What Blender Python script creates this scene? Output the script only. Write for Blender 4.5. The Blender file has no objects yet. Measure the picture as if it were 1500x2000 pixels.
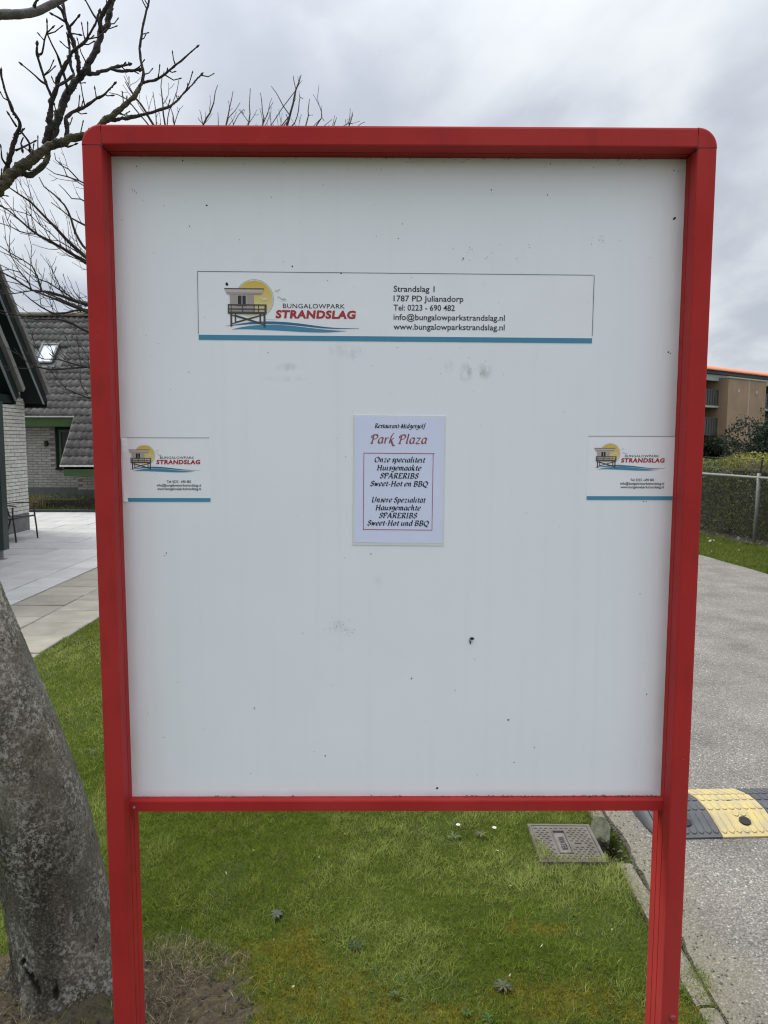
import bpy, bmesh, math, random
import numpy as np
from mathutils import Vector, Matrix, noise as mnoise

random.seed(7)
RNG = np.random.default_rng(11)
S = bpy.context.scene
COL = S.collection
PI = math.pi

# ---------------------------------------------------------------- camera
PITCH, ROLL = 0.09748, 0.002065
fw = Vector((0, math.cos(PITCH), -math.sin(PITCH)))
up0 = Vector((0, math.sin(PITCH), math.cos(PITCH)))
rt0 = Vector((1, 0, 0))
rt = rt0 * math.cos(ROLL) + up0 * math.sin(ROLL)
up = up0 * math.cos(ROLL) - rt0 * math.sin(ROLL)
cam_d = bpy.data.cameras.new('camera')
cam = bpy.data.objects.new('camera', cam_d)
COL.objects.link(cam)
cam.matrix_world = Matrix(((rt.x, up.x, -fw.x, 0), (rt.y, up.y, -fw.y, 0), (rt.z, up.z, -fw.z, 1.6), (0, 0, 0, 1)))
cam_d.sensor_fit = 'VERTICAL'
cam_d.sensor_height = 24
cam_d.sensor_width = 18
cam_d.lens = 1430 / 2000 * 24
cam_d.clip_start = 0.05
cam_d.clip_end = 2000
cam_d.dof.use_dof = True
cam_d.dof.focus_distance = 1.78
cam_d.dof.aperture_fstop = 9.0
S.camera = cam
S.render.resolution_x, S.render.resolution_y = 768, 1024
S.render.engine = 'CYCLES'
S.cycles.use_denoising = True
S.cycles.denoiser = 'OPENIMAGEDENOISE'
S.cycles.denoising_input_passes = 'RGB_ALBEDO_NORMAL'
S.cycles.denoising_prefilter = 'ACCURATE'
S.cycles.use_adaptive_sampling = False
S.cycles.filter_width = 1.15
S.cycles.max_bounces = 6
S.cycles.diffuse_bounces = 3

# ---------------------------------------------------------------- sky and sun
SUN_EL, SUN_AZ = math.radians(56), math.radians(303)      # azimuth from +Y clockwise: ahead of the camera and to its left, behind cloud
W = bpy.data.worlds.new('World')
S.world = W
W.use_nodes = True
nt = W.node_tree
nt.nodes.clear()
def wn(t, **k):
    n = nt.nodes.new(t)
    for a, b in k.items():
        setattr(n, a, b)
    return n
def lk(a, b):
    nt.links.new(a, b)
out = wn('ShaderNodeOutputWorld')
bg = wn('ShaderNodeBackground')
bg.inputs['Strength'].default_value = 0.1
lk(bg.outputs[0], out.inputs[0])
sky = wn('ShaderNodeTexSky', sky_type='NISHITA', sun_disc=False)
sky.sun_elevation = SUN_EL
sky.sun_rotation = SUN_AZ
tc = wn('ShaderNodeTexCoord')
sep = wn('ShaderNodeSeparateXYZ')
lk(tc.outputs['Generated'], sep.inputs[0])
def wmath(op, a, b=None, clamp=False):
    n = wn('ShaderNodeMath', operation=op, use_clamp=clamp)
    for i, v in enumerate((a, b)):
        if v is None:
            continue
        if isinstance(v, (int, float)):
            n.inputs[i].default_value = v
        else:
            lk(v, n.inputs[i])
    return n.outputs[0]
zc = wmath('MAXIMUM', sep.outputs['Z'], 0.0)
den = wmath('ADD', zc, 0.22)
comb = wn('ShaderNodeCombineXYZ')
lk(wmath('DIVIDE', sep.outputs['X'], den), comb.inputs[0])
lk(wmath('DIVIDE', sep.outputs['Y'], den), comb.inputs[1])
mp = wn('ShaderNodeMapping')
mp.inputs['Location'].default_value = (3.1, 1.7, 0)
mp.inputs['Rotation'].default_value = (0, 0, math.radians(-32))
mp.inputs['Scale'].default_value = (1.0, 0.62, 1)
lk(comb.outputs[0], mp.inputs[0])
n1 = wn('ShaderNodeTexNoise')
n1.inputs['Scale'].default_value = 2.5
n1.inputs['Detail'].default_value = 6.0
n1.inputs['Roughness'].default_value = 0.5
n1.inputs['Distortion'].default_value = 0.35
lk(mp.outputs[0], n1.inputs['Vector'])
rmp = wn('ShaderNodeValToRGB')
rmp.color_ramp.interpolation = 'B_SPLINE'
e = rmp.color_ramp.elements
e[0].position, e[0].color = 0.35, (0.50, 0.54, 0.615, 1)
e[1].position, e[1].color = 0.64, (0.84, 0.87, 0.89, 1)
m = e.new(0.50)
m.color = (0.685, 0.72, 0.775, 1)
lk(n1.outputs['Fac'], rmp.inputs[0])
# an overcast sky grows brighter towards the zenith
# and brighter round the hidden sun
sd = Vector((math.sin(SUN_AZ) * math.cos(SUN_EL), math.cos(SUN_AZ) * math.cos(SUN_EL), math.sin(SUN_EL)))
dt = wn('ShaderNodeVectorMath', operation='DOT_PRODUCT')
lk(tc.outputs['Generated'], dt.inputs[0])
dt.inputs[1].default_value = sd
glow = wmath('MULTIPLY', wmath('POWER', wmath('MAXIMUM', dt.outputs['Value'], 0.0), 5.0), 0.22)
gain = wmath('ADD', wmath('ADD', wmath('MULTIPLY', wmath('POWER', zc, 4.0), 1.85), 0.492), glow)
gain10 = wmath('MULTIPLY', gain, 10.0)
vm = wn('ShaderNodeVectorMath', operation='SCALE')
lk(rmp.outputs[0], vm.inputs[0])
lk(gain10, vm.inputs['Scale'])
mx = wn('ShaderNodeMix', data_type='RGBA')
mx.inputs['Factor'].default_value = 0.95
lk(sky.outputs[0], mx.inputs['A'])
lk(vm.outputs[0], mx.inputs['B'])
lk(mx.outputs['Result'], bg.inputs['Color'])

sl = bpy.data.lights.new('sun', 'SUN')
sl.energy = 1.5
sl.angle = math.radians(26)
sl.color = (1, 0.965, 0.91)
so = bpy.data.objects.new('sun', sl)
COL.objects.link(so)
sd = Vector((math.sin(SUN_AZ) * math.cos(SUN_EL), math.cos(SUN_AZ) * math.cos(SUN_EL), math.sin(SUN_EL)))
so.rotation_euler = sd.to_track_quat('Z', 'Y').to_euler()
so.location = sd * 30
S.view_settings.view_transform = 'Standard'
S.view_settings.look = 'None'
S.view_settings.gamma = 1
S.view_settings.exposure = 0.97

# ---------------------------------------------------------------- helpers
class MB:
    """collects faces; build() links them as one mesh object"""
    def __init__(s):
        s.v, s.f, s.m, s.c = [], [], [], []
    def add(s, vs, fs, mi=0, col=None):
        o = len(s.v)
        s.v += [tuple(x) for x in vs]
        for q in fs:
            s.f.append(tuple(o + i for i in q))
            s.m.append(mi)
            s.c.append(col)
        return s
    def box(s, a, b, mi=0, rot=None, piv=None, col=None):
        (x0, y0, z0), (x1, y1, z1) = a, b
        vs = [(x0, y0, z0), (x1, y0, z0), (x1, y1, z0), (x0, y1, z0), (x0, y0, z1), (x1, y0, z1), (x1, y1, z1), (x0, y1, z1)]
        if rot is not None:
            p = Vector(piv) if piv is not None else (Vector(a) + Vector(b)) / 2
            vs = [tuple(rot @ (Vector(v) - p) + p) for v in vs]
        return s.add(vs, [(0, 3, 2, 1), (4, 5, 6, 7), (0, 1, 5, 4), (1, 2, 6, 5), (2, 3, 7, 6), (3, 0, 4, 7)], mi, col)
    def prism(s, poly, fn, h0, h1, mi=0, caps=True):
        """polygon poly swept from h0 to h1; fn(p, h) -> xyz"""
        n = len(poly)
        vs = [fn(p, h0) for p in poly] + [fn(p, h1) for p in poly]
        fs = [(i, (i + 1) % n, n + (i + 1) % n, n + i) for i in range(n)]
        if caps:
            fs += [tuple(range(n))[::-1], tuple(range(n, 2 * n))]
        return s.add(vs, fs, mi)
    def tube(s, pts, n=8, mi=0, cap=True, bump=0.0, seed=0):
        """pts: (x, y, z, r)"""
        P = [Vector(p[:3]) for p in pts]
        R = [p[3] for p in pts]
        k = len(P)
        t0 = (P[1] - P[0]).normalized()
        ref = Vector((0, 0, 1)) if abs(t0.z) < 0.9 else Vector((1, 0, 0))
        nx = t0.cross(ref).normalized()
        vs = []
        for i in range(k):
            t = (P[min(i + 1, k - 1)] - P[max(i - 1, 0)])
            t = t.normalized() if t.length > 1e-9 else t0
            nx = (nx - t * nx.dot(t))
            nx = nx.normalized() if nx.length > 1e-9 else t.orthogonal().normalized()
            ny = t.cross(nx)
            for j in range(n):
                a = 2 * PI * j / n
                d = nx * math.cos(a) + ny * math.sin(a)
                r = R[i]
                if bump:
                    q = P[i] + d * r
                    r *= 1 + bump * mnoise.noise(q * 60 + Vector((seed, 0, 0))) + bump * 0.7 * mnoise.noise(q * 150 + Vector((seed, 0, 0)))
                vs.append(P[i] + d * r)
        fs = [(i * n + j, i * n + (j + 1) % n, (i + 1) * n + (j + 1) % n, (i + 1) * n + j) for i in range(k - 1) for j in range(n)]
        if cap:
            fs += [tuple(range(n))[::-1], tuple(range((k - 1) * n, k * n))]
        return s.add(vs, fs, mi)
    def build(s, name, mats, parent=None, origin=(0, 0, 0), smooth=False, recalc=True):
        me = bpy.data.meshes.new(name)
        o = Vector(origin)
        me.from_pydata([tuple(Vector(v) - o) for v in s.v], [], s.f)
        if not isinstance(mats, (list, tuple)):
            mats = [mats]
        for mt in mats:
            me.materials.append(mt)
        if len(mats) > 1:
            me.polygons.foreach_set('material_index', s.m)
        if any(c is not None for c in s.c):
            at = me.color_attributes.new('tint', 'FLOAT_COLOR', 'CORNER')
            arr = []
            for q, c in zip(s.f, s.c):
                arr += list((c or (1, 1, 1)) + (1,)) * len(q)
            at.data.foreach_set('color', arr)
        if recalc:
            bm = bmesh.new()
            bm.from_mesh(me)
            bmesh.ops.recalc_face_normals(bm, faces=bm.faces)
            bm.to_mesh(me)
            bm.free()
        if smooth:
            me.polygons.foreach_set('use_smooth', [True] * len(me.polygons))
        return link(name, me, parent, (0, 0, 0) if parent is not None else origin)

def link(name, me, parent=None, loc=(0, 0, 0)):
    ob = bpy.data.objects.new(name, me)
    COL.objects.link(ob)
    ob.location = loc
    if parent is not None:
        ob.parent = parent
    return ob

def tag(o, label=None, cat=None, group=None, kind=None):
    for k, v in (('label', label), ('category', cat), ('group', group), ('kind', kind)):
        if v:
            o[k] = v
    return o

def thing(name, label, cat, loc=(0, 0, 0), rz=0.0, group=None):
    o = bpy.data.objects.new(name, None)
    COL.objects.link(o)
    o.location = loc
    o.rotation_euler = (0, 0, rz)
    o.empty_display_size = 0.1
    return tag(o, label, cat, group)

def npmesh(name, V, F, mat, cols=None, parent=None, smooth=False):
    """V (n,3), F (m,k) arrays, cols (n,3) point colours"""
    me = bpy.data.meshes.new(name)
    V = np.asarray(V, np.float32)
    F = np.asarray(F, np.int32)
    k = F.shape[1]
    me.vertices.add(len(V))
    me.vertices.foreach_set('co', V.ravel())
    me.loops.add(F.size)
    me.loops.foreach_set('vertex_index', F.ravel())
    me.polygons.add(len(F))
    me.polygons.foreach_set('loop_start', np.arange(0, F.size, k, dtype=np.int32))
    me.update(calc_edges=True)
    me.validate()
    if cols is not None:
        at = me.color_attributes.new('tint', 'FLOAT_COLOR', 'POINT')
        c4 = np.ones((len(V), 4), np.float32)
        c4[:, :3] = cols
        at.data.foreach_set('color', c4.ravel())
    if smooth:
        me.polygons.foreach_set('use_smooth', np.ones(len(F), bool))
    me.materials.append(mat)
    return link(name, me, parent)

def vnoise(x, y, seed=0):
    """smooth 2-D value noise in 0..1"""
    r = np.random.default_rng(seed).random((256, 256))
    x = np.asarray(x, float) + 1000
    y = np.asarray(y, float) + 1000
    xi, yi = np.floor(x).astype(int), np.floor(y).astype(int)
    fx, fy = x - xi, y - yi
    fx, fy = fx * fx * (3 - 2 * fx), fy * fy * (3 - 2 * fy)
    g = lambda a, b: r[a % 256, b % 256]
    return (g(xi, yi) * (1 - fx) + g(xi + 1, yi) * fx) * (1 - fy) + (g(xi, yi + 1) * (1 - fx) + g(xi + 1, yi + 1) * fx) * fy

def smooth_path(pts, step):
    """Catmull-Rom resampling of (x, y, z, r) points"""
    P = [np.array(p, float) for p in pts]
    if len(P) < 3:
        P = [P[0], (P[0] + P[1]) / 2, P[-1]]
    Q = [2 * P[0] - P[1]] + P + [2 * P[-1] - P[-2]]
    o = []
    for i in range(1, len(Q) - 2):
        a, b, c, d = Q[i - 1:i + 3]
        n = max(1, int(np.linalg.norm(c[:3] - b[:3]) / step))
        for k in range(n):
            t = k / n
            o.append(0.5 * (2 * b + (c - a) * t + (2 * a - 5 * b + 4 * c - d) * t * t + (3 * b - a - 3 * c + d) * t ** 3))
    o.append(P[-1])
    for q in o:
        q[3] = max(q[3], 0.0006)
    return o

# ---------------------------------------------------------------- materials
def M(name, base, rough=0.6, var=0.0, scale=6.0, col2=None, bump=0.0, bscale=60.0, spec=0.5, metal=0.0, rnd=0.0, attr=False, detail=5.0, stretch=None, coat=0.0):
    """principled material: colour mixed towards col2 by noise, per-object random value, fine relief"""
    mt = bpy.data.materials.new(name)
    mt.use_nodes = True
    t = mt.node_tree
    b = t.nodes['Principled BSDF']
    b.inputs['Roughness'].default_value = rough
    b.inputs['Specular IOR Level'].default_value = spec
    b.inputs['Metallic'].default_value = metal
    b.inputs['Coat Weight'].default_value = coat
    b.inputs['Base Color'].default_value = (*base, 1)
    N = t.nodes.new
    L = t.links.new
    src = None
    tcn = N('ShaderNodeTexCoord')
    vec = tcn.outputs['Object']
    oi = N('ShaderNodeObjectInfo')
    if rnd:
        ad = N('ShaderNodeVectorMath')
        ad.operation = 'ADD'
        cb = N('ShaderNodeCombineXYZ')
        ml = N('ShaderNodeMath')
        ml.operation = 'MULTIPLY'
        ml.inputs[1].default_value = 37.0
        L(oi.outputs['Random'], ml.inputs[0])
        L(ml.outputs[0], cb.inputs[0])
        L(ml.outputs[0], cb.inputs[1])
        L(vec, ad.inputs[0])
        L(cb.outputs[0], ad.inputs[1])
        vec = ad.outputs[0]
    if stretch:
        mpn = N('ShaderNodeMapping')
        mpn.inputs['Scale'].default_value = stretch
        L(vec, mpn.inputs[0])
        vec = mpn.outputs[0]
    if attr:
        an = N('ShaderNodeAttribute')
        an.attribute_name = 'tint'
        src = an.outputs['Color']
    if var or col2:
        nz = N('ShaderNodeTexNoise')
        nz.inputs['Scale'].default_value = scale
        nz.inputs['Detail'].default_value = detail
        nz.inputs['Roughness'].default_value = 0.6
        L(vec, nz.inputs['Vector'])
        mr = N('ShaderNodeMapRange')
        mr.inputs['From Min'].default_value = 0.32
        mr.inputs['From Max'].default_value = 0.68
        L(nz.outputs['Fac'], mr.inputs['Value'])
        mxn = N('ShaderNodeMix')
        mxn.data_type = 'RGBA'
        L(mr.outputs[0], mxn.inputs['Factor'])
        if attr:
            d = N('ShaderNodeMix')
            d.data_type = 'RGBA'
            d.blend_type = 'MULTIPLY'
            d.inputs['Factor'].default_value = 1
            L(src, d.inputs['A'])
            d.inputs['B'].default_value = (1 - var, 1 - var, 1 - var, 1)
            L(src, mxn.inputs['A'])
            L(d.outputs['Result'], mxn.inputs['B'])
        else:
            mxn.inputs['A'].default_value = (*base, 1)
            c2 = col2 if col2 else tuple(c * (1 - var) for c in base)
            mxn.inputs['B'].default_value = (*c2, 1)
        src = mxn.outputs['Result']
    if rnd:
        hsv = N('ShaderNodeHueSaturation')
        mr2 = N('ShaderNodeMapRange')
        mr2.inputs['To Min'].default_value = 1 - rnd
        mr2.inputs['To Max'].default_value = 1 + rnd
        L(oi.outputs['Random'], mr2.inputs['Value'])
        L(mr2.outputs[0], hsv.inputs['Value'])
        if src:
            L(src, hsv.inputs['Color'])
        else:
            hsv.inputs['Color'].default_value = (*base, 1)
        src = hsv.outputs[0]
    if src:
        L(src, b.inputs['Base Color'])
    if bump:
        nb = N('ShaderNodeTexNoise')
        nb.inputs['Scale'].default_value = bscale
        nb.inputs['Detail'].default_value = 4
        L(vec, nb.inputs['Vector'])
        bn = N('ShaderNodeBump')
        bn.inputs['Strength'].default_value = bump
        bn.inputs['Distance'].default_value = 0.01
        L(nb.outputs['Fac'], bn.inputs['Height'])
        L(bn.outputs[0], b.inputs['Normal'])
    return mt

RED = (0.42, 0.032, 0.032)
MT = dict(
    red=M('red_lacquer', RED, 0.5, 0.16, 5, spec=0.08),
    red_dirt=M('joint_dirt', (0.10, 0.045, 0.03), 0.9, 0.4, 60),
    bolt=M('bolt_metal', (0.38, 0.06, 0.06), 0.5, 0.4, 80),
    screw=M('screw_zinc', (0.35, 0.28, 0.2), 0.5, 0.5, 200),
    vinyl=M('vinyl_white', (0.88, 0.89, 0.95), 0.38, 0.05, 6),
    pouch=M('laminate_rim', (0.72, 0.75, 0.74), 0.3, 0.05, 20),
    paper=M('paper_bluish', (0.72, 0.76, 0.99), 0.45, 0.04, 7),
    ink=M('ink_print', (1, 1, 1), 0.4, attr=True),
    speck=M('dirt_speck', (0.02, 0.02, 0.018), 0.9),
    wing=M('insect_wing', (0.03, 0.03, 0.03), 0.5),
    moss=M('moss_crumb', (0.06, 0.05, 0.02), 0.95, 0.5, 90),
    slab=M('concrete_slab', (0.27, 0.25, 0.205), 0.9, 0.3, 3.5, bump=0.25, bscale=90, rnd=0.13),
    patio=M('patio_tile', (0.41, 0.402, 0.39), 0.6, 0.22, 2.2, bump=0.08, bscale=40, rnd=0.06),
    kerb=M('kerb_concrete', (0.120, 0.116, 0.092), 0.95, 0.0, 11, col2=(0.05, 0.056, 0.026), bump=0.5, bscale=60, rnd=0.1),
    dark_kerb=M('dark_kerb', (0.05, 0.058, 0.062), 0.8, 0.3, 8),
    brick=M('brick_pale', (0.56, 0.545, 0.50), 0.85, 0.25, 12, bump=0.5, bscale=70, rnd=0.10),
    brick2=M('brick_grey', (0.42, 0.41, 0.37), 0.85, 0.25, 12, bump=0.4, bscale=70, rnd=0.10),
    mortar=M('mortar_dark', (0.21, 0.205, 0.19), 0.95, 0.3, 20),
    plinth=M('plinth_grey', (0.15, 0.15, 0.145), 0.9, 0.3, 9, bump=0.3),
    tile=M('roof_tile', (0.165, 0.158, 0.148), 0.85, 0.0, 7, col2=(0.075, 0.072, 0.068), bump=0.3, bscale=50, rnd=0.22),
    verge=M('verge_tile', (0.19, 0.185, 0.175), 0.8, 0.3, 9, rnd=0.12),
    ridge=M('ridge_mossy', (0.12, 0.105, 0.055), 0.9, 0.0, 7, col2=(0.07, 0.068, 0.06), bump=0.4, rnd=0.15),
    dark_green=M('dark_green_paint', (0.007, 0.014, 0.014), 0.6, 0.2, 4, spec=0.15),
    post_green=M('post_green_paint', (0.024, 0.036, 0.035), 0.4, 0.2, 4),
    green=M('green_paint', (0.05, 0.10, 0.032), 0.45, 0.25, 4),
    white=M('white_trim', (0.72, 0.72, 0.68), 0.5, 0.15, 6),
    zinc=M('zinc_strip', (0.36, 0.38, 0.38), 0.45, 0.2, 9),
    lead=M('flashing_grey', (0.06, 0.062, 0.064), 0.6, 0.2, 9),
    black=M('black_metal', (0.016, 0.017, 0.018), 0.4, 0.2, 20),
    sling=M('sling_fabric', (0.06, 0.068, 0.075), 0.8, 0.2, 60),
    bark_far=M('twig_bark', (0.036, 0.030, 0.028), 0.9, 0.3, 30),
    branch=M('branch_bark', (0.046, 0.040, 0.035), 0.9, 0.0, 16, col2=(0.02, 0.0175, 0.017), bump=0.9, bscale=150, detail=7),
    mossy=M('branch_lichen', (0.085, 0.076, 0.035), 0.95, 0.0, 30, col2=(0.022, 0.019, 0.015), bump=1.0, bscale=130, detail=7),
    limb=M('limb_bark', (0.15, 0.145, 0.14), 0.85, 0.0, 20, col2=(0.045, 0.043, 0.042), bump=0.5, bscale=120, detail=7),
    leaf=M('leaf_colour', (1, 1, 1), 0.6, attr=True, spec=0.15),
    grass=M('grass_blade', (1, 1, 1), 0.75, attr=True, spec=0.04),
    straw=M('dead_straw', (1, 1, 1), 0.7, attr=True, spec=0.2),
    galv=M('galvanised', (0.21, 0.22, 0.195), 0.5, 0.35, 15),
    wire=M('fence_wire', (0.075, 0.085, 0.06), 0.6),
    iron=M('cast_cover', (0.135, 0.117, 0.104), 0.9, 0.0, 14, col2=(0.085, 0.077, 0.063), bump=0.3, bscale=130),
    iron_dark=M('hole_shade_lettering', (0.018, 0.016, 0.015), 0.9),  # near-black: painted shade for slot and bolt holes, also the letters' colour
    plate=M('name_plate', (0.15, 0.135, 0.125), 0.7, 0.3, 30),
    rubber=M('rubber_black', (0.048, 0.051, 0.056), 0.7, 0.0, 9, col2=(0.075, 0.078, 0.08), bump=0.2, bscale=160),
    yellow=M('rubber_yellow', (0.47, 0.37, 0.145), 0.9, 0.0, 16, col2=(0.33, 0.285, 0.175), bump=0.2, bscale=160),
    orange=M('orange_tiles', (0.62, 0.215, 0.105), 0.8, 0.2, 1.2),
    fascia=M('fascia_grey', (0.42, 0.43, 0.43), 0.6, 0.1, 1),
    brown=M('brown_brickwork', (0.37, 0.25, 0.165), 0.9, 0.2, 0.8, bump=0.2, bscale=4),
    brown_joint=M('pier_joint', (0.42, 0.33, 0.26), 0.9),
    bld_dark=M('recess_shade', (0.03, 0.032, 0.035), 0.7, 0.3, 1),  # near-black wall: shade of the balcony recesses put into its colour
    rail_grey=M('balcony_rail', (0.075, 0.08, 0.085), 0.6),
    petal=M('daisy_petal', (0.85, 0.85, 0.85), 0.6),
    disc=M('daisy_disc', (0.6, 0.42, 0.05), 0.7),
    soil=M('soil_clod', (0.045, 0.036, 0.028), 0.95, 0.4, 30, bump=0.5),
)

def glass(name, tint, rough=0.06):
    mt = M(name, tint, rough, spec=0.9)
    return mt
MT['pane'] = glass('window_glass', (0.02, 0.03, 0.03))
MT['skylight'] = glass('skylight_sky_reflection', (0.55, 0.58, 0.62), 0.05)  # pale base colour paints a sky reflection into the pane

# panel: white sheet with faint rubbed smudges and grime along its edges
def panel_material():
    mt = M('panel_white', (0.86, 0.885, 0.945), 0.5, 0.05, 1.6, spec=0.4)
    t = mt.node_tree
    N, L = t.nodes.new, t.links.new
    b = t.nodes['Principled BSDF']
    src = b.inputs['Base Color'].links[0].from_socket
    tcn = N('ShaderNodeTexCoord')
    nz = N('ShaderNodeTexNoise')
    nz.inputs['Scale'].default_value = 70
    nz.inputs['Detail'].default_value = 6
    mpn = N('ShaderNodeMapping')
    mpn.inputs['Scale'].default_value = (1, 1, 0.5)
    L(tcn.outputs['Object'], mpn.inputs[0])
    L(mpn.outputs[0], nz.inputs['Vector'])
    acc = None
    # centre u, z, half sizes, weight
    for u, z, a, c, w in ((0.159, 1.760, 0.016, 0.022, 0.75), (0.203, 1.764, 0.018, 0.020, 0.7), (0.118, 1.775, 0.012, 0.018, 0.3), (-0.265, 1.772, 0.03, 0.010, 0.45),
                          (-0.126, 1.811, 0.045, 0.018, 0.28), (-0.112, 1.80, 0.012, 0.012, 0.3), (-0.27, 1.745, 0.06, 0.008, 0.2), (-0.147, 1.144, 0.025, 0.02, 0.25), (-0.05, 1.255, 0.014, 0.02, 0.16), (-0.31, 1.81, 0.003, 0.016, 0.3)):
        s1 = N('ShaderNodeVectorMath')
        s1.operation = 'SUBTRACT'
        s1.inputs[1].default_value = (u, 0, z)
        L(tcn.outputs['Object'], s1.inputs[0])
        s2 = N('ShaderNodeVectorMath')
        s2.operation = 'DIVIDE'
        s2.inputs[1].default_value = (a, 1, c)
        L(s1.outputs[0], s2.inputs[0])
        ln = N('ShaderNodeVectorMath')
        ln.operation = 'LENGTH'
        L(s2.outputs[0], ln.inputs[0])
        mr = N('ShaderNodeMapRange')
        mr.interpolation_type = 'SMOOTHSTEP'
        mr.inputs['From Min'].default_value = 0.2
        mr.inputs['From Max'].default_value = 1.3
        mr.inputs['To Min'].default_value = w
        mr.inputs['To Max'].default_value = 0.0
        L(ln.outputs['Value'], mr.inputs['Value'])
        if acc is None:
            acc = mr.outputs[0]
        else:
            mm = N('ShaderNodeMath')
            mm.operation = 'MAXIMUM'
            L(acc, mm.inputs[0])
            L(mr.outputs[0], mm.inputs[1])
            acc = mm.outputs[0]
    mr = N('ShaderNodeMapRange')
    mr.inputs['From Min'].default_value = 0.38
    mr.inputs['From Max'].default_value = 0.62
    L(nz.outputs['Fac'], mr.inputs['Value'])
    mu = N('ShaderNodeMath')
    mu.operation = 'MULTIPLY'
    L(acc, mu.inputs[0])
    L(mr.outputs[0], mu.inputs[1])
    mxn = N('ShaderNodeMix')
    mxn.data_type = 'RGBA'
    L(mu.outputs[0], mxn.inputs['Factor'])
    L(src, mxn.inputs['A'])
    mxn.inputs['B'].default_value = (0.42, 0.43, 0.42, 1)
    # grime rubbed in along the edges of the sheet
    sp = N('ShaderNodeSeparateXYZ')
    L(tcn.outputs['Object'], sp.inputs[0])
    ed = None
    for sock, edge, sign in (('X', 0.665, 1), ('X', -0.665, -1), ('Z', 2.2456, 1), ('Z', 0.7117, -1)):
        q = N('ShaderNodeMapRange')
        q.interpolation_type = 'SMOOTHSTEP'
        q.inputs['From Min'].default_value = edge - sign * (0.035 if sock == 'X' else 0.022)
        q.inputs['From Max'].default_value = edge
        L(sp.outputs[sock], q.inputs['Value'])
        if ed is None:
            ed = q.outputs[0]
        else:
            mm = N('ShaderNodeMath')
            mm.operation = 'MAXIMUM'
            L(ed, mm.inputs[0])
            L(q.outputs[0], mm.inputs[1])
            ed = mm.outputs[0]
    n2 = N('ShaderNodeTexNoise')
    n2.inputs['Scale'].default_value = 9
    n2.inputs['Detail'].default_value = 7
    L(tcn.outputs['Object'], n2.inputs['Vector'])
    mu2 = N('ShaderNodeMath')
    mu2.operation = 'MULTIPLY'
    L(ed, mu2.inputs[0])
    L(n2.outputs['Fac'], mu2.inputs[1])
    mu3 = N('ShaderNodeMath')
    mu3.operation = 'MULTIPLY'
    mu3.inputs[1].default_value = 0.55
    L(mu2.outputs[0], mu3.inputs[0])
    mx2 = N('ShaderNodeMix')
    mx2.data_type = 'RGBA'
    L(mu3.outputs[0], mx2.inputs['Factor'])
    L(mxn.outputs['Result'], mx2.inputs['A'])
    mx2.inputs['B'].default_value = (0.33, 0.33, 0.29, 1)
    mp3 = N('ShaderNodeMapping')
    mp3.inputs['Scale'].default_value = (38, 1, 0.9)
    L(tcn.outputs['Object'], mp3.inputs[0])
    n3 = N('ShaderNodeTexNoise')
    n3.inputs['Scale'].default_value = 1.0
    n3.inputs['Detail'].default_value = 5
    L(mp3.outputs[0], n3.inputs['Vector'])
    q3 = N('ShaderNodeMapRange')
    q3.inputs['From Min'].default_value = 0.52
    q3.inputs['From Max'].default_value = 0.75
    q3.inputs['To Max'].default_value = 0.07
    L(n3.outputs['Fac'], q3.inputs['Value'])
    mx3 = N('ShaderNodeMix')
    mx3.data_type = 'RGBA'
    L(q3.outputs[0], mx3.inputs['Factor'])
    L(mx2.outputs['Result'], mx3.inputs['A'])
    mx3.inputs['B'].default_value = (0.58, 0.60, 0.60, 1)
    L(mx3.outputs['Result'], b.inputs['Base Color'])
    return mt
MT['panel'] = panel_material()

def weather_red(mt):
    t = mt.node_tree
    N, L = t.nodes.new, t.links.new
    b = t.nodes['Principled BSDF']
    src = b.inputs['Base Color'].links[0].from_socket
    tcn = N('ShaderNodeTexCoord')
    for scale, st, lo, hi, amt, col in ((2.2, (1, 1, 0.5), 0.46, 0.68, 0.30, (0.46, 0.075, 0.068)), (26, (1, 1, 0.25), 0.56, 0.74, 0.35, (0.20, 0.03, 0.026)), (240, (1, 1, 1), 0.70, 0.74, 0.5, (0.50, 0.20, 0.17))):
        mpn = N('ShaderNodeMapping')
        mpn.inputs['Scale'].default_value = st
        L(tcn.outputs['Object'], mpn.inputs[0])
        n = N('ShaderNodeTexNoise')
        n.inputs['Scale'].default_value = scale
        n.inputs['Detail'].default_value = 5
        L(mpn.outputs[0], n.inputs['Vector'])
        q = N('ShaderNodeMapRange')
        q.inputs['From Min'].default_value = lo
        q.inputs['From Max'].default_value = hi
        q.inputs['To Max'].default_value = amt
        L(n.outputs['Fac'], q.inputs['Value'])
        m_ = N('ShaderNodeMix')
        m_.data_type = 'RGBA'
        L(q.outputs[0], m_.inputs['Factor'])
        L(src, m_.inputs['A'])
        m_.inputs['B'].default_value = (*col, 1)
        src = m_.outputs['Result']
    L(src, b.inputs['Base Color'])
weather_red(MT['red'])

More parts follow.
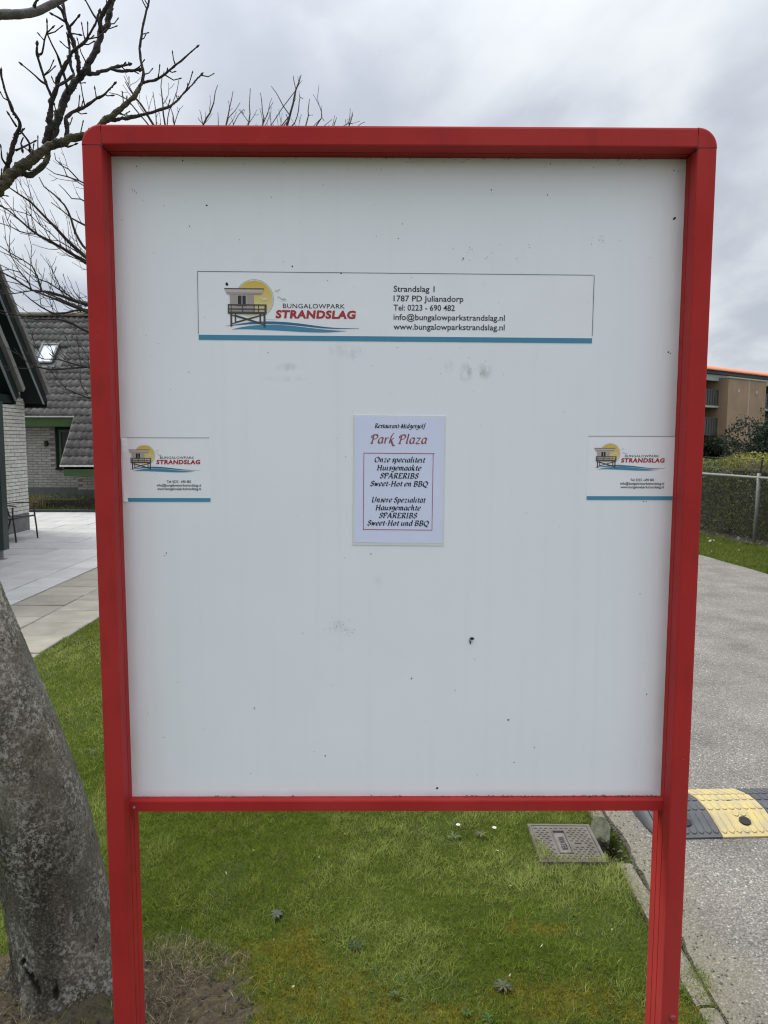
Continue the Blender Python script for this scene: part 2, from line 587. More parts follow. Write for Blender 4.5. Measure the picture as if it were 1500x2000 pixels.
def asphalt_material():
    """old exposed-aggregate asphalt: pale and dark chips in grey binder, grimy towards the kerb"""
    mt = bpy.data.materials.new('asphalt')
    mt.use_nodes = True
    t = mt.node_tree
    N, L = t.nodes.new, t.links.new
    b = t.nodes['Principled BSDF']
    b.inputs['Roughness'].default_value = 0.85
    b.inputs['Specular IOR Level'].default_value = 0.35
    tcn = N('ShaderNodeTexCoord')
    vec = tcn.outputs['Object']
    def vor(scale):
        v = N('ShaderNodeTexVoronoi')
        v.inputs['Scale'].default_value = scale
        L(vec, v.inputs['Vector'])
        return v
    v1, v2 = vor(120), vor(260)
    wob = N('ShaderNodeTexNoise')
    wob.inputs['Scale'].default_value = 3.0
    wob.inputs['Detail'].default_value = 6
    L(vec, wob.inputs['Vector'])
    def sepc(v):
        s = N('ShaderNodeSeparateColor')
        L(v.outputs['Color'], s.inputs[0])
        return s.outputs[0]
    def ramp(src, stops):
        r = N('ShaderNodeValToRGB')
        r.color_ramp.interpolation = 'LINEAR'
        el = r.color_ramp.elements
        el[0].position, el[0].color = stops[0][0], (*stops[0][1], 1)
        el[1].position, el[1].color = stops[-1][0], (*stops[-1][1], 1)
        for p, c in stops[1:-1]:
            x = el.new(p)
            x.color = (*c, 1)
        L(src, r.inputs[0])
        return r.outputs[0]
    c1 = ramp(sepc(v1), [(0, (0.070, 0.066, 0.062)), (0.35, (0.135, 0.128, 0.118)), (0.80, (0.20, 0.19, 0.178)), (0.96, (0.26, 0.247, 0.232)), (1, (0.52, 0.50, 0.47))])
    c2 = ramp(sepc(v2), [(0, (0.075, 0.072, 0.067)), (0.6, (0.165, 0.157, 0.147)), (0.95, (0.26, 0.25, 0.235)), (1, (0.55, 0.53, 0.5))])
    mxa = N('ShaderNodeMix')
    mxa.data_type = 'RGBA'
    mxa.inputs['Factor'].default_value = 0.45
    L(c1, mxa.inputs['A'])
    L(c2, mxa.inputs['B'])
    # dark binder in the joints between chips
    jn = N('ShaderNodeMapRange')
    jn.inputs['From Min'].default_value = 0.35
    jn.inputs['From Max'].default_value = 0.75
    jn.inputs['To Max'].default_value = 0.55
    L(v1.outputs['Distance'], jn.inputs['Value'])
    mxb = N('ShaderNodeMix')
    mxb.data_type = 'RGBA'
    L(jn.outputs[0], mxb.inputs['Factor'])
    L(mxa.outputs['Result'], mxb.inputs['A'])
    mxb.inputs['B'].default_value = (0.075, 0.071, 0.066, 1)
    # broad wear
    mr = N('ShaderNodeMapRange')
    mr.inputs['From Min'].default_value = 0.3
    mr.inputs['From Max'].default_value = 0.7
    mr.inputs['To Min'].default_value = 0.76
    mr.inputs['To Max'].default_value = 1.2
    L(wob.outputs['Fac'], mr.inputs['Value'])
    sc = N('ShaderNodeVectorMath')
    sc.operation = 'SCALE'
    L(mxb.outputs['Result'], sc.inputs[0])
    L(mr.outputs[0], sc.inputs['Scale'])
    # moss and sand by the kerb
    sp = N('ShaderNodeSeparateXYZ')
    L(vec, sp.inputs[0])
    wx = N('ShaderNodeMath')
    wx.operation = 'MULTIPLY_ADD'
    wx.inputs[1].default_value = -0.45
    L(wob.outputs['Fac'], wx.inputs[0])
    L(sp.outputs['X'], wx.inputs[2])
    ke = N('ShaderNodeMapRange')
    ke.interpolation_type = 'SMOOTHSTEP'
    ke.inputs['From Min'].default_value = 0.98
    ke.inputs['From Max'].default_value = 0.74
    ke.inputs['To Max'].default_value = 0.6
    L(wx.outputs[0], ke.inputs['Value'])
    mxc = N('ShaderNodeMix')
    mxc.data_type = 'RGBA'
    L(ke.outputs[0], mxc.inputs['Factor'])
    L(sc.outputs[0], mxc.inputs['A'])
    mxc.inputs['B'].default_value = (0.135, 0.128, 0.085, 1)
    gm = N('ShaderNodeVectorMath')
    gm.operation = 'SCALE'
    gm.inputs['Scale'].default_value = 1.16
    L(mxc.outputs['Result'], gm.inputs[0])
    wt = N('ShaderNodeVectorMath')
    wt.operation = 'MULTIPLY'
    wt.inputs[1].default_value = (1.04, 1.0, 0.955)
    L(gm.outputs[0], wt.inputs[0])
    L(wt.outputs[0], b.inputs['Base Color'])
    bn = N('ShaderNodeBump')
    bn.inputs['Strength'].default_value = 0.9
    bn.inputs['Distance'].default_value = 0.006
    inv = N('ShaderNodeMath')
    inv.operation = 'SUBTRACT'
    inv.inputs[0].default_value = 1.0
    L(v1.outputs['Distance'], inv.inputs[1])
    L(inv.outputs[0], bn.inputs['Height'])
    L(bn.outputs[0], b.inputs['Normal'])
    return mt
MT['asphalt'] = asphalt_material()

def bark_material():
    """grey lichened bark: dark fissures running up the trunk, pale crusts"""
    mt = bpy.data.materials.new('trunk_bark')
    mt.use_nodes = True
    t = mt.node_tree
    N, L = t.nodes.new, t.links.new
    b = t.nodes['Principled BSDF']
    b.inputs['Roughness'].default_value = 0.92
    b.inputs['Specular IOR Level'].default_value = 0.25
    tcn = N('ShaderNodeTexCoord')
    at = N('ShaderNodeAttribute')
    at.attribute_name = 'tint'
    s = N('ShaderNodeSeparateColor')
    L(at.outputs['Color'], s.inputs[0])
    def noise(scale, detail, rough=0.6, st=(1, 1, 1)):
        mpn = N('ShaderNodeMapping')
        mpn.inputs['Scale'].default_value = st
        L(tcn.outputs['Object'], mpn.inputs[0])
        n = N('ShaderNodeTexNoise')
        n.inputs['Scale'].default_value = scale
        n.inputs['Detail'].default_value = detail
        n.inputs['Roughness'].default_value = rough
        L(mpn.outputs[0], n.inputs['Vector'])
        return n.outputs['Fac']
    def rng(src, a, c, lo=0.0, hi=1.0):
        m_ = N('ShaderNodeMapRange')
        m_.interpolation_type = 'SMOOTHSTEP'
        for k, v in (('From Min', a), ('From Max', c), ('To Min', lo), ('To Max', hi)):
            m_.inputs[k].default_value = v
        L(src, m_.inputs['Value'])
        return m_.outputs[0]
    def mix(f, a, c):
        m_ = N('ShaderNodeMix')
        m_.data_type = 'RGBA'
        if isinstance(f, float):
            m_.inputs['Factor'].default_value = f
        else:
            L(f, m_.inputs['Factor'])
        for k, v in (('A', a), ('B', c)):
            if isinstance(v, tuple):
                m_.inputs[k].default_value = (*v, 1)
            else:
                L(v, m_.inputs[k])
        return m_.outputs['Result']
    def mul(a, c):
        m_ = N('ShaderNodeMath')
        m_.operation = 'MULTIPLY'
        L(a, m_.inputs[0])
        if isinstance(c, float):
            m_.inputs[1].default_value = c
        else:
            L(c, m_.inputs[1])
        return m_.outputs[0]
    big = noise(6, 4, 0.55, (1, 1, 0.5))
    base = mix(rng(big, 0.36, 0.64), (0.062, 0.055, 0.041), (0.20, 0.182, 0.145))
    base = mix(rng(noise(4.5, 3), 0.5, 0.7), base, (0.075, 0.072, 0.042))
    # smooth greenish-grey film on one flank
    base = mix(mul(s.outputs[2], rng(big, 0.62, 0.34)), base, (0.20, 0.20, 0.162))
    # crusty pale lichen
    crust = mul(rng(noise(75, 8, 0.85), 0.505, 0.535), rng(noise(7, 5, 0.65, (1, 1, 0.55)), 0.40, 0.58))
    base = mix(crust, base, (0.46, 0.45, 0.40))
    base = mix(rng(noise(42, 8, 0.8, (1, 1, 0.5)), 0.46, 0.36, 0, 0.8), base, (0.026, 0.024, 0.020))
    fine = rng(noise(150, 6, 0.85), 0.555, 0.585, 0, 0.8)
    base = mix(fine, base, (0.33, 0.32, 0.28))
    base = mix(rng(noise(150, 4, 0.7), 0.42, 0.33, 0, 0.75), base, (0.022, 0.020, 0.017))
    # fissures and knots carried by the modelled relief
    base = mix(s.outputs[0], base, (0.014, 0.012, 0.010))
    orange = mul(rng(noise(38, 4), 0.56, 0.66), s.outputs[1])
    base = mix(orange, base, (0.26, 0.17, 0.04))
    L(base, b.inputs['Base Color'])
    bn = N('ShaderNodeBump')
    bn.inputs['Strength'].default_value = 1.0
    bn.inputs['Distance'].default_value = 0.012
    L(noise(110, 8, 0.8, (1, 1, 0.6)), bn.inputs['Height'])
    L(bn.outputs[0], b.inputs['Normal'])
    return mt
MT['bark'] = bark_material()

def ground_material():
    mt = bpy.data.materials.new('lawn_ground')
    mt.use_nodes = True
    t = mt.node_tree
    N, L = t.nodes.new, t.links.new
    b = t.nodes['Principled BSDF']
    b.inputs['Roughness'].default_value = 0.95
    b.inputs['Specular IOR Level'].default_value = 0.02
    at = N('ShaderNodeAttribute')
    at.attribute_name = 'tint'
    tcn = N('ShaderNodeTexCoord')
    n = N('ShaderNodeTexNoise')
    n.inputs['Scale'].default_value = 55
    n.inputs['Detail'].default_value = 8
    n.inputs['Roughness'].default_value = 0.7
    L(tcn.outputs['Object'], n.inputs['Vector'])
    mr = N('ShaderNodeMapRange')
    mr.inputs['From Min'].default_value = 0.3
    mr.inputs['From Max'].default_value = 0.7
    mr.inputs['To Min'].default_value = 0.55
    mr.inputs['To Max'].default_value = 1.5
    L(n.outputs['Fac'], mr.inputs['Value'])
    sc = N('ShaderNodeVectorMath')
    sc.operation = 'SCALE'
    L(at.outputs['Color'], sc.inputs[0])
    L(mr.outputs[0], sc.inputs['Scale'])
    L(sc.outputs[0], b.inputs['Base Color'])
    bn = N('ShaderNodeBump')
    bn.inputs['Strength'].default_value = 0.8
    bn.inputs['Distance'].default_value = 0.01
    L(n.outputs['Fac'], bn.inputs['Height'])
    L(bn.outputs[0], b.inputs['Normal'])
    return mt
MT['ground'] = ground_material()

def let_light_through(mt, amount=0.4):
    """thin blades and leaves also pass light from behind"""
    t = mt.node_tree
    b = t.nodes['Principled BSDF']
    o = t.nodes['Material Output']
    tr = t.nodes.new('ShaderNodeBsdfTranslucent')
    ms = t.nodes.new('ShaderNodeMixShader')
    ms.inputs[0].default_value = amount
    if b.inputs['Base Color'].links:
        t.links.new(b.inputs['Base Color'].links[0].from_socket, tr.inputs['Color'])
    t.links.new(b.outputs[0], ms.inputs[1])
    t.links.new(tr.outputs[0], ms.inputs[2])
    t.links.new(ms.outputs[0], o.inputs['Surface'])
let_light_through(MT['grass'], 0.4)
let_light_through(MT['leaf'], 0.25)

# ---------------------------------------------------------------- measured coordinates (metres): x, y, z, radius
BRANCHES = [[(-1.446,2.15,1.92,0.0364),(-1.329,2.168,2.097,0.0348),(-1.213,2.186,2.245,0.0332),(-1.115,2.204,2.329,0.0315),(-1.09,2.222,2.368,0.0299),(-1.055,2.24,2.409,0.0282),(-1.024,2.258,2.442,0.0264),(-1.001,2.276,2.468,0.0247),(-0.962,2.294,2.492,0.0229),(-0.928,2.312,2.51,0.0211),(-0.891,2.33,2.529,0.0192),(-0.857,2.348,2.571,0.0173),(-0.818,2.366,2.611,0.0154),(-0.779,2.384,2.659,0.0134),(-0.768,2.402,2.691,0.0115),(-0.762,2.42,2.717,0.0094)],
[(-0.762,2.42,2.717,0.0071),(-0.76,2.426,2.752,0.0063),(-0.771,2.432,2.816,0.0055),(-0.759,2.438,2.9,0.0048),(-0.74,2.444,2.975,0.004),(-0.727,2.45,3.038,0.0032)],
[(-0.762,2.42,2.717,0.0063),(-0.71,2.41,2.724,0.0054),(-0.662,2.4,2.751,0.0045),(-0.617,2.39,2.778,0.0037),(-0.581,2.38,2.801,0.0028)],
[(-0.861,2.36,2.576,0.0092),(-0.827,2.383,2.592,0.0082),(-0.795,2.407,2.607,0.0072),(-0.727,2.43,2.636,0.0062),(-0.68,2.453,2.665,0.0051),(-0.639,2.477,2.719,0.004),(-0.597,2.5,2.777,0.0029)],
[(-1.031,2.32,2.492,0.0136),(-1.017,2.314,2.531,0.0127),(-1.005,2.307,2.579,0.0117),(-0.995,2.301,2.62,0.0108),(-0.981,2.295,2.637,0.0099),(-0.968,2.288,2.672,0.009),(-0.944,2.282,2.701,0.0081),(-0.925,2.275,2.726,0.0072),(-0.907,2.269,2.74,0.0063),(-0.876,2.263,2.76,0.0054),(-0.842,2.256,2.804,0.0045),(-0.829,2.25,2.829,0.0037)],
[(-1.017,2.33,2.499,0.0174),(-1.005,2.337,2.552,0.0168),(-0.991,2.344,2.594,0.0162),(-0.976,2.351,2.639,0.0156),(-0.966,2.358,2.666,0.015),(-0.942,2.365,2.705,0.0144),(-0.919,2.372,2.732,0.0138),(-0.901,2.378,2.768,0.0132),(-0.883,2.385,2.814,0.0126),(-0.877,2.392,2.853,0.012),(-0.858,2.399,2.878,0.0113),(-0.853,2.406,2.923,0.0107),(-0.845,2.413,2.951,0.0101),(-0.826,2.42,3.021,0.0094)],
[(-0.872,2.38,2.847,0.0108),(-0.866,2.367,2.873,0.0096),(-0.847,2.355,2.895,0.0084),(-0.816,2.343,2.932,0.0072),(-0.767,2.33,2.996,0.0061)],
[(-0.875,2.37,2.871,0.0054),(-0.888,2.365,2.889,0.0042),(-0.907,2.36,2.924,0.0031)],
[(-0.924,2.37,2.725,0.01),(-0.917,2.383,2.726,0.0092),(-0.897,2.397,2.732,0.0083),(-0.876,2.41,2.748,0.0074),(-0.861,2.423,2.762,0.0066),(-0.84,2.437,2.773,0.0057),(-0.815,2.45,2.785,0.0048)],
[(-0.86,2.42,2.758,0.0063),(-0.836,2.437,2.759,0.0063),(-0.814,2.453,2.768,0.0064),(-0.79,2.47,2.779,0.0064)],
[(-0.933,2.36,2.712,0.0107),(-0.933,2.351,2.719,0.01),(-0.931,2.342,2.748,0.0093),(-0.938,2.333,2.787,0.0086),(-0.945,2.324,2.82,0.0079),(-0.953,2.316,2.844,0.0072),(-0.957,2.307,2.865,0.0065),(-0.968,2.298,2.875,0.0058),(-0.979,2.289,2.887,0.0051),(-0.999,2.28,2.924,0.0044)],
[(-0.946,2.3,2.836,0.006),(-0.952,2.307,2.868,0.0055),(-0.957,2.313,2.901,0.005),(-0.961,2.32,2.947,0.0045)],
[(-0.935,2.3,2.819,0.0045),(-0.918,2.29,2.826,0.0041),(-0.902,2.28,2.834,0.0037)],
[(-0.949,2.3,2.833,0.0045),(-0.957,2.285,2.834,0.0037),(-0.968,2.27,2.835,0.003)],
[(-0.931,2.3,2.799,0.0037),(-0.922,2.3,2.799,0.0034),(-0.911,2.3,2.797,0.003)],
[(-0.972,2.34,2.521,0.0099),(-0.977,2.349,2.566,0.009),(-0.978,2.357,2.585,0.0081),(-0.959,2.366,2.607,0.0072),(-0.927,2.374,2.625,0.0062),(-0.894,2.383,2.653,0.0053),(-0.868,2.391,2.672,0.0044),(-0.845,2.4,2.701,0.0034)],
[(-0.871,2.39,2.669,0.0031),(-0.864,2.395,2.666,0.0027),(-0.856,2.4,2.669,0.0023)],
[(-0.893,2.38,2.652,0.0031),(-0.894,2.38,2.664,0.0027),(-0.896,2.38,2.676,0.0023)],
[(-0.985,2.28,2.61,0.0067),(-0.988,2.271,2.618,0.0062),(-0.994,2.262,2.64,0.0057),(-1.002,2.253,2.673,0.0052),(-1.005,2.244,2.694,0.0048),(-1.004,2.236,2.706,0.0043),(-0.988,2.227,2.708,0.0038),(-0.975,2.218,2.739,0.0033),(-0.963,2.209,2.757,0.0029),(-0.958,2.2,2.774,0.0024)],
[(-0.963,2.21,2.755,0.0034),(-0.95,2.21,2.766,0.0023)],
[(-0.971,2.21,2.732,0.0029),(-0.977,2.21,2.739,0.0025),(-0.983,2.21,2.746,0.0022)],
[(-1,2.23,2.698,0.0073),(-1.001,2.225,2.712,0.0054),(-0.998,2.22,2.724,0.0036)],
[(-0.993,2.26,2.637,0.0051),(-1.002,2.245,2.64,0.0044),(-1.01,2.23,2.647,0.0037),(-1.02,2.215,2.654,0.003),(-1.031,2.2,2.661,0.0023)],
[(-0.963,2.21,2.752,0.0026),(-0.965,2.236,2.743,0.0034),(-0.959,2.262,2.72,0.0042),(-0.959,2.288,2.698,0.0051),(-0.963,2.314,2.687,0.006),(-0.965,2.34,2.661,0.0068)],
[(-0.965,2.27,2.638,0.0066),(-0.946,2.282,2.655,0.0063),(-0.929,2.293,2.677,0.006),(-0.93,2.305,2.69,0.0056),(-0.942,2.317,2.715,0.0053),(-0.949,2.328,2.764,0.0049),(-0.956,2.34,2.807,0.0046)],
[(-1.123,2.25,2.378,0.0117),(-1.108,2.241,2.407,0.0108),(-1.091,2.232,2.438,0.0099),(-1.073,2.223,2.472,0.009),(-1.056,2.214,2.496,0.0082),(-1.053,2.205,2.515,0.0073),(-1.063,2.195,2.534,0.0064),(-1.067,2.186,2.552,0.0056),(-1.073,2.177,2.578,0.0047),(-1.077,2.168,2.61,0.0039),(-1.079,2.159,2.638,0.0031),(-1.084,2.15,2.688,0.0022)],
[(-1.054,2.21,2.489,0.0043),(-1.044,2.223,2.475,0.0043),(-1.04,2.237,2.463,0.0044),(-1.046,2.25,2.453,0.0044)],
[(-1.083,2.24,2.444,0.0051),(-1.067,2.25,2.456,0.004),(-1.04,2.26,2.475,0.0029)],
[(-1.057,2.2,2.494,0.0043),(-1.061,2.19,2.504,0.0036),(-1.066,2.18,2.516,0.0028)],
[(-1.111,2.24,2.403,0.0051),(-1.113,2.22,2.413,0.0037),(-1.105,2.2,2.434,0.0023)],
[(-1.022,2.32,2.483,0.0106),(-1.022,2.31,2.45,0.011),(-1.031,2.3,2.422,0.0115),(-1.049,2.29,2.404,0.0119),(-1.063,2.28,2.388,0.0124),(-1.085,2.27,2.394,0.0128),(-1.105,2.26,2.399,0.0132)],
[(-0.978,2.33,2.499,0.0076),(-0.966,2.33,2.489,0.0053),(-0.947,2.33,2.495,0.003)],
[(-1.058,2.24,2.481,0.0029),(-1.071,2.25,2.468,0.0033),(-1.073,2.26,2.457,0.0037)],
[(-1.058,2.27,2.397,0.0059),(-1.059,2.265,2.41,0.0044),(-1.052,2.26,2.417,0.0029)],
[(-1.341,2,2.574,0.0195),(-1.201,2.015,2.644,0.0189),(-1.087,2.03,2.693,0.0182),(-1.013,2.045,2.713,0.0176),(-0.98,2.06,2.722,0.0169),(-0.951,2.075,2.734,0.0162),(-0.931,2.09,2.748,0.0155),(-0.915,2.105,2.766,0.0148),(-0.893,2.12,2.789,0.0141),(-0.859,2.135,2.819,0.0133),(-0.792,2.15,2.875,0.0126)],
[(-0.93,2.06,2.74,0.0067),(-0.926,2.06,2.75,0.0054),(-0.923,2.06,2.755,0.004)]]
TRUNK = [(-0.944,2.03,-0.131,0.155),(-0.942,2.03,-0.024,0.148),(-0.94,2.03,0.098,0.14),(-0.972,2.03,0.33,0.137),(-1.013,2.02,0.579,0.133),(-1.104,2.03,0.855,0.13),(-1.217,2.05,1.148,0.125),(-1.327,2.08,1.452,0.115),(-1.422,2.12,1.743,0.1),(-1.447,2.14,1.919,0.085)]
FAR_LIMBS = [[(-1.728,5.6,2.551,0.0176),(-1.966,5.538,2.78,0.0158),(-2.198,5.475,2.947,0.0140),(-2.248,5.412,2.996,0.0122),(-2.305,5.35,3.067,0.0105),(-2.357,5.288,3.126,0.0088),(-2.437,5.225,3.227,0.0071),(-2.492,5.162,3.265,0.0055),(-2.529,5.1,3.294,0.0039)],
[(-1.728,5.6,2.532,0.0157),(-1.978,5.514,2.738,0.0137),(-2.181,5.429,2.889,0.0118),(-2.288,5.343,2.96,0.0100),(-2.412,5.257,3.024,0.0082),(-2.471,5.171,3.069,0.0065),(-2.513,5.086,3.117,0.0048),(-2.568,5,3.157,0.0031)],
[(-2.386,5.2,3.009,0.0045),(-2.473,5.133,3.007,0.0039),(-2.508,5.067,3.019,0.0032),(-2.561,5,3.029,0.0026)],
[(-2.286,5.3,2.991,0.0037),(-2.327,5.275,3.036,0.0033),(-2.385,5.25,3.081,0.0029),(-2.441,5.225,3.142,0.0026),(-2.469,5.2,3.196,0.0022)],
[(-1.654,5.6,2.438,0.0166),(-1.927,5.514,2.554,0.0147),(-2.182,5.429,2.586,0.0127),(-2.266,5.343,2.606,0.0108),(-2.343,5.257,2.625,0.0090),(-2.431,5.171,2.625,0.0072),(-2.499,5.086,2.682,0.0055),(-2.573,5,2.723,0.0038)],
[(-2.391,5.1,2.611,0.0045),(-2.486,5.05,2.58,0.0036),(-2.591,5,2.567,0.0028)],
[(-2.367,5.2,2.62,0.0055),(-2.387,5.16,2.715,0.0049),(-2.4,5.12,2.774,0.0044),(-2.438,5.08,2.805,0.0038),(-2.503,5.04,2.839,0.0033),(-2.565,5,2.885,0.0028)],
[(-2.391,5.1,2.614,0.0053),(-2.402,5.062,2.667,0.0046),(-2.433,5.025,2.709,0.0039),(-2.482,4.988,2.721,0.0031),(-2.529,4.95,2.748,0.0024)],
[(-1.724,5.7,2.415,0.0120),(-2.013,5.643,2.52,0.0106),(-2.247,5.586,2.562,0.0093),(-2.349,5.529,2.53,0.0080),(-2.419,5.471,2.516,0.0067),(-2.484,5.414,2.554,0.0054),(-2.529,5.357,2.597,0.0042),(-2.554,5.3,2.632,0.0030)],
[(-1.723,5.7,2.453,0.0100),(-2.013,5.65,2.596,0.0087),(-2.239,5.6,2.602,0.0074),(-2.353,5.55,2.671,0.0062),(-2.459,5.5,2.752,0.0050),(-2.492,5.45,2.76,0.0038),(-2.534,5.4,2.785,0.0026)],
[(-1.563,5.4,2.226,0.0132),(-1.797,5.329,2.289,0.0116),(-2.102,5.257,2.357,0.0100),(-2.171,5.186,2.41,0.0085),(-2.245,5.114,2.419,0.0070),(-2.352,5.043,2.404,0.0055),(-2.42,4.971,2.416,0.0041),(-2.517,4.9,2.443,0.0027)],
[(-1.566,5.4,2.116,0.0113),(-1.81,5.35,2.111,0.0101),(-2.121,5.3,2.12,0.0090),(-2.21,5.25,2.108,0.0078),(-2.333,5.2,2.088,0.0067),(-2.416,5.15,2.104,0.0056),(-2.461,5.1,2.137,0.0045),(-2.477,5.05,2.177,0.0035),(-2.485,5,2.208,0.0024)],
[(-2.081,5.2,2.11,0.0055),(-2.177,5.175,2.135,0.0047),(-2.272,5.15,2.154,0.0039),(-2.349,5.125,2.151,0.0031),(-2.389,5.1,2.172,0.0023)],
[(-2.272,5.15,2.154,0.0036),(-2.295,5.125,2.179,0.0030),(-2.294,5.1,2.19,0.0023)],
[(-1.597,5.5,2.051,0.0077),(-1.89,5.46,1.954,0.0066),(-2.17,5.42,1.906,0.0055),(-2.235,5.38,1.937,0.0045),(-2.291,5.34,1.963,0.0034),(-2.284,5.3,1.979,0.0024)],
[(-1.855,5.9,2.799,0.0124),(-2.126,5.886,2.951,0.0110),(-2.347,5.871,3.103,0.0097),(-2.421,5.857,3.291,0.0083),(-2.47,5.843,3.401,0.0070),(-2.539,5.829,3.472,0.0057),(-2.609,5.814,3.524,0.0044),(-2.638,5.8,3.595,0.0030)],
[(-1.884,6,2.899,0.0105),(-2.128,5.96,3.126,0.0089),(-2.364,5.92,3.286,0.0073),(-2.43,5.88,3.317,0.0057),(-2.49,5.84,3.362,0.0042),(-2.549,5.8,3.407,0.0026)],
[(-1.888,5.9,3.033,0.0072),(-2.112,5.88,3.298,0.0063),(-2.345,5.86,3.452,0.0054),(-2.408,5.84,3.45,0.0045),(-2.456,5.82,3.508,0.0035),(-2.485,5.8,3.539,0.0026)],
[(-1.955,6,3.255,0.0084),(-2.156,5.96,3.477,0.0072),(-2.376,5.92,3.602,0.0060),(-2.457,5.88,3.626,0.0049),(-2.526,5.84,3.628,0.0038),(-2.577,5.8,3.658,0.0026)],
[(-2.348,5.85,3.578,0.0057),(-2.418,5.837,3.665,0.0049),(-2.47,5.825,3.69,0.0041),(-2.51,5.812,3.73,0.0033),(-2.51,5.8,3.771,0.0024)],
[(-2.436,5.83,3.609,0.0041),(-2.447,5.815,3.657,0.0033),(-2.478,5.8,3.707,0.0024)],
[(-1.608,5.9,3.034,0.0144),(-1.664,5.86,3.484,0.0120),(-1.72,5.82,3.884,0.0097),(-1.799,5.78,4.053,0.0074),(-1.871,5.74,4.145,0.0051),(-1.923,5.7,4.235,0.0028)],
[(-1.714,5.8,3.876,0.0061),(-1.837,5.775,4.032,0.0051),(-1.921,5.75,4.131,0.0042),(-1.988,5.725,4.156,0.0033),(-2.043,5.7,4.16,0.0024)],
[(-1.705,5.9,3.878,0.0062),(-1.807,5.867,4.071,0.0049),(-1.909,5.833,4.205,0.0037),(-1.963,5.8,4.326,0.0024)],
[(-1.607,6,3.373,0.0105),(-1.655,6,3.84,0.0089),(-1.718,6,4.059,0.0073),(-1.734,6,4.204,0.0057),(-1.742,6,4.337,0.0041),(-1.711,6,4.45,0.0025)],
[(-1.71,6,4.051,0.0046),(-1.687,6,4.166,0.0038),(-1.624,6,4.299,0.0031),(-1.601,6,4.394,0.0023)],
[(-1.756,5.9,4.018,0.0045),(-1.765,5.9,4.123,0.0035),(-1.781,5.9,4.254,0.0025)],
[(-1.558,5.9,3.421,0.0083),(-1.568,5.9,3.802,0.0068),(-1.619,5.9,4.01,0.0054),(-1.632,5.9,4.085,0.0039),(-1.651,5.9,4.142,0.0025)],
[(-1.622,5.9,4.014,0.0033),(-1.597,5.9,4.086,0.0028),(-1.572,5.9,4.138,0.0023)],
[(-1.518,5.9,3.421,0.0103),(-1.474,5.917,3.809,0.0090),(-1.41,5.933,4.024,0.0077),(-1.356,5.95,4.126,0.0064),(-1.326,5.967,4.209,0.0051),(-1.317,5.983,4.292,0.0038),(-1.303,6,4.353,0.0025)],
[(-1.414,5.95,4.031,0.0037),(-1.434,5.975,4.129,0.0030),(-1.447,6,4.17,0.0023)],
[(-1.405,5.95,4.039,0.0033),(-1.45,5.975,4.091,0.0028),(-1.464,6,4.117,0.0023)],
[(-1.505,6,3.373,0.0084),(-1.34,6.025,3.811,0.0070),(-1.247,6.05,4.092,0.0055),(-1.23,6.075,4.218,0.0040),(-1.204,6.1,4.357,0.0026)],
[(-1.23,6.05,4.13,0.0034),(-1.181,6.075,4.199,0.0029),(-1.149,6.1,4.268,0.0023)],
[(-1.312,6.05,4.08,0.0030),(-1.325,6.1,4.19,0.0023)],
[(-1.424,6,3.374,0.0084),(-1.219,6.025,3.811,0.0070),(-1.073,6.05,4.084,0.0056),(-1.072,6.075,4.218,0.0042),(-1.062,6.1,4.376,0.0028)],
[(-1.073,6.05,4.092,0.0032),(-1.121,6.075,4.16,0.0028),(-1.162,6.1,4.217,0.0023)],
[(-1.195,6.05,4.08,0.0032),(-1.158,6.075,4.16,0.0028),(-1.121,6.1,4.214,0.0023)],
[(-1.385,6,3.295,0.0084),(-1.098,6.025,3.773,0.0070),(-0.964,6.05,4.073,0.0055),(-0.963,6.075,4.18,0.0040),(-0.985,6.1,4.338,0.0026)],
[(-0.956,6.05,4.092,0.0034),(-0.922,6.075,4.199,0.0029),(-0.889,6.1,4.268,0.0023)],
[(-0.932,6.05,4.092,0.0030),(-0.911,6.075,4.149,0.0027),(-0.914,6.1,4.198,0.0023)],
[(-1.346,6,3.217,0.0126),(-0.976,6.017,3.731,0.0110),(-0.768,6.033,4.074,0.0094),(-0.724,6.05,4.227,0.0077),(-0.701,6.067,4.35,0.0061),(-0.678,6.083,4.415,0.0044),(-0.663,6.1,4.481,0.0028)],
[(-0.749,6.05,4.15,0.0047),(-0.799,6.067,4.227,0.0039),(-0.837,6.083,4.3,0.0031),(-0.899,6.1,4.392,0.0023)],
[(-0.714,6.05,4.093,0.0047),(-0.682,6.067,4.196,0.0040),(-0.675,6.083,4.3,0.0033),(-0.649,6.1,4.3,0.0026)],
[(-0.705,6.1,4.365,0.0034),(-0.72,6.1,4.442,0.0029),(-0.724,6.1,4.469,0.0023)],
[(-0.768,6.1,4.133,0.0043),(-0.788,6.1,4.183,0.0026)],
[(-1.288,6.1,3.163,0.0075),(-0.826,6.1,3.721,0.0062),(-0.626,6.1,4.098,0.0049),(-0.609,6.1,4.211,0.0036),(-0.596,6.1,4.296,0.0023)],
[(-1.248,6.1,3.083,0.0075),(-0.744,6.1,3.682,0.0062),(-0.544,6.1,4.098,0.0049),(-0.503,6.1,4.153,0.0036),(-0.507,6.1,4.242,0.0023)],
[(-0.503,6.1,4.153,0.0026),(-0.487,6.1,4.122,0.0023)],
[(-1.208,6.1,3.002,0.0064),(-0.621,6.1,3.643,0.0050),(-0.406,6.1,4.094,0.0037),(-0.381,6.1,4.153,0.0023)],
[(-1.167,6.1,2.922,0.0064),(-0.54,6.1,3.603,0.0050),(-0.284,6.1,4.091,0.0037),(-0.259,6.1,4.204,0.0023)],
[(-0.308,6.1,4.102,0.0026),(-0.316,6.1,4.141,0.0021)],
[(-0.455,6.1,4.106,0.0026),(-0.422,6.1,4.141,0.0021)],
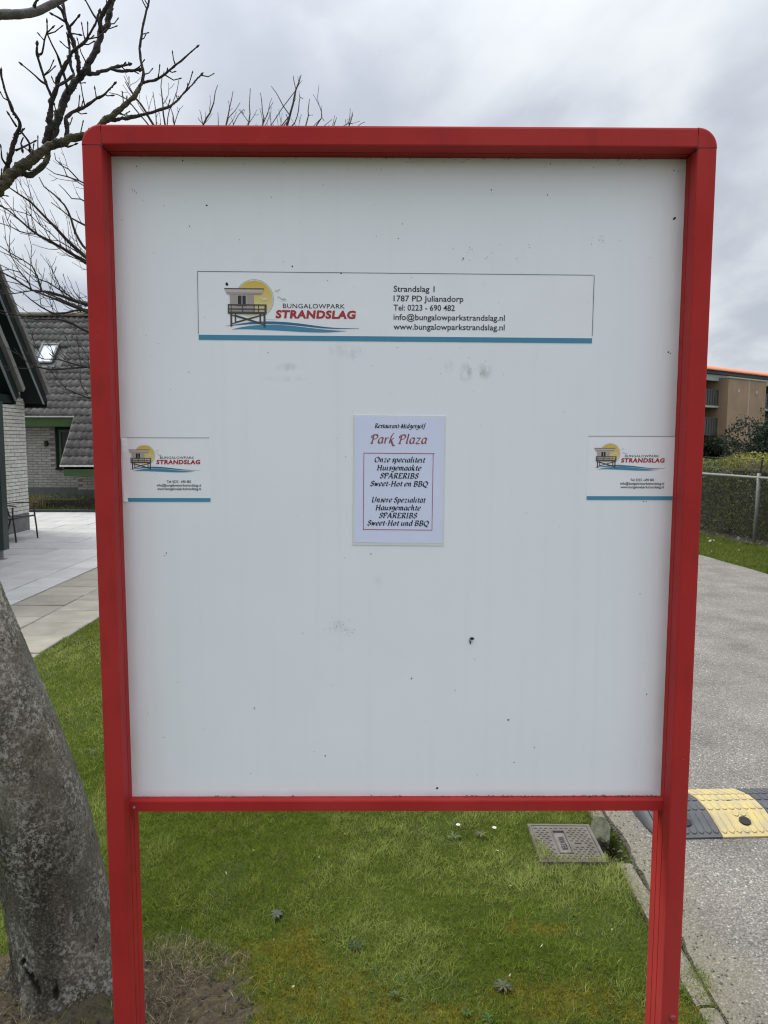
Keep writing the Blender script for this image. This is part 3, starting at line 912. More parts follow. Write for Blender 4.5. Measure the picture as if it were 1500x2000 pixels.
[(-0.21,6.1,4.091,0.0026),(-0.157,6.1,4.122,0.0021)]]
FAR_TRUNK = [(-1.69,5.7,-0.035,0.075),(-1.674,5.7,1.039,0.068),(-1.661,5.7,1.833,0.062),(-1.668,5.7,2.299,0.055),(-1.655,5.75,2.615,0.045),(-1.58,5.8,3.009,0.038),(-1.468,5.85,3.329,0.03)]
SPECKS = [(-0.6050,2.2262,0.00151),(-0.6041,2.2183,0.00060),(-0.4989,2.2392,0.00181),(-0.5011,2.2448,0.00060),(-0.6160,2.1740,0.00108),(-0.6114,2.1717,0.00108),(-0.6080,2.1672,0.00090),(-0.5920,2.1502,0.00090),(-0.5451,2.1390,0.00090),(-0.4917,2.1472,0.00072),(-0.4458,2.1405,0.00181),(-0.6429,2.1076,0.00078),(-0.5705,2.0330,0.00120),(-0.2964,2.1595,0.00078),(-0.3206,2.1216,0.00072),(-0.2307,2.1025,0.00078),(-0.3714,2.0639,0.00108),(-0.4871,2.0934,0.00120),(-0.4564,2.1941,0.00060),(-0.2495,2.0041,0.00151),(-0.2697,2.0145,0.00060),(-0.3389,2.0119,0.00060),(-0.1361,1.9883,0.00181),(-0.0572,2.1434,0.00060),(-0.1210,2.2229,0.00096),(-0.1767,2.1863,0.00090),(0.1447,2.2378,0.00151),(0.2356,2.2508,0.00151),(0.3483,2.2366,0.00120),(0.2131,2.1778,0.00133),(0.3429,2.1670,0.00120),(0.4481,2.2291,0.00096),(0.6404,2.1155,0.00331),(0.6348,2.2232,0.00120),(0.6456,2.2210,0.00120),(0.1498,2.0231,0.00181),(0.1474,2.0197,0.00120),(0.3024,2.0551,0.00072),(0.2743,2.0236,0.00090),(0.2025,2.0234,0.00090),(0.2060,2.0269,0.00090),(0.2154,2.0362,0.00072),(0.5863,2.0260,0.00096),(0.1256,2.0451,0.00078),(0.0071,2.1012,0.00120),(-0.0023,2.0677,0.00120),(0.6383,1.8093,0.00181),(0.6432,1.8069,0.00120),(-0.4962,1.7595,0.00120),(-0.5656,1.8258,0.00084),(-0.5821,1.7973,0.00072),(-0.5939,1.8447,0.00072),(-0.5407,1.7199,0.00072),(-0.0665,1.3257,0.00181),(-0.2333,1.1290,0.00090),(-0.1799,0.8175,0.00151),(0.0347,1.0154,0.00181),(0.1426,0.9854,0.00120),(0.1005,0.7331,0.00241),(0.2759,0.9093,0.00181),(0.3425,0.8379,0.00120),(0.2921,0.7995,0.00120),(0.6181,0.9746,0.00151),(0.5924,1.2275,0.00090),(-0.3539,0.9401,0.00151),(-0.4365,1.0480,0.00072),(0.5473,1.1854,0.00084),(-0.5419,1.0066,0.00084),(-0.5797,0.8656,0.00084),(0.5077,1.1251,0.00078),(-0.6159,0.9273,0.00078),(-0.5609,1.3277,0.00120),(-0.5648,1.3215,0.00090),(-0.4803,0.8865,0.00078),(0.6113,1.0540,0.00078),(-0.4030,1.9628,0.00361),(0.5141,2.0652,0.00060),(0.0739,1.7933,0.00072),(-0.1074,1.9580,0.00096),(-0.1673,1.9718,0.00090),(-0.4560,1.8864,0.00090),(0.3065,1.9795,0.00072),(0.4464,1.9248,0.00078),(0.0292,1.9796,0.00072),(0.6624,1.4538,0.00084),(0.5928,1.4550,0.00120),(0.5991,1.4537,0.00096)]
# ================================================================ SETTING
def ellipse(x, y, cx, cy, a, b, ang=0.0):
    c, s = math.cos(ang), math.sin(ang)
    u, v = (x - cx) * c + (y - cy) * s, -(x - cx) * s + (y - cy) * c
    return np.sqrt((u / a) ** 2 + (v / b) ** 2)

def soil_mask(x, y):
    """1 on the bare earth round the tree and the post's foot"""
    x, y = np.asarray(x, float), np.asarray(y, float)
    w = (vnoise(x * 9, y * 9, 3) - 0.5) * 0.7 + (vnoise(x * 28, y * 28, 4) - 0.5) * 0.45
    d = np.minimum(ellipse(x, y, -0.64, 1.98, 0.17, 0.19, -0.5), ellipse(x, y, -0.93, 1.95, 0.34, 0.24))
    d = np.minimum(d, ellipse(x, y, -0.51, 1.93, 0.14, 0.13))
    return np.clip((1.1 - d - w) / 0.3, 0, 1)

def moss_mask(x, y):
    x, y = np.asarray(x, float), np.asarray(y, float)
    w = (vnoise(x * 11, y * 11, 5) - 0.5) * 1.4 + (vnoise(x * 35, y * 35, 6) - 0.5) * 0.9
    d = np.minimum(ellipse(x, y, -0.31, 2.15, 0.14, 0.15), ellipse(x, y, -0.22, 1.98, 0.22, 0.12, -0.5))
    d = np.minimum(d, ellipse(x, y, -0.10, 1.90, 0.16, 0.10))
    d = np.minimum(d, ellipse(x, y, -0.40, 1.88, 0.16, 0.07))
    d = np.minimum(d, ellipse(x, y, 0.05, 1.90, 0.22, 0.08))
    d = np.minimum(d, ellipse(x, y, 0.52, 1.95, 0.24, 0.09) * 1.05)
    d = np.minimum(d, ellipse(x, y, 0.42, 2.28, 0.20, 0.06) * 1.3)
    d = np.minimum(d, ellipse(x, y, 0.78, 1.88, 0.10, 0.10) * 1.2)
    m_ = np.clip((1.15 - d - w) / 0.9, 0, 1)
    return m_ * np.clip(0.25 + 1.3 * (vnoise(x * 55, y * 55, 7) - 0.15), 0, 1)

def pit_mask(x, y):
    return np.clip(1.25 - ellipse(np.asarray(x, float), np.asarray(y, float), 0.905, 2.78, 0.05, 0.14), 0, 1)

def on_lawn(x, y):
    """lawn between the slab path and the kerb"""
    return (x > -2.57) & (x < 0.865)

def axis(lo, hi, step, outs):
    return np.array([-o for o in outs[::-1]] + list(np.arange(lo, hi, step)) + list(outs))
gx = np.array([-400, -150, -60, -30, -18, -12, -9, -7, -5.5, -4.4, -3.7] + list(np.arange(-3.3, 1.3, 0.028)) + [1.6, 2.2, 3, 4, 4.42, 4.6, 4.9, 5.4, 6.2, 7.5, 9, 12, 18, 30, 60, 150, 400])
gy = np.array([-60, -20, -8, -3, 0, 0.7] + list(np.arange(1.0, 4.2, 0.028)) + list(np.arange(4.2, 7.2, 0.07)) + [8, 9, 10, 12, 14, 16, 18, 21, 26, 34, 50, 80, 150, 400, 900])
GX, GY = np.meshgrid(gx, gy)
lawn = (GX > -2.6) & (GX < 0.88)
verge = (GX > 4.55)
GZ = np.where(lawn, (vnoise(GX * 4, GY * 4, 1) - 0.5) * 0.018 + (vnoise(GX * 17, GY * 17, 2) - 0.5) * 0.010 - 0.004, -0.03)
GZ = np.where(verge, -0.002, GZ)
GZ = np.where((GX < -9.5) | (GY > 30), np.where((GX > 0.8) & (GX < 4.6), -0.03, -0.012), GZ)
sm = soil_mask(GX, GY) * lawn
GZ += sm * (0.006 + (vnoise(GX * 45, GY * 45, 8) - 0.5) * 0.022)
GZ += lawn * 0.035 * np.clip(1.3 - ellipse(GX, GY, -0.90, 2.03, 0.22, 0.22), 0, 1)
GZ -= 0.16 * pit_mask(GX, GY)
gcol = np.zeros((GX.size, 3), np.float32)
gv = vnoise(GX * 3, GY * 3, 9).ravel()[:, None]
gcol[:] = np.array([0.040, 0.056, 0.009]) * (0.8 + 0.5 * gv)
sm1 = np.maximum(sm, np.clip(pit_mask(GX, GY) * 1.6, 0, 1)).ravel()[:, None]
gcol = gcol * (1 - sm1)
pd = np.clip(pit_mask(GX, GY) * 1.6, 0, 1).ravel()[:, None]
gcol = gcol + np.array([0.012, 0.010, 0.008]) * pd + (1 - pd) * np.array([0.066, 0.055, 0.038]) * sm1  # pit ground blackened, painting in the shade down the hole
mm1 = (moss_mask(GX, GY) * lawn).ravel()[:, None] * (1 - sm1)
gcol = gcol * (1 - mm1 * 0.8) + np.array([0.12, 0.105, 0.022]) * mm1 * 0.8
ny_, nx_ = GX.shape
ii = np.arange(nx_ * ny_).reshape(ny_, nx_)
GF = np.stack([ii[:-1, :-1], ii[:-1, 1:], ii[1:, 1:], ii[1:, :-1]], -1).reshape(-1, 4)
gr = npmesh('ground', np.stack([GX, GY, GZ], -1).reshape(-1, 3), GF, MT['ground'], gcol, smooth=True)
tag(gr, kind='structure')

def ground_z(x, y):
    x, y = np.asarray(x, float), np.asarray(y, float)
    z = (vnoise(x * 4, y * 4, 1) - 0.5) * 0.018 + (vnoise(x * 17, y * 17, 2) - 0.5) * 0.010 - 0.004
    z = z + 0.035 * np.clip(1.3 - ellipse(x, y, -0.90, 2.03, 0.22, 0.22), 0, 1)
    return z

# ---------------------------------------------------------------- grass
def blades(x, y, z, h, w, lean, cols, az=None):
    """two-segment tapering blades at (x, y): arrays in, (V, F, C) out"""
    n = len(x)
    az = RNG.random(n) * 2 * PI if az is None else az
    face = RNG.random(n) * PI
    dx, dy = np.cos(az) * lean * h, np.sin(az) * lean * h
    wx, wy = np.cos(face) * w / 2, np.sin(face) * w / 2
    hz = h * np.sqrt(np.clip(1 - lean ** 2 * 0.8, 0.05, 1))
    V = np.zeros((n, 5, 3), np.float32)
    V[:, 0] = np.stack([x - wx, y - wy, z], 1)
    V[:, 1] = np.stack([x + wx, y + wy, z], 1)
    V[:, 2] = np.stack([x + wx * 0.8 + dx * 0.38, y + wy * 0.8 + dy * 0.38, z + hz * 0.62], 1)
    V[:, 3] = np.stack([x - wx * 0.8 + dx * 0.38, y - wy * 0.8 + dy * 0.38, z + hz * 0.62], 1)
    V[:, 4] = np.stack([x + dx, y + dy, z + hz], 1)
    b = np.arange(n)[:, None] * 5
    F = np.concatenate([b + np.array([[0, 1, 2]]), b + np.array([[0, 2, 3]]), b + np.array([[3, 2, 4]])])
    C = np.repeat(cols[:, None, :], 5, 1)
    return V.reshape(-1, 3), F, C.reshape(-1, 3)

COVER = ((0.595, 2.625), (0.858, 2.915))
def cover_mask(x, y):
    """lid left clear of grass, its near left corner overgrown"""
    ins = (x > 0.592) & (x < 0.862) & (y > 2.628) & (y < 2.925)
    edge = 0.600 + 0.085 * np.clip((2.83 - y) / 0.19, 0, 1) ** 1.4 + (vnoise(x * 40, y * 40, 12) - 0.5) * 0.02
    near = 2.650 + (vnoise(x * 60, y * 60, 13) - 0.5) * 0.02
    return ins & (x > edge) & (y > near)

def make_grass(name, n, x0, x1, y0, y1, hl, wl, keep=None, pale=0.0, label=None, dens_pow=0.0):
    x = RNG.uniform(x0, x1, n)
    y = RNG.uniform(y0, y1, n)
    if dens_pow:
        y = y0 + (y1 - y0) * RNG.random(n) ** dens_pow
    k = np.ones(n, bool)
    if keep is not None:
        k &= keep(x, y)
    x, y = x[k], y[k]
    n = len(x)
    big = vnoise(x * 2.3, y * 2.3, 21)
    mid = vnoise(x * 8, y * 8, 22)
    tuft = vnoise(x * 24, y * 24, 23)
    mo = moss_mask(x, y)
    h = RNG.uniform(*hl, n) * (0.45 + 0.6 * mid + 0.75 * tuft ** 2) * (1 - 0.6 * mo)
    w = RNG.uniform(*wl, n)
    lean = np.clip(RNG.normal(0.74, 0.24, n), 0.05, 1.0)
    comb = vnoise(x * 7, y * 7, 24) * 4 * PI + RNG.normal(0, 2.2, n)
    z = ground_z(x, y) - 0.004
    z = z + 0.017 * ((x > 0.592) & (x < 0.860) & (y > 2.628) & (y < 2.915))
    g1, g2, g3 = np.array([0.128, 0.178, 0.019]), np.array([0.315, 0.355, 0.110]), np.array([0.036, 0.066, 0.005])
    t = np.clip(RNG.normal(0.32, 0.30, n) + (big - 0.5) * 0.9 + (mid - 0.5) * 0.5, -0.8, 1)
    c = np.where(t[:, None] >= 0, g1 * (1 - t[:, None]) + g2 * t[:, None], g1 * (1 + t[:, None]) - g3 * t[:, None])
    dry = RNG.random(n) < 0.05 + 0.09 * mid
    c[dry] = np.array([0.24, 0.225, 0.095]) * RNG.uniform(0.6, 1.1, (dry.sum(), 1))
    greyish = (vnoise(x * 3.5, y * 3.5, 31) > 0.70) & (RNG.random(n) < 0.3)
    c[greyish] = np.array([0.16, 0.21, 0.085]) * RNG.uniform(0.6, 1.1, (greyish.sum(), 1))
    mk = RNG.random(n) < mo * 0.8
    c[mk] = np.array([0.245, 0.235, 0.040]) * RNG.uniform(0.45, 1.15, (mk.sum(), 1)) * np.array([1, 1.0, 1])
    c = c * (0.78 + 0.5 * tuft[:, None])
    V, F, C = blades(x, y, z, h, w, lean, c, comb)
    o = npmesh(name, V, F, MT['grass'], C)
    tag(o, kind='stuff')
    if label:
        o['label'] = label
    return o

def keep_near(x, y):
    edge = 0.938 + (vnoise(x * 6, y * 6, 14) - 0.5) * 0.07 + (vnoise(x * 25, y * 25, 16) - 0.5) * 0.05 - 0.045 * np.clip(1 - np.abs(y - 2.75) / 0.5, 0, 1) + 0.045 * np.clip(1 - np.abs(y - 2.03) / 0.12, 0, 1)
    s = soil_mask(x, y)
    return (x < edge) & ~cover_mask(x, y) & (RNG.random(len(x)) > s * 0.97) & (pit_mask(x, y) < 0.3)
make_grass('grass', 125000, -1.0, 0.97, 1.55, 3.35, (0.014, 0.036), (0.0013, 0.0026), keep_near)
make_grass('grass', 30000, -1.75, -0.95, 1.6, 3.4, (0.02, 0.042), (0.0016, 0.003), lambda x, y: (RNG.random(len(x)) > soil_mask(x, y) * 0.97) & (x < -0.75 * (y > 0)) & (x > -0.62 * y - 0.2))
make_grass('grass', 52000, -2.58, -0.85, 3.3, 6.6, (0.022, 0.04), (0.0026, 0.0046), lambda x, y: x > -2.57 + (vnoise(x * 5, y * 5, 15) - 0.5) * 0.07)
make_grass('grass', 30000, -0.9, 0.9, 3.3, 9.0, (0.025, 0.045), (0.004, 0.007), lambda x, y: x < 0.88)
# moss cushion between the blades: very short dense tips
def moss_tips(n):
    x = RNG.uniform(-0.62, 0.9, n)
    y = RNG.uniform(1.75, 2.40, n)
    k = (RNG.random(n) < moss_mask(x, y)) & (RNG.random(n) > soil_mask(x, y) * 0.8)
    x, y = x[k], y[k]
    n = len(x)
    c = np.array([0.25, 0.23, 0.030]) * RNG.uniform(0.4, 1.3, (n, 1)) * (1 + RNG.normal(0, 0.08, (n, 3)))
    V, F, C = blades(x, y, ground_z(x, y) - 0.002, RNG.uniform(0.006, 0.014, n), RNG.uniform(0.002, 0.0034, n), RNG.uniform(0.2, 0.9, n), np.clip(c, 0, 1))
    tag(npmesh('moss', V, F, MT['grass'], C), kind='stuff')
moss_tips(60000)
# dead straw lying round the tree and at the foot of the left post
def straw(n, spots, z_add=0.004):
    xs, ys = [], []
    for cx, cy, a, b, q in spots:
        m_ = int(n * q)
        r, th = np.sqrt(RNG.random(m_)), RNG.random(m_) * 2 * PI
        xs.append(cx + a * r * np.cos(th))
        ys.append(cy + b * r * np.sin(th))
    x, y = np.concatenate(xs), np.concatenate(ys)
    k = ellipse(x, y, -0.895, 2.03, 0.15, 0.15) > 1
    x, y = x[k], y[k]
    n = len(x)
    c = np.array([0.30, 0.245, 0.145]) * (0.10 + 1.05 * RNG.random((n, 1)) ** 1.8)
    c[RNG.random(n) < 0.3] *= np.array([0.72, 0.75, 0.8])
    z = ground_z(x, y) + 0.006 + RNG.random(n) * z_add
    V, F, C = blades(x, y, z, RNG.uniform(0.010, 0.042, n), RNG.uniform(0.0007, 0.0017, n), RNG.uniform(0.86, 1.05, n), c)
    tag(npmesh('dead_grass', V, F, MT['straw'], C), kind='stuff')
straw(5200, [(-0.66, 2.02, 0.12, 0.22, 0.42), (-1.06, 1.95, 0.14, 0.16, 0.30), (-0.56, 2.10, 0.16, 0.09, 0.17), (-0.55, 1.96, 0.18, 0.16, 0.11)], 0.012)
# earth crumbs
def crumbs(name, n, pos, size, mat, colr=None):
    mb = MB()
    for i in range(n):
        x, y, z = pos(i)
        r = size() 
        vs = []
        for a in ((1, 0, 0), (-1, 0, 0), (0, 1, 0), (0, -1, 0), (0, 0, 1), (0, 0, -1)):
            q = r * random.uniform(0.6, 1.25)
            vs.append((x + a[0] * q, y + a[1] * q, z + a[2] * q * 0.7))
        mb.add(vs, [(0, 2, 4), (2, 1, 4), (1, 3, 4), (3, 0, 4), (2, 0, 5), (1, 2, 5), (3, 1, 5), (0, 3, 5)])
    return tag(mb.build(name, mat), kind='stuff')
def soil_pos(i):
    while True:
        x, y = random.uniform(-1.15, -0.36), random.uniform(1.74, 2.22)
        if soil_mask(np.array([x]), np.array([y]))[0] > 0.5:
            return x, y, float(ground_z(x, y)) + 0.006
crumbs('soil', 900, soil_pos, lambda: random.uniform(0.002, 0.0075), MT['soil'])

# far-side verge grass, coarser with distance
def keep_verge(x, y):
    rx = 4.46 + (10.176 - y) * 0.118
    return (x > rx + 0.03 + (vnoise(x * 4, y * 4, 17) - 0.5) * 0.12) & (x < 5.5 + (12.9 - y) * 0.21 + (vnoise(x * 3, y * 3, 18) - 0.5) * 0.5)
def verge_grass(n):
    x, y = RNG.uniform(4.2, 7.2, n), RNG.uniform(7.5, 14, n)
    k = keep_verge(x, y)
    x, y = x[k], y[k]
    n = len(x)
    t = RNG.random((n, 1)) * 0.7 + 0.5 * (vnoise(x * 2.5, y * 2.5, 19)[:, None] - 0.3)
    c = np.array([0.070, 0.105, 0.016]) * (1 - t) + np.array([0.175, 0.195, 0.050]) * t
    V, F, C = blades(x, y, np.full(n, -0.006), RNG.uniform(0.02, 0.06, n), RNG.uniform(0.006, 0.013, n), RNG.uniform(0.3, 0.95, n), np.clip(c, 0.01, 1))
    tag(npmesh('grass', V, F, MT['grass'], C), kind='stuff')
verge_grass(34000)

# ---------------------------------------------------------------- road
def edge_strip(ys, fx):
    return [(fx(y) , y) for y in ys]
mb = MB()
ys = list(np.arange(-6, 1.6, 0.4)) + list(np.arange(1.6, 3.6, 0.02)) + list(np.arange(3.6, 14, 0.12)) + [15, 18, 24, 34, 60, 90]
def road_left(y):
    j = 0.012 * (vnoise(np.array([y * 9.0]), np.array([0.5]), 41)[0] - 0.5) * 2 + 0.008 * (vnoise(np.array([y * 40.0]), np.array([0.5]), 42)[0] - 0.5)
    if 2.63 < y < 2.93:
        j += 0.015 * math.sin((y - 2.63) / 0.30 * PI)
    return 0.957 + j - (0.012 * max(0, y - 3))
def road_right(y):
    x = 4.46 + (10.176 - min(y, 22)) * 0.118 if y > 2 else 5.42
    return x + 0.07 * (vnoise(np.array([y * 2.2]), np.array([2.5]), 43)[0] - 0.5)
prev = None
for y in ys:
    a, b = road_left(y), road_right(y)
    row = [(a, y, -0.03), (a, y, 0.004), (b, y, 0.004), (b, y, -0.03)]
    if prev:
        mb.add(prev + row, [(i, i + 1, 5 + i, 4 + i) for i in range(3)])
    prev = row
tag(mb.build('road', MT['asphalt'], recalc=False), kind='structure')

# kerb: flush concrete edging stones, one broken away at the cover
kerb = thing('kerb', None, None, (0.91, 2.2, 0))
kerb['kind'] = 'structure'
del_keys = [k for k in ('label', 'category') if k in kerb.keys()]
def kerb_stone(y0, y1, x0=0.892, x1=0.948, top=0.008, tilt=0.0):
    bm = bmesh.new()
    n = max(2, int((y1 - y0) / 0.03))
    secs = []
    for i in range(n + 1):
        y = y0 + 0.006 + (y1 - y0 - 0.012) * i / n
        j = lambda s: (mnoise.noise(Vector((y * 14, s, 0.3)))) * 0.007
        sh = -0.012 * max(0, y - 3)
        secs.append([bm.verts.new((x0 + j(1) + sh, y, -0.09)), bm.verts.new((x0 + j(1) + sh, y, top - 0.006)), bm.verts.new((x0 + 0.012 + j(2) + sh, y, top + j(3) * 0.6)),
                     bm.verts.new((x1 - 0.012 + j(4) + sh, y, top + j(5) * 0.6 + tilt)), bm.verts.new((x1 + j(6) + sh, y, top - 0.008 + tilt)), bm.verts.new((x1 + j(6) + sh, y, -0.09))])
    for a, b in zip(secs, secs[1:]):
        for k in range(5):
            bm.faces.new((a[k], a[k + 1], b[k + 1], b[k]))
    bm.faces.new(secs[0])
    bm.faces.new(secs[-1][::-1])
    bmesh.ops.recalc_face_normals(bm, faces=bm.faces)
    me = bpy.data.meshes.new('kerb_stone')
    bmesh.ops.translate(bm, verts=bm.verts, vec=(-0.91, -2.2, 0))
    bm.to_mesh(me)
    bm.free()
    me.materials.append(MT['asphalt'])
    return link('kerb_stone', me, kerb)
y = -2.0
cuts = [-2.0, -1.0, 0.0, 0.98, 1.93, 2.64]
for a, b in zip(cuts, cuts[1:]):
    kerb_stone(a, b, top=0.004 + 0.003 * random.random())
cuts = [2.925, 3.62, 4.6, 5.6, 6.6, 7.6, 8.6, 9.6, 10.6, 11.6, 12.6]
for a, b in zip(cuts, cuts[1:]):
    kerb_stone(a, b, top=0.006)
# the snapped-off lump leaning over the hole
bm = bmesh.new()
bmesh.ops.create_icosphere(bm, subdivisions=3, radius=1)
for v in bm.verts:
    p = v.co.copy()
    q = Vector([max(-0.72, min(0.72, c)) for c in p])
    q *= 1 + 0.12 * mnoise.noise(p * 2.5) + 0.06 * mnoise.noise(p * 7)
    v.co = Vector((q.x * 0.045, q.y * 0.085, q.z * 0.045))
bmesh.ops.rotate(bm, verts=bm.verts, cent=(0, 0, 0), matrix=Matrix.Rotation(math.radians(18), 3, 'X') @ Matrix.Rotation(math.radians(-14), 3, 'Z') @ Matrix.Rotation(math.radians(22), 3, 'Y'))
bmesh.ops.translate(bm, verts=bm.verts, vec=(0.889 - 0.91, 2.862 - 2.2, -0.004))
me = bpy.data.meshes.new('kerb_stone')
bm.to_mesh(me)
bm.free()
me.materials.append(MT['kerb'])
tag(link('kerb_stone', me, kerb), 'broken lump of kerb tipped beside the hole')

# loose chips and litter in the hole by the kerb
crumbs('gravel', 130, lambda i: (lambda x, y: (x, y, -0.09 * float(pit_mask(np.array([x]), np.array([y]))[0]) + 0.004))(random.gauss(0.915, 0.025), random.uniform(2.60, 2.92)), lambda: random.uniform(0.003, 0.010), MT['kerb'])
crumbs('gravel', 260, lambda i: (random.gauss(1.0, 0.05), random.uniform(1.8, 3.4), 0.006), lambda: random.uniform(0.0015, 0.005), MT['kerb'])

# ---------------------------------------------------------------- slab path and patio
slab_me = {}
def slab_mesh(w, d, h, mat, key, bev=0.006):
    if key in slab_me:
        return slab_me[key]
    bm = bmesh.new()
    bmesh.ops.create_cube(bm, size=1)
    bmesh.ops.scale(bm, verts=bm.verts, vec=(w, d, h))
    bmesh.ops.translate(bm, verts=bm.verts, vec=(0, 0, -h / 2))
    tope = [e_ for e_ in bm.edges if all(v.co.z > -h * 0.1 for v in e_.verts)]
    bmesh.ops.bevel(bm, geom=tope, offset=bev, segments=1, affect='EDGES')
    me = bpy.data.meshes.new(key)
    bm.to_mesh(me)
    bm.free()
    me.materials.append(mat)
    slab_me[key] = me
    return me
path = thing('path', None, None, (-3.09, 6.0, 0))
path['kind'] = 'structure'
mb = MB()
mb.box((-3.585, -2, -0.05), (-2.575, 18, -0.006))
mb.build('joint_bed', MT['soil'], path, (-3.09, 6.0, 0))
path_slab = slab_mesh(0.50, 0.447, 0.05, MT['slab'], 'slab')
for cx, off in ((-3.335, 0.22), (-2.825, 0.0)):
    yy = 2.4 + off
    for k in range(30):
        if yy > 15.6:
            break
        o = link('slab', path_slab, path, (cx + 3.09 + random.uniform(-0.003, 0.003), yy - 6.0 + random.uniform(-0.003, 0.003), 0.010 + random.uniform(-0.003, 0.003)))
        o.rotation_euler = (random.gauss(0, 0.004), random.gauss(0, 0.004), random.gauss(0, 0.004))
        yy += 0.455
pat = thing('patio', None, None, (-6.4, 11.0, 0))
pat['kind'] = 'structure'
mb = MB()
mb.box((-12.2, 4.0, -0.05), (-3.600, 16.05, -0.004))
mb.build('joint_bed', MT['soil'], pat, (-6.4, 11, 0))
edge_tile = slab_mesh(0.345, 0.585, 0.05, MT['patio'], 'edge_tile', 0.004)
tile_me = slab_mesh(0.785, 0.585, 0.05, MT['patio'], 'paving_tile', 0.004)
nt_ = 0
for r in range(20):
    yy = 4.35 + 0.6 * r
    if yy > 15.8:
        break
    o = link('paving_tile', edge_tile, pat, (-3.778 + 6.4, yy - 11 + 0.13, 0.012 + random.uniform(-0.001, 0.001)))
    for cidx in range(11):
        cx = -4.36 - 0.8 * cidx - (0.4 if r % 2 else 0)
        if cx < -11.8 or (cx > -4.35 and r % 2 == 0 and False):
            break
        o = link('paving_tile', tile_me, pat, (cx + 6.4, yy - 11, 0.012 + random.uniform(-0.0015, 0.0015)))
        o.rotation_euler = (random.gauss(0, 0.0012), random.gauss(0, 0.0012), 0)
    if r % 2:
        link('paving_tile', slab_mesh(0.394, 0.594, 0.05, MT['patio'], 'half_tile', 0.004), pat, (-4.16 + 6.4, yy - 11, 0.012))
# ================================================================ INFORMATION BOARD
BO = (0.034386, 1.758663, 0.0)
board = thing('information_board', 'white information board in a red frame on two red posts', 'sign', BO, 0.008087)
FR, BK = -0.063, 0.042                                  # front and back of the post profile; the sheet's face is at y = 0
U_IN, U_OUT = 0.662, 0.7068
Z_IN, Z_OUT = 2.2500, 2.2945
Z_RAIL0, Z_RAIL1 = 0.683, 0.7117
# half profile (distance from the outer face, depth): outer face .. front .. inner side with its grooves .. back
WP = U_OUT - U_IN
PROF = [(0.0, BK), (0.0, FR + 0.006), (0.0018, FR + 0.0018), (0.006, FR), (WP - 0.004, FR), (WP - 0.001, FR + 0.0012), (WP, FR + 0.004),
        (WP, -0.026), (WP - 0.0035, -0.0245), (WP - 0.0035, -0.0215), (WP - 0.0006, -0.020), (WP - 0.0006, 0.006), (WP - 0.003, 0.0072), (WP - 0.003, 0.0092), (WP - 0.0006, 0.0105), (WP - 0.0006, BK)]
for sgn, nm in ((-1, 'left'), (1, 'right')):
    mb = MB()
    mb.prism(PROF, lambda p, h: (sgn * (U_OUT - p[0]), p[1], h), -0.45, Z_IN - 0.0008)
    po = mb.build('post', MT['red'], board)
    # coach-bolt head low on the front face
    mb = MB()
    zc = 0.163 if sgn > 0 else 0.12
    uc = sgn * 0.690
    ring = []
    for k, (r, d) in enumerate(((0.0085, FR - 0.0002), (0.0085, FR - 0.0025), (0.0055, FR - 0.0045))):
        ring += [(uc + r * math.cos(a * PI / 6), d, zc + r * math.sin(a * PI / 6)) for a in range(12)]
    fs = [(k * 12 + a, k * 12 + (a + 1) % 12, (k + 1) * 12 + (a + 1) % 12, (k + 1) * 12 + a) for k in range(2) for a in range(12)] + [tuple(range(24, 36))]
    mb.add(ring, fs)
    mb.build('bolt', MT['bolt'], po)
mb = MB()
mb.prism(PROF, lambda p, h: (h, p[1], Z_OUT - p[0] * (Z_OUT - Z_IN) / WP), -U_IN + 0.0008, U_IN - 0.0008)
mb.build('top_rail', MT['red'], board)
for sgn in (-1, 1):
    # quarter-round corner casting
    mb = MB()
    n = 14
    prof = [(1.0, BK), (1.0, FR + 0.005), (0.96, FR + 0.0012), (0.88, FR - 0.0004), (0.0, FR - 0.0004)]
    vs = []
    for k in range(n + 1):
        a = PI / 2 * k / n
        for r, d in prof:
            vs.append((sgn * (U_IN + 0.0003 + r * (U_OUT - U_IN) * math.cos(a)), d, Z_IN + 0.0003 + r * (Z_OUT - Z_IN) * math.sin(a)))
    m_ = len(prof)
    fs = [(k * m_ + j, k * m_ + j + 1, (k + 1) * m_ + j + 1, (k + 1) * m_ + j) for k in range(n) for j in range(m_ - 1)]
    mb.add(vs, fs)
    bb = [(sgn * (U_IN + 0.0003), BK, Z_IN + 0.0003)] + [vs[k * m_] for k in range(n + 1)]
    mb.add(bb, [(0, k + 1, k + 2) for k in range(n)])
    mb.build('corner_piece', MT['red'], board)
    # dirty sealing line in the corner joints
    mb = MB()
    a, b = sorted((sgn * (U_IN - 0.002), sgn * U_OUT * 0.985))
    mb.box((a, FR - 0.0002, Z_IN - 0.0014), (b, FR + 0.02, Z_IN + 0.0010))
    a, b = sorted((sgn * (U_IN - 0.0012), sgn * (U_IN + 0.0006)))
    mb.box((a, FR - 0.00015, Z_IN - 0.004), (b, FR + 0.02, Z_IN + 0.026))
    mb.build('joint', MT['red_dirt'], board)
mb = MB()
rp = [(-0.020, Z_RAIL0), (-0.020, Z_RAIL1 - 0.004), (-0.0185, Z_RAIL1 - 0.0012), (-0.016, Z_RAIL1), (0.018, Z_RAIL1), (0.018, Z_RAIL0)]
mb.prism(rp, lambda p, h: (h, p[0], p[1]), -U_IN - 0.004, U_IN + 0.004)
br = mb.build('bottom_rail', MT['red'], board)
mb = MB()
sc_ = []
for r, d in ((0.0035, -0.0202), (0.0035, -0.022), (0.0022, -0.0228)):
    sc_ += [(-0.652 + r * math.cos(a * PI / 5), d, 0.694 + r * math.sin(a * PI / 5)) for a in range(10)]
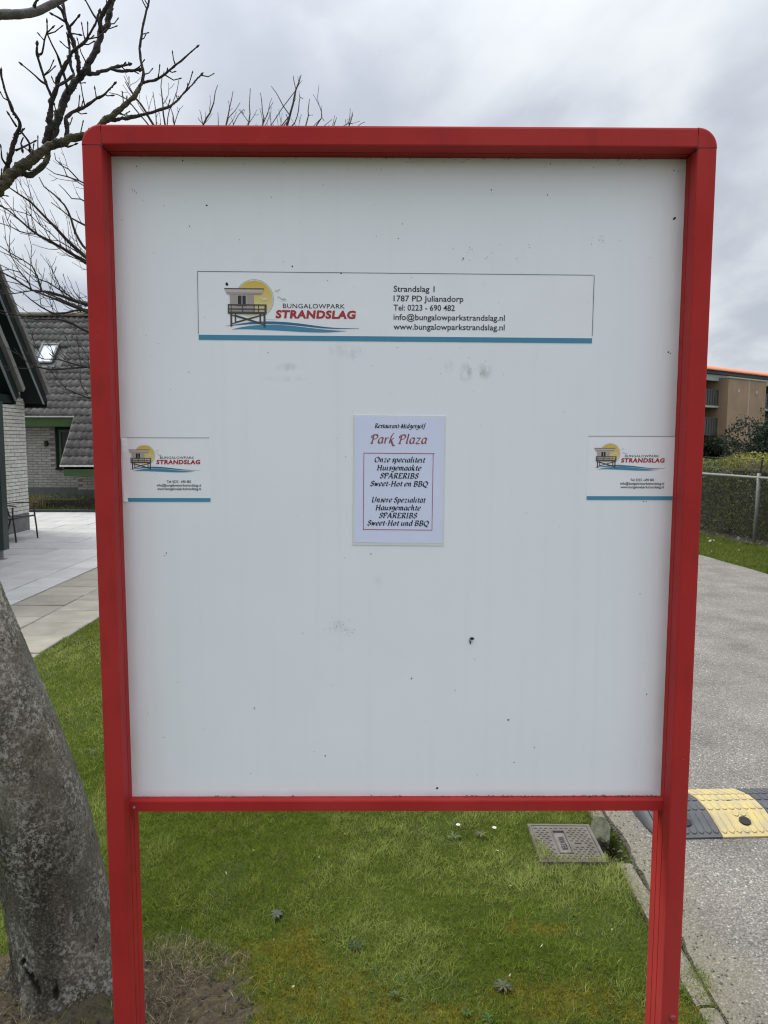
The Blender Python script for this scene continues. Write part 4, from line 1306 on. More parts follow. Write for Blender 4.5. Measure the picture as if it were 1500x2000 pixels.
mb.add(sc_, [(k * 10 + a, k * 10 + (a + 1) % 10, (k + 1) * 10 + (a + 1) % 10, (k + 1) * 10 + a) for k in range(2) for a in range(10)] + [tuple(range(20, 30))])
mb.build('screw', MT['screw'], br)
mb = MB()
mb.box((-0.672, 0.0, Z_RAIL1 + 0.0004), (0.672, 0.006, 2.2480))
panel = mb.build('panel', MT['panel'], board)
# specks of dirt stuck to the sheet
mb = MB()
for u, z, r in SPECKS:
    r *= 1.45
    n = random.choice((5, 6, 7))
    el, an = random.uniform(0.35, 1.0), random.uniform(0, PI)
    vs = [(u, -0.0009, z)]
    for k in range(n):
        a = 2 * PI * k / n
        q = r * random.uniform(0.6, 1.2)
        x, y = q * math.cos(a), q * el * math.sin(a)
        vs.append((u + x * math.cos(an) - y * math.sin(an), -0.0004, z + x * math.sin(an) + y * math.cos(an)))
    mb.add(vs, [(0, k + 1, (k + 1) % n + 1) for k in range(n)])
# finer dust of the same dirt, in loose clusters
for cu, cz, su, sz, n in ((-0.145, 1.150, 0.020, 0.018, 26), (-0.118, 1.135, 0.01, 0.008, 16), (0.463, 2.065, 0.012, 0.006, 18), (-0.1, 1.80, 0.02, 0.02, 12), (0.165, 2.035, 0.006, 0.012, 10), (0.19, 1.765, 0.03, 0.02, 14), (-0.065, 1.372, 0.008, 0.007, 14), (0, 1.5, 0.4, 0.5, 60), (0.0, 2.236, 0.4, 0.006, 40)):
    for k in range(n):
        u, z = random.gauss(cu, su), random.gauss(cz, sz)
        if abs(u) > 0.65 or not 0.72 < z < 2.244:
            continue
        r = random.uniform(0.0004, 0.0011)
        a = random.uniform(0, PI)
        dx, dz = r * math.cos(a) * random.uniform(1, 2.5), r * math.sin(a) * random.uniform(1, 2.5)
        ex, ez = -r * 0.5 * math.sin(a), r * 0.5 * math.cos(a)
        mb.add([(u - dx, -0.0008, z - dz), (u + ex, -0.0008, z + ez), (u + dx, -0.0008, z + dz), (u - ex, -0.0008, z - ez)], [(0, 1, 2, 3)])
tag(mb.build('dirt_speck', MT['speck'], panel, recalc=False), kind='stuff')
# crumbs of moss and grit along the foot of the sheet and under the top rail
mb = MB()
for k in range(420):
    if k < 330:
        u = 0.655 - abs(random.gauss(0, 0.33)) if random.random() < 0.75 else random.uniform(-0.65, 0.65)
        if u < -0.655:
            continue
        z, y0 = Z_RAIL1 + random.random() ** 2 * 0.003, random.uniform(-0.008, -0.001)
    else:
        u, z, y0 = random.uniform(-0.6, 0.65), 2.2475 - random.random() ** 2 * 0.004, random.uniform(-0.004, -0.001)
    r = random.uniform(0.0007, 0.0022)
    mb.add([(u - r, y0, z), (u + r, y0, z), (u, y0 - r, z), (u, y0, z + r * 0.9)], [(0, 1, 3), (1, 2, 3), (2, 0, 3)])
tag(mb.build('moss_crumb', MT['moss'], board), kind='stuff')

# ---------------------------------------------------------------- lettering
FONT = bpy.data.fonts.load('<builtin>')
def font_mesh(txt, width, cap, bold=0.0, shear=0.0, spacing=1.0):
    """list of faces of one line of type, baseline at 0, left at 0, fitted to width and cap height"""
    def raw(s):
        c = bpy.data.curves.new('type', 'FONT')
        c.body = s
        c.font = FONT
        c.size = 1
        c.offset = bold
        c.shear = shear
        c.space_character = spacing
        c.resolution_u = 3
        o = bpy.data.objects.new('type', c)
        COL.objects.link(o)
        dg = bpy.context.evaluated_depsgraph_get()
        me = bpy.data.meshes.new_from_object(o.evaluated_get(dg))
        V = [(v.co.x, v.co.y) for v in me.vertices]
        F = [tuple(p.vertices) for p in me.polygons]
        bpy.data.objects.remove(o)
        bpy.data.curves.remove(c)
        bpy.data.meshes.remove(me)
        return V, F
    V, F = raw(txt)
    H, _ = raw('H')
    ch = max(v[1] for v in H) - min(v[1] for v in H)
    b0 = min(v[1] for v in H)
    x0, x1 = min(v[0] for v in V), max(v[0] for v in V)
    sx, sy = width / (x1 - x0), cap / ch
    return [((v[0] - x0) * sx, (v[1] - b0) * sy) for v in V], F

# broad-nib letterforms for the notice: centre lines on a grid (x height 45, capitals 66)
GL = {
 'a': (44, [[(36,40),(22,46),(8,34),(6,16),(14,2),(26,4),(36,22)], [(38,45),(35,12),(38,2),(44,6)]]),
 'e': (40, [[(8,22),(24,26),(36,34),(32,44),(20,45),(8,32),(6,14),(16,1),(36,10)]]),
 's': (34, [[(32,38),(22,46),(12,38),(20,26),(28,14),(20,1),(5,7)]]),
 't': (30, [[(17,60),(14,12),(18,1),(29,7)], '|', [(5,44),(30,44)]]),
 'u': (48, [[(4,42),(9,45),(9,12),(16,1),(28,8),(36,24)], [(38,45),(36,10),(40,1),(46,6)]]),
 'r': (34, [[(4,42),(9,44),(10,0)], [(10,26),(20,42),(32,43)]]),
 'n': (48, [[(4,42),(9,44),(10,0)], [(10,26),(22,44),(33,42),(34,10),(38,1),(45,6)]]),
 'i': (24, [[(5,42),(10,44),(10,8),(14,1),(22,6)], [(11,58),(13,62)]]),
 'd': (48, [[(36,40),(22,46),(8,34),(6,16),(14,2),(26,4),(36,22)], [(34,73),(39,74),(36,10),(40,1),(46,6)]]),
 'g': (44, [[(36,40),(22,46),(9,38),(9,22),(20,14),(32,22),(38,45),(36,-8),(24,-22),(6,-15)]]),
 'o': (44, [[(22,46),(8,34),(6,14),(18,1),(34,12),(37,32),(22,46)]]),
 'l': (24, [[(6,72),(12,74),(10,10),(14,1),(22,6)]]),
 'f': (32, [[(38,70),(28,75),(20,60),(14,-10),(2,-20)], '|', [(6,44),(32,44)]]),
 'k': (44, [[(6,72),(10,74),(9,0)], [(36,44),(12,22)], [(16,27),(34,1),(44,5)]]),
 'K': (50, [[(30,82),(22,76),(12,50),(8,0)], [(36,44),(13,24)], [(16,27),(34,-4),(46,-18),(56,-12)]]),
 'z': (42, ['|', [(6,44),(36,44),(6,1),(38,1)]]),
 'p': (46, [[(4,42),(9,44),(8,-22)], [(8,26),(20,45),(36,38),(37,14),(22,1),(9,9)], '|', [(0,-22),(16,-22)]]),
 'c': (38, [[(34,37),(22,46),(8,32),(6,14),(18,1),(34,10)]]),
 'm': (68, [[(4,42),(9,44),(10,0)], [(10,26),(22,44),(31,41),(31,0)], [(31,26),(43,44),(53,41),(54,10),(58,1),(66,6)]]),
 'w': (56, ['|', [(3,44),(8,44),(14,1),(28,42)], [(28,42),(35,1),(52,45)]]),
 'h': (48, [[(5,72),(10,74),(9,0)], [(10,26),(22,44),(33,42),(34,10),(38,1),(45,6)]]),
 '\u00e4': (44, [[(36,40),(22,46),(8,34),(6,16),(14,2),(26,4),(36,22)], [(38,45),(35,12),(38,2),(44,6)], [(14,58),(16,62)], [(32,58),(34,62)]]),
 '-': (28, ['|', [(4,22),(24,22)]]),
 'R': (58, ['|', [(14,66),(13,0)], '~', [(6,66),(36,66),(47,52),(35,36),(14,34)], '|', [(28,34),(50,1),(59,1)], [(4,0),(24,0)]]),
 'M': (78, ['|', [(14,66),(10,0)], [(15,66),(37,6)], [(37,6),(64,66)], [(64,66),(65,0)], [(2,0),(20,0)], [(54,0),(76,0)], [(6,66),(15,66)], [(64,66),(73,66)]]),
 'P': (54, ['|', [(18,66),(14,0)], '~', [(4,44),(4,58),(18,67),(38,67),(50,54),(40,37),(16,32)], '|', [(4,0),(24,0)]]),
 'O': (68, [[(36,67),(14,54),(8,24),(28,-1),(56,14),(62,46),(36,67)]]),
 'H': (68, ['|', [(14,66),(14,0)], [(54,66),(54,0)], [(14,34),(54,34)], [(5,0),(23,0)], [(45,0),(63,0)], [(5,66),(23,66)], [(45,66),(63,66)]]),
 'S': (48, [[(44,52),(32,67),(14,58),(16,42),(38,28),(40,10),(24,-1),(4,12)]]),
 'A': (62, ['|', [(6,0),(32,68)], [(32,68),(54,0)], [(15,24),(46,24)], [(0,0),(14,0)], [(44,0),(63,0)]]),
 'E': (54, ['|', [(14,66),(14,0)], [(6,66),(48,66),(47,54)], [(14,34),(36,34)], [(6,0),(48,0),(50,13)]]),
 'I': (30, ['|', [(15,66),(15,0)], [(5,66),(25,66)], [(5,0),(25,0)]]),
 'B': (56, ['|', [(14,66),(14,0)], '~', [(5,66),(36,66),(46,51),(34,36),(15,35)], [(32,36),(51,20),(40,1),(5,0)]]),
 'Q': (70, [[(36,67),(14,54),(8,24),(28,-1),(56,14),(62,46),(36,67)], [(30,2),(50,-14),(68,-9)]]),
 'U': (64, ['|', [(12,66),(12,20)], '~', [(12,24),(16,4),(30,-1),(46,8),(52,30)], '|', [(52,28),(54,66)], [(4,66),(22,66)], [(46,66),(63,66)]]),
}
def curve_pts(p, straight):
    if straight or len(p) < 3:
        o = []
        for a, b in zip(p, p[1:]):
            o += [a, ((a[0] + b[0]) / 2, (a[1] + b[1]) / 2)]
        return [o + [p[-1]]] if not straight else [[a, b] for a, b in zip(p, p[1:])]
    q = smooth_path([(x, y, 0, 1) for x, y in p], 4.0)
    return [[(v[0], v[1]) for v in q]]
def nib_mesh(txt, width, cap, nib=5.2, thin=1.7, ang=35, shear=0.2, swash_k=False):
    V, F = [], []
    x = 0.0
    nx, ny = math.cos(math.radians(ang)), math.sin(math.radians(ang))
    lay = []
    for ch in txt:
        if ch == ' ':
            x += 22
            continue
        key = 'K' if (ch == 'k' and swash_k) else ch
        adv, strokes = GL[key]
        straight = False
        li = 0
        for s in strokes:
            if s == '|':
                straight = True
                continue
            if s == '~':
                straight = False
                continue
            for pl in curve_pts(s, straight):
                li += 1
                o = len(V)
                for i, p in enumerate(pl):
                    a, b = pl[max(0, i - 1)], pl[min(len(pl) - 1, i + 1)]
                    tx, ty = b[0] - a[0], b[1] - a[1]
                    l = math.hypot(tx, ty) or 1
                    px, py = -ty / l, tx / l
                    w = max(thin, nib * abs(px * nx + py * ny))
                    for sg in (-1, 1):
                        V.append((x + p[0] + sg * px * w, p[1] + sg * py * w))
                        lay.append(li)
                for i in range(len(pl) - 1):
                    F.append((o + 2 * i, o + 2 * i + 1, o + 2 * i + 3, o + 2 * i + 2))
        x += adv + 5
    V = [(a + shear * b, b) for a, b in V]
    x0, x1 = min(v[0] for v in V), max(v[0] for v in V)
    sx, sy = width / (x1 - x0), cap / 66
    return [((a - x0) * sx, b * sy) for a, b in V], F, lay

def put_type(mb, vf, x, z, col, y=-0.0006):
    V, F = vf[0], vf[1]
    lay = vf[2] if len(vf) > 2 else [0] * len(V)
    mb.add([(x + a, y - 0.00003 * l, z + b) for (a, b), l in zip(V, lay)], F, 0, col)

NAVY, BLACK, CRIMSON, MAROON = (0.022, 0.028, 0.045), (0.012, 0.012, 0.016), (0.42, 0.022, 0.035), (0.30, 0.075, 0.075)

def logo(mb, X, Z, k, y0=-0.0005, fine=True):
    """beach hut on stilts before a yellow sun, two waves below; drawn on a 1500 px grid of k metres, origin top left"""
    st = [0]
    def P(pts, col):
        st[0] += 1
        y = y0 - 0.00004 * st[0]
        mb.add([(X + a * k, y, Z - b * k) for a, b in pts], [tuple(range(len(pts)))], 0, col)
    def B(x0, y0_, x1, y1, col):
        P([(x0, y0_), (x1, y0_), (x1, y1), (x0, y1)], col)
    def Ln(x0, y0_, x1, y1, w, col):
        l = math.hypot(x1 - x0, y1 - y0_)
        a, b = -(y1 - y0_) / l * w / 2, (x1 - x0) / l * w / 2
        P([(x0 + a, y0_ + b), (x1 + a, y1 + b), (x1 - a, y1 - b), (x0 - a, y0_ - b)], col)
    def strip(up_, lo, col):
        st[0] += 1
        y = y0 - 0.00004 * st[0]
        q = lambda pts: smooth_path([(a, b, 0, 1) for a, b in pts], 14)
        A, Bq = q(up_), q(lo)
        n = 40
        pick = lambda L_, t: L_[min(len(L_) - 1, int(round(t * (len(L_) - 1))))]
        vs = []
        for i in range(n + 1):
            for L_ in (A, Bq):
                v = pick(L_, i / n)
                vs.append((X + v[0] * k, y, Z - v[1] * k))
        mb.add(vs, [(2 * i, 2 * i + 1, 2 * i + 3, 2 * i + 2) for i in range(n)], 0, col)
    # sun: printed fade from gold above to pale below
    cx, cy, R = 305, 232, 192
    n = 28
    for i in range(n):
        t0, t1 = -1 + 2 * i / n, -1 + 2 * (i + 1) / n
        a0, a1 = math.sqrt(max(0, 1 - t0 * t0)), math.sqrt(max(0, 1 - t1 * t1))
        f = (i + 0.5) / n
        g = [(0.66, 0.44, 0.055), (0.70, 0.56, 0.20), (0.74, 0.70, 0.56)]
        c = tuple(g[0][j] * (1 - f * 2) + g[1][j] * f * 2 for j in range(3)) if f < 0.5 else tuple(g[1][j] * (2 - f * 2) + g[2][j] * (f * 2 - 1) for j in range(3))
        vs = [(X + (cx - R * a0) * k, y0, Z - (cy + R * t0) * k), (X + (cx + R * a0) * k, y0, Z - (cy + R * t0) * k), (X + (cx + R * a1) * k, y0, Z - (cy + R * t1) * k), (X + (cx - R * a1) * k, y0, Z - (cy + R * t1) * k)]
        mb.add(vs, [(0, 1, 2, 3)], 0, c)
    ring = [(cx + 204 * math.cos(a), cy + 204 * math.sin(a)) for a in np.linspace(-2.75, 0.75, 40)]
    ri = [(cx + 199 * math.cos(a), cy + 199 * math.sin(a)) for a in np.linspace(-2.75, 0.75, 40)]
    strip(ring, ri, (0.42, 0.40, 0.33))
    W1u = [(0,512),(120,492),(270,468),(430,460),(600,464),(750,476),(900,494),(1050,512),(1200,522),(1412,525)]
    W1l = [(2,514),(100,504),(220,494),(350,488),(500,488),(650,494),(800,506),(950,520),(1130,531),(1412,528)]
    W2u = [(65,545),(180,520),(300,503),(430,496),(560,496),(700,505),(850,520),(1000,535),(1150,547),(1285,552)]
    W2l = [(66,547),(150,543),(250,543),(400,548),(600,556),(800,566),(950,570),(1100,568),(1200,560),(1285,554)]
    strip(W1u, W1l, (0.035, 0.145, 0.265))
    strip(W2u, W2l, (0.055, 0.245, 0.42))
    Ln(430, 440, 540, 443, 3, (0.45, 0.5, 0.56))
    DK, WD, WL = (0.060, 0.052, 0.048), (0.42, 0.37, 0.355), (0.30, 0.255, 0.25)
    # stilts and braces
    for a, b, c, d in ((50, 380, 70, 518), (96, 380, 111, 475), (357, 380, 375, 492), (400, 380, 421, 524)):
        B(a, b, c, d, DK)
    for q in ((68, 488, 405, 392), (68, 400, 405, 495), (110, 470, 362, 402), (110, 402, 362, 476)):
        Ln(*q, 11, DK)
    B(47, 178, 300, 365, WD)
    if fine:
        for xx in range(60, 300, 18):
            Ln(xx, 180, xx, 362, 3.5, WL)
    P([(-9, 125), (407, 125), (402, 138), (380, 182), (25, 182), (-4, 138)], (0.52, 0.46, 0.44))
    B(-9, 121, 407, 133, DK)
    B(12, 166, 384, 176, (0.27, 0.22, 0.21))
    B(124, 190, 222, 290, (0.60, 0.55, 0.52))
    B(130, 196, 172, 285, BLACK)
    B(179, 196, 216, 285, BLACK)
    B(118, 292, 228, 303, DK)
    B(26, 286, 434, 299, DK)
    B(28, 330, 434, 342, DK)
    B(30, 362, 434, 386, DK)
    for a, b in ((26, 40), (57, 65), (177, 186), (300, 308), (345, 354), (412, 434)):
        B(a, 286, b, 386, DK)
    GB = (0.30, 0.32, 0.35)
    for pts, c in (([(520,148),(546,146),(578,128)], GB), ([(548,206),(575,212),(600,236),(644,236)], GB), ([(600,238),(618,224),(630,228)], GB), ([(365,216),(400,236),(438,240)], (0.8, 0.8, 0.76)), ([(400,238),(415,226),(432,228)], (0.8, 0.8, 0.76))):
        for p, q in zip(pts, pts[1:]):
            Ln(*p, *q, 6, c)

def sheet(name, w, h, mat, u, z, rot, thick=0.0004, parent=None, lift=0.0, curl=None, y=-0.0004):
    """thin sheet hung by its top left corner (u, z); local x right, z up, 0..w, -h..0"""
    mb = MB()
    nx, nz = 16, 12
    vs = []
    for j in range(nz + 1):
        for i in range(nx + 1):
            a, b = i / nx, j / nz
            d = curl(a, b) if curl else 0
            vs.append((a * w, -d, -b * h))
    fs = [(j * (nx + 1) + i, j * (nx + 1) + i + 1, (j + 1) * (nx + 1) + i + 1, (j + 1) * (nx + 1) + i) for j in range(nz) for i in range(nx)]
    o = len(vs)
    vs += [(x, thick * 0.9, zz) for x, _, zz in vs]
    fs += [tuple(o + q for q in f[::-1]) for f in fs]
    rim = [i for i in range(nx + 1)] + [j * (nx + 1) + nx for j in range(1, nz + 1)] + [nz * (nx + 1) + i for i in range(nx - 1, -1, -1)] + [j * (nx + 1) for j in range(nz - 1, 0, -1)]
    fs += [(rim[q], rim[(q + 1) % len(rim)], o + rim[(q + 1) % len(rim)], o + rim[q]) for q in range(len(rim))]
    mb.add(vs, fs)
    ob = mb.build(name, mat, parent or board)
    ob.location = (u, y, z)
    ob.rotation_euler = (0, rot, 0)
    return ob

def printing(name, mb, parent):
    return mb.build(name, MT['ink'], parent, recalc=False)

# long banner sticker
ban = sheet('banner_sticker', 0.9275, 0.1565, MT['vinyl'], -0.4703, 1.9915, math.radians(0.33))
ban['label'] = 'long white sticker with a beach hut logo and address'
def bl(u, z):
    a = math.radians(0.33)
    du, dz = u + 0.4703, z - 1.9915
    return du * math.cos(a) - dz * math.sin(a), du * math.sin(a) + dz * math.cos(a)
mb = MB()
lx, lz = bl(-0.4065, 1.9805)
logo(mb, lx, lz, 0.000222)
printing('logo', mb, ban)
mb = MB()
x, z = bl(-0.2725, 1.9085)
put_type(mb, font_mesh('BUNGALOWPARK', 0.145, 0.0102, 0.002, 0, 1.06), x, z, BLACK)
x, z = bl(-0.2900, 1.8850)
put_type(mb, font_mesh('STRANDSLAG', 0.1885, 0.0190, 0.048, 0.10, 1.10), x, z, CRIMSON)
printing('lettering', mb, ban)
mb = MB()
for txt, u1, zz in (('Strandslag 1', 0.083, 1.9470), ('1787 PD Julianadorp', 0.151, 1.9250), ('Tel: 0223 - 690 482', 0.131, 1.9040), ('info@bungalowparkstrandslag.nl', 0.249, 1.8822), ('www.bungalowparkstrandslag.nl', 0.249, 1.8602)):
    x, z = bl(-0.013, zz)
    put_type(mb, font_mesh(txt, u1 + 0.013, 0.0134, 0.010), x, z, NAVY)
printing('address_lettering', mb, ban)
mb = MB()
mb.add([(0.0, -0.0005, -0.1565), (0.9275, -0.0005, -0.1565), (0.9275, -0.0005, -0.1450), (0.0, -0.0005, -0.1450)], [(0, 1, 2, 3)], 0, (0.052, 0.245, 0.40))
printing('stripe', mb, ban)
# grey dirt line caught along the sticker's upper edge
mb = MB()
mb.box((0.0, -0.0007, -0.0002), (0.925, -0.0001, 0.0008))
mb.box((-0.0008, -0.0007, -0.143), (0.0002, -0.0001, 0.0))
mb.box((0.9270, -0.0007, -0.14), (0.9281, -0.0001, 0.0))
mb.build('grime_line', MT['plinth'], ban)

# two small contact stickers at the sides
def contact(u, z, rot, w, lift, label):
    s = sheet('contact_sticker', w, 0.1530, MT['vinyl'], u, z, rot, curl=lift)
    s['label'] = label
    mb = MB()
    logo(mb, 0.0165, -0.0135, 0.0001205, fine=False)
    printing('logo', mb, s)
    mb = MB()
    put_type(mb, font_mesh('BUNGALOWPARK', 0.0815, 0.0056, -0.002, 0, 1.06), 0.0895, -0.0500, BLACK)
    put_type(mb, font_mesh('STRANDSLAG', 0.1050, 0.0104, 0.042, 0.10, 1.10), 0.0805, -0.0628, CRIMSON)
    printing('lettering', mb, s)
    mb = MB()
    for txt, x, ww, zz in (('Tel: 0223 - 690 482', 0.1045, 0.0575, -0.1075), ('info@bungalowparkstrandslag.nl', 0.0805, 0.1055, -0.1162), ('www.bungalowparkstrandslag.nl', 0.0812, 0.1045, -0.1247)):
        put_type(mb, font_mesh(txt, ww, 0.0060, 0.012), x, zz, NAVY)
    printing('address_lettering', mb, s)
    mb = MB()
    mb.add([(0.0, -0.0005, -0.1530), (w, -0.0005, -0.1530), (w, -0.0005, -0.1440), (0.0, -0.0005, -0.1440)], [(0, 1, 2, 3)], 0, (0.058, 0.27, 0.43))
    printing('stripe', mb, s)
    mb = MB()
    mb.box((0.0, -0.0007, -0.0002), (w, -0.0001, 0.0006))
    mb.build('grime_line', MT['plinth'], s)
    return s
contact(-0.6594, 1.6052, 0.0, 0.2080, lambda a, b: 0.004 * max(0, 0.065 - a - b * 0.2) / 0.065 + 0.0025 * max(0, 0.065 - a - (1 - b) * 0.2) / 0.065, 'small contact sticker at the left post with a lifting corner')
contact(0.4543, 1.6112, 0.0, 0.2085, None, 'small contact sticker tucked against the right post')

# laminated notice
pouch = sheet('paper_notice', 0.2215, 0.3125, MT['pouch'], -0.1085, 1.6600, math.radians(0.45), curl=lambda a, b: 0.0007 + 0.002 * max(0, b - 0.93) * a)
pouch['label'] = 'laminated restaurant notice with italic lettering in a red rule'
pp = sheet('paper', 0.2135, 0.3030, MT['paper'], 0, 0, 0, parent=pouch)
PPL = (0.0042, -0.0011, -0.0028)
pp.location = PPL
SZ = 0.2135 / 1192                                   # 1192 units across the paper
def lines(name, rows_, col, **k):
    mb = MB()
    for txt, x0, x1, base, cap in rows_:
        put_type(mb, nib_mesh(txt, (x1 - x0) * SZ, cap * SZ, **k), (x0 - 160) * SZ, -(base - 158) * SZ, col)
    printing(name, mb, pouch).location = PPL
lines('heading', [('Restaurant-Midgetgolf', 427, 1110, 308, 54)], BLACK, nib=8.2, thin=2.8)
lines('title', [('Park Plaza', 370, 1128, 513, 112)], MAROON, nib=6.4, thin=2.6, shear=0.22, swash_k=True)
lines('body_text', [('Onze specialiteit', 427, 1107, 762, 66), ('Huisgemaakte', 460, 1058, 870, 66), ('SPARERIBS', 498, 1025, 976, 66), ('Sweet-Hot en BBQ', 370, 1150, 1083, 66)], NAVY, nib=8.2, thin=2.8)
lines('body_text', [('Unsere Spezialit\u00e4t', 398, 1120, 1300, 66), ('Hausgemachte', 445, 1058, 1406, 66), ('SPARERIBS', 490, 1013, 1511, 66), ('Sweet-Hot und BBQ', 335, 1170, 1614, 66)], NAVY, nib=8.2, thin=2.8)
mb = MB()
for a, b, c, d in ((282, 640, 1230, 649), (278, 1668, 1212, 1677), (280, 649, 288, 1668), (1206, 649, 1214, 1668)):
    x0, x1 = (a - 160) * SZ, (c - 160) * SZ
    z0, z1 = -(d - 158) * SZ, -(b - 158) * SZ
    mb.add([(x0, -0.0005, z0), (x1, -0.0005, z0), (x1, -0.0005, z1), (x0, -0.0005, z1)], [(0, 1, 2, 3)], 0, (0.40, 0.07, 0.12))
printing('ruled_border', mb, pouch).location = PPL

# dead insect on the sheet
ang = 0.008087
def bw(u, y, z):
    return (BO[0] + u * math.cos(ang) - y * math.sin(ang), BO[1] + u * math.sin(ang) + y * math.cos(ang), z)
ip = bw(0.180, 0.0, 1.112)
ins = thing('insect', 'small dark insect stuck to the lower half of the white panel', 'insect', ip, ang)
def blob(name, c, r, parent, mat):
    bm = bmesh.new()
    bmesh.ops.create_icosphere(bm, subdivisions=2, radius=1)
    for v in bm.verts:
        v.co = Vector((c[0] + v.co.x * r[0], c[1] + v.co.y * r[1], c[2] + v.co.z * r[2]))
    me = bpy.data.meshes.new(name)
    bm.to_mesh(me)
    bm.free()
    me.materials.append(mat)
    return link(name, me, parent)
blob('head', (0.002, -0.0022, 0.0045), (0.0055, 0.002, 0.0035), ins, MT['speck'])
mb = MB()
mb.tube([(-0.003, -0.0018, 0.000, 0.0012), (-0.0015, -0.002, -0.005, 0.0016), (-0.0005, -0.0015, -0.010, 0.0006)], 6)
mb.build('abdomen', MT['speck'], ins)
mb = MB()
for a, b in (((0, 0.003), (-0.007, 0.001)), ((-0.002, -0.003), (0.005, -0.006)), ((-0.002, -0.002), (-0.006, -0.008)), ((0.001, 0.004), (0.008, 0.003)), ((-0.001, -0.001), (0.002, 0.000))):
    mb.tube([(a[0], -0.0015, a[1], 0.0003), ((a[0] + b[0]) / 2, -0.0025, (a[1] + b[1]) / 2, 0.0003), (b[0], -0.0006, b[1], 0.0002)], 4)
mb.build('leg', MT['speck'], ins)
# ================================================================ NEAR TREE
tree = thing('bare_tree', 'bare lichen-covered tree leaning left beside the left red post', 'tree', (-0.89, 2.03, 0.0))
TO = Vector((-0.89, 2.03, 0.0))
def build_trunk():
    base = [(TRUNK[0][0] - 0.012, TRUNK[0][1], -0.06, 0.168)] + [tuple(t) for t in TRUNK]
    P = smooth_path(base, 0.0040)
    n = 190
    V, C = [], []
    k = len(P)
    knots = [((-1.000, 1.91, 0.155), 0.007, 0.016, 0.3), ((-0.972, 1.90, 0.108), 0.012, 0.040, -1.3), ((-0.905, 1.885, 0.072), 0.010, 0.022, -0.2), ((-0.79, 1.87, 0.028), 0.035, 0.012, 0.1)]
    nx = Vector((1, 0, 0))
    for i in range(k):
        p = Vector(P[i][:3])
        t = Vector(P[min(i + 1, k - 1)][:3]) - Vector(P[max(i - 1, 0)][:3])
        t.normalize()
        nx = (nx - t * nx.dot(t)).normalized()
        ny = t.cross(nx)
        r0 = P[i][3]
        flare = max(0, 0.17 - p.z) / 0.17
        for j in range(n):
            a = 2 * PI * j / n
            d = nx * math.cos(a) + ny * math.sin(a)
            s = i * 0.0040
            r = r0 * (1 + 0.035 * math.sin(2 * a + 1 + s * 2) + 0.02 * math.sin(3 * a - s * 5))
            r += flare * flare * (0.018 + 0.014 * math.sin(5 * a + 0.6) + 0.010 * math.sin(3 * a + 2.2))
            q = p + d * r
            # fissures run along the trunk, stronger on the right flank, nearly none on the smooth left
            right = 0.5 + 0.5 * math.cos(a + 0.35)
            left = max(0.0, -math.cos(a - 0.55))
            f1 = mnoise.noise(Vector((d.x * 8, d.y * 8, s * 4.2)))
            f2 = mnoise.noise(Vector((d.x * 19, d.y * 19, s * 11)))
            f3 = mnoise.noise(Vector((d.x * 42 + 5, d.y * 42, s * 34)))
            f4 = mnoise.noise(Vector((d.x * 75, d.y * 75 + 3, s * 70)))
            ridge = abs(f1) * 0.6 + abs(f2) * 0.55
            fA = mnoise.noise(Vector((d.x * 9 + f3 * 0.12, d.y * 9, s * 4.0 + 9)))
            fB = mnoise.noise(Vector((d.x * 19 + f3 * 0.15, d.y * 19, s * 11 + 3)))
            fis = max(0.0, 1 - abs(fA) / 0.13) * right ** 1.5 * (0.5 + 0.5 * min(1, max(0, f1 * 3 + 0.6)))
            fis2 = max(0.0, 1 - abs(fB) / 0.15) * right
            r += 0.0055 * ridge * right + 0.0034 * f3 * (0.22 + right) + 0.0020 * f4 * (0.25 + right) + 0.003 * f1 - 0.0050 * fis - 0.0028 * fis2
            dark = min(1.0, fis * 0.95 + fis2 * 0.55)
            for c, sa, sz, sl in knots:
                v = q - Vector(c)
                e_ = ((v.x - v.z * sl * 0.6) / sa) ** 2 + (v.z / sz) ** 2 + (max(0, v.y) / 0.06) ** 2
                e_ *= max(0.3, 1 + 1.3 * f3 + 0.9 * f2)
                if e_ < 1:
                    r -= 0.007 * (1 - e_)
                    dark = max(dark, min(1, (1 - e_) * 2.2))
                elif e_ < 2.2:
                    r += 0.0015 * (2.2 - e_)
            V.append(p + d * r - TO)
            orange = 1.0 if (abs(p.z - 0.31) < 0.09 and right > 0.8) else 0.0
            C.append((dark, orange, min(1, left * 1.2)))
    F = [(i * n + j, i * n + (j + 1) % n, (i + 1) * n + (j + 1) % n, (i + 1) * n + j) for i in range(k - 1) for j in range(n)]
    return npmesh('trunk', np.array([tuple(v) for v in V]), np.array(F), MT['bark'], np.array(C), tree, smooth=True)
build_trunk()
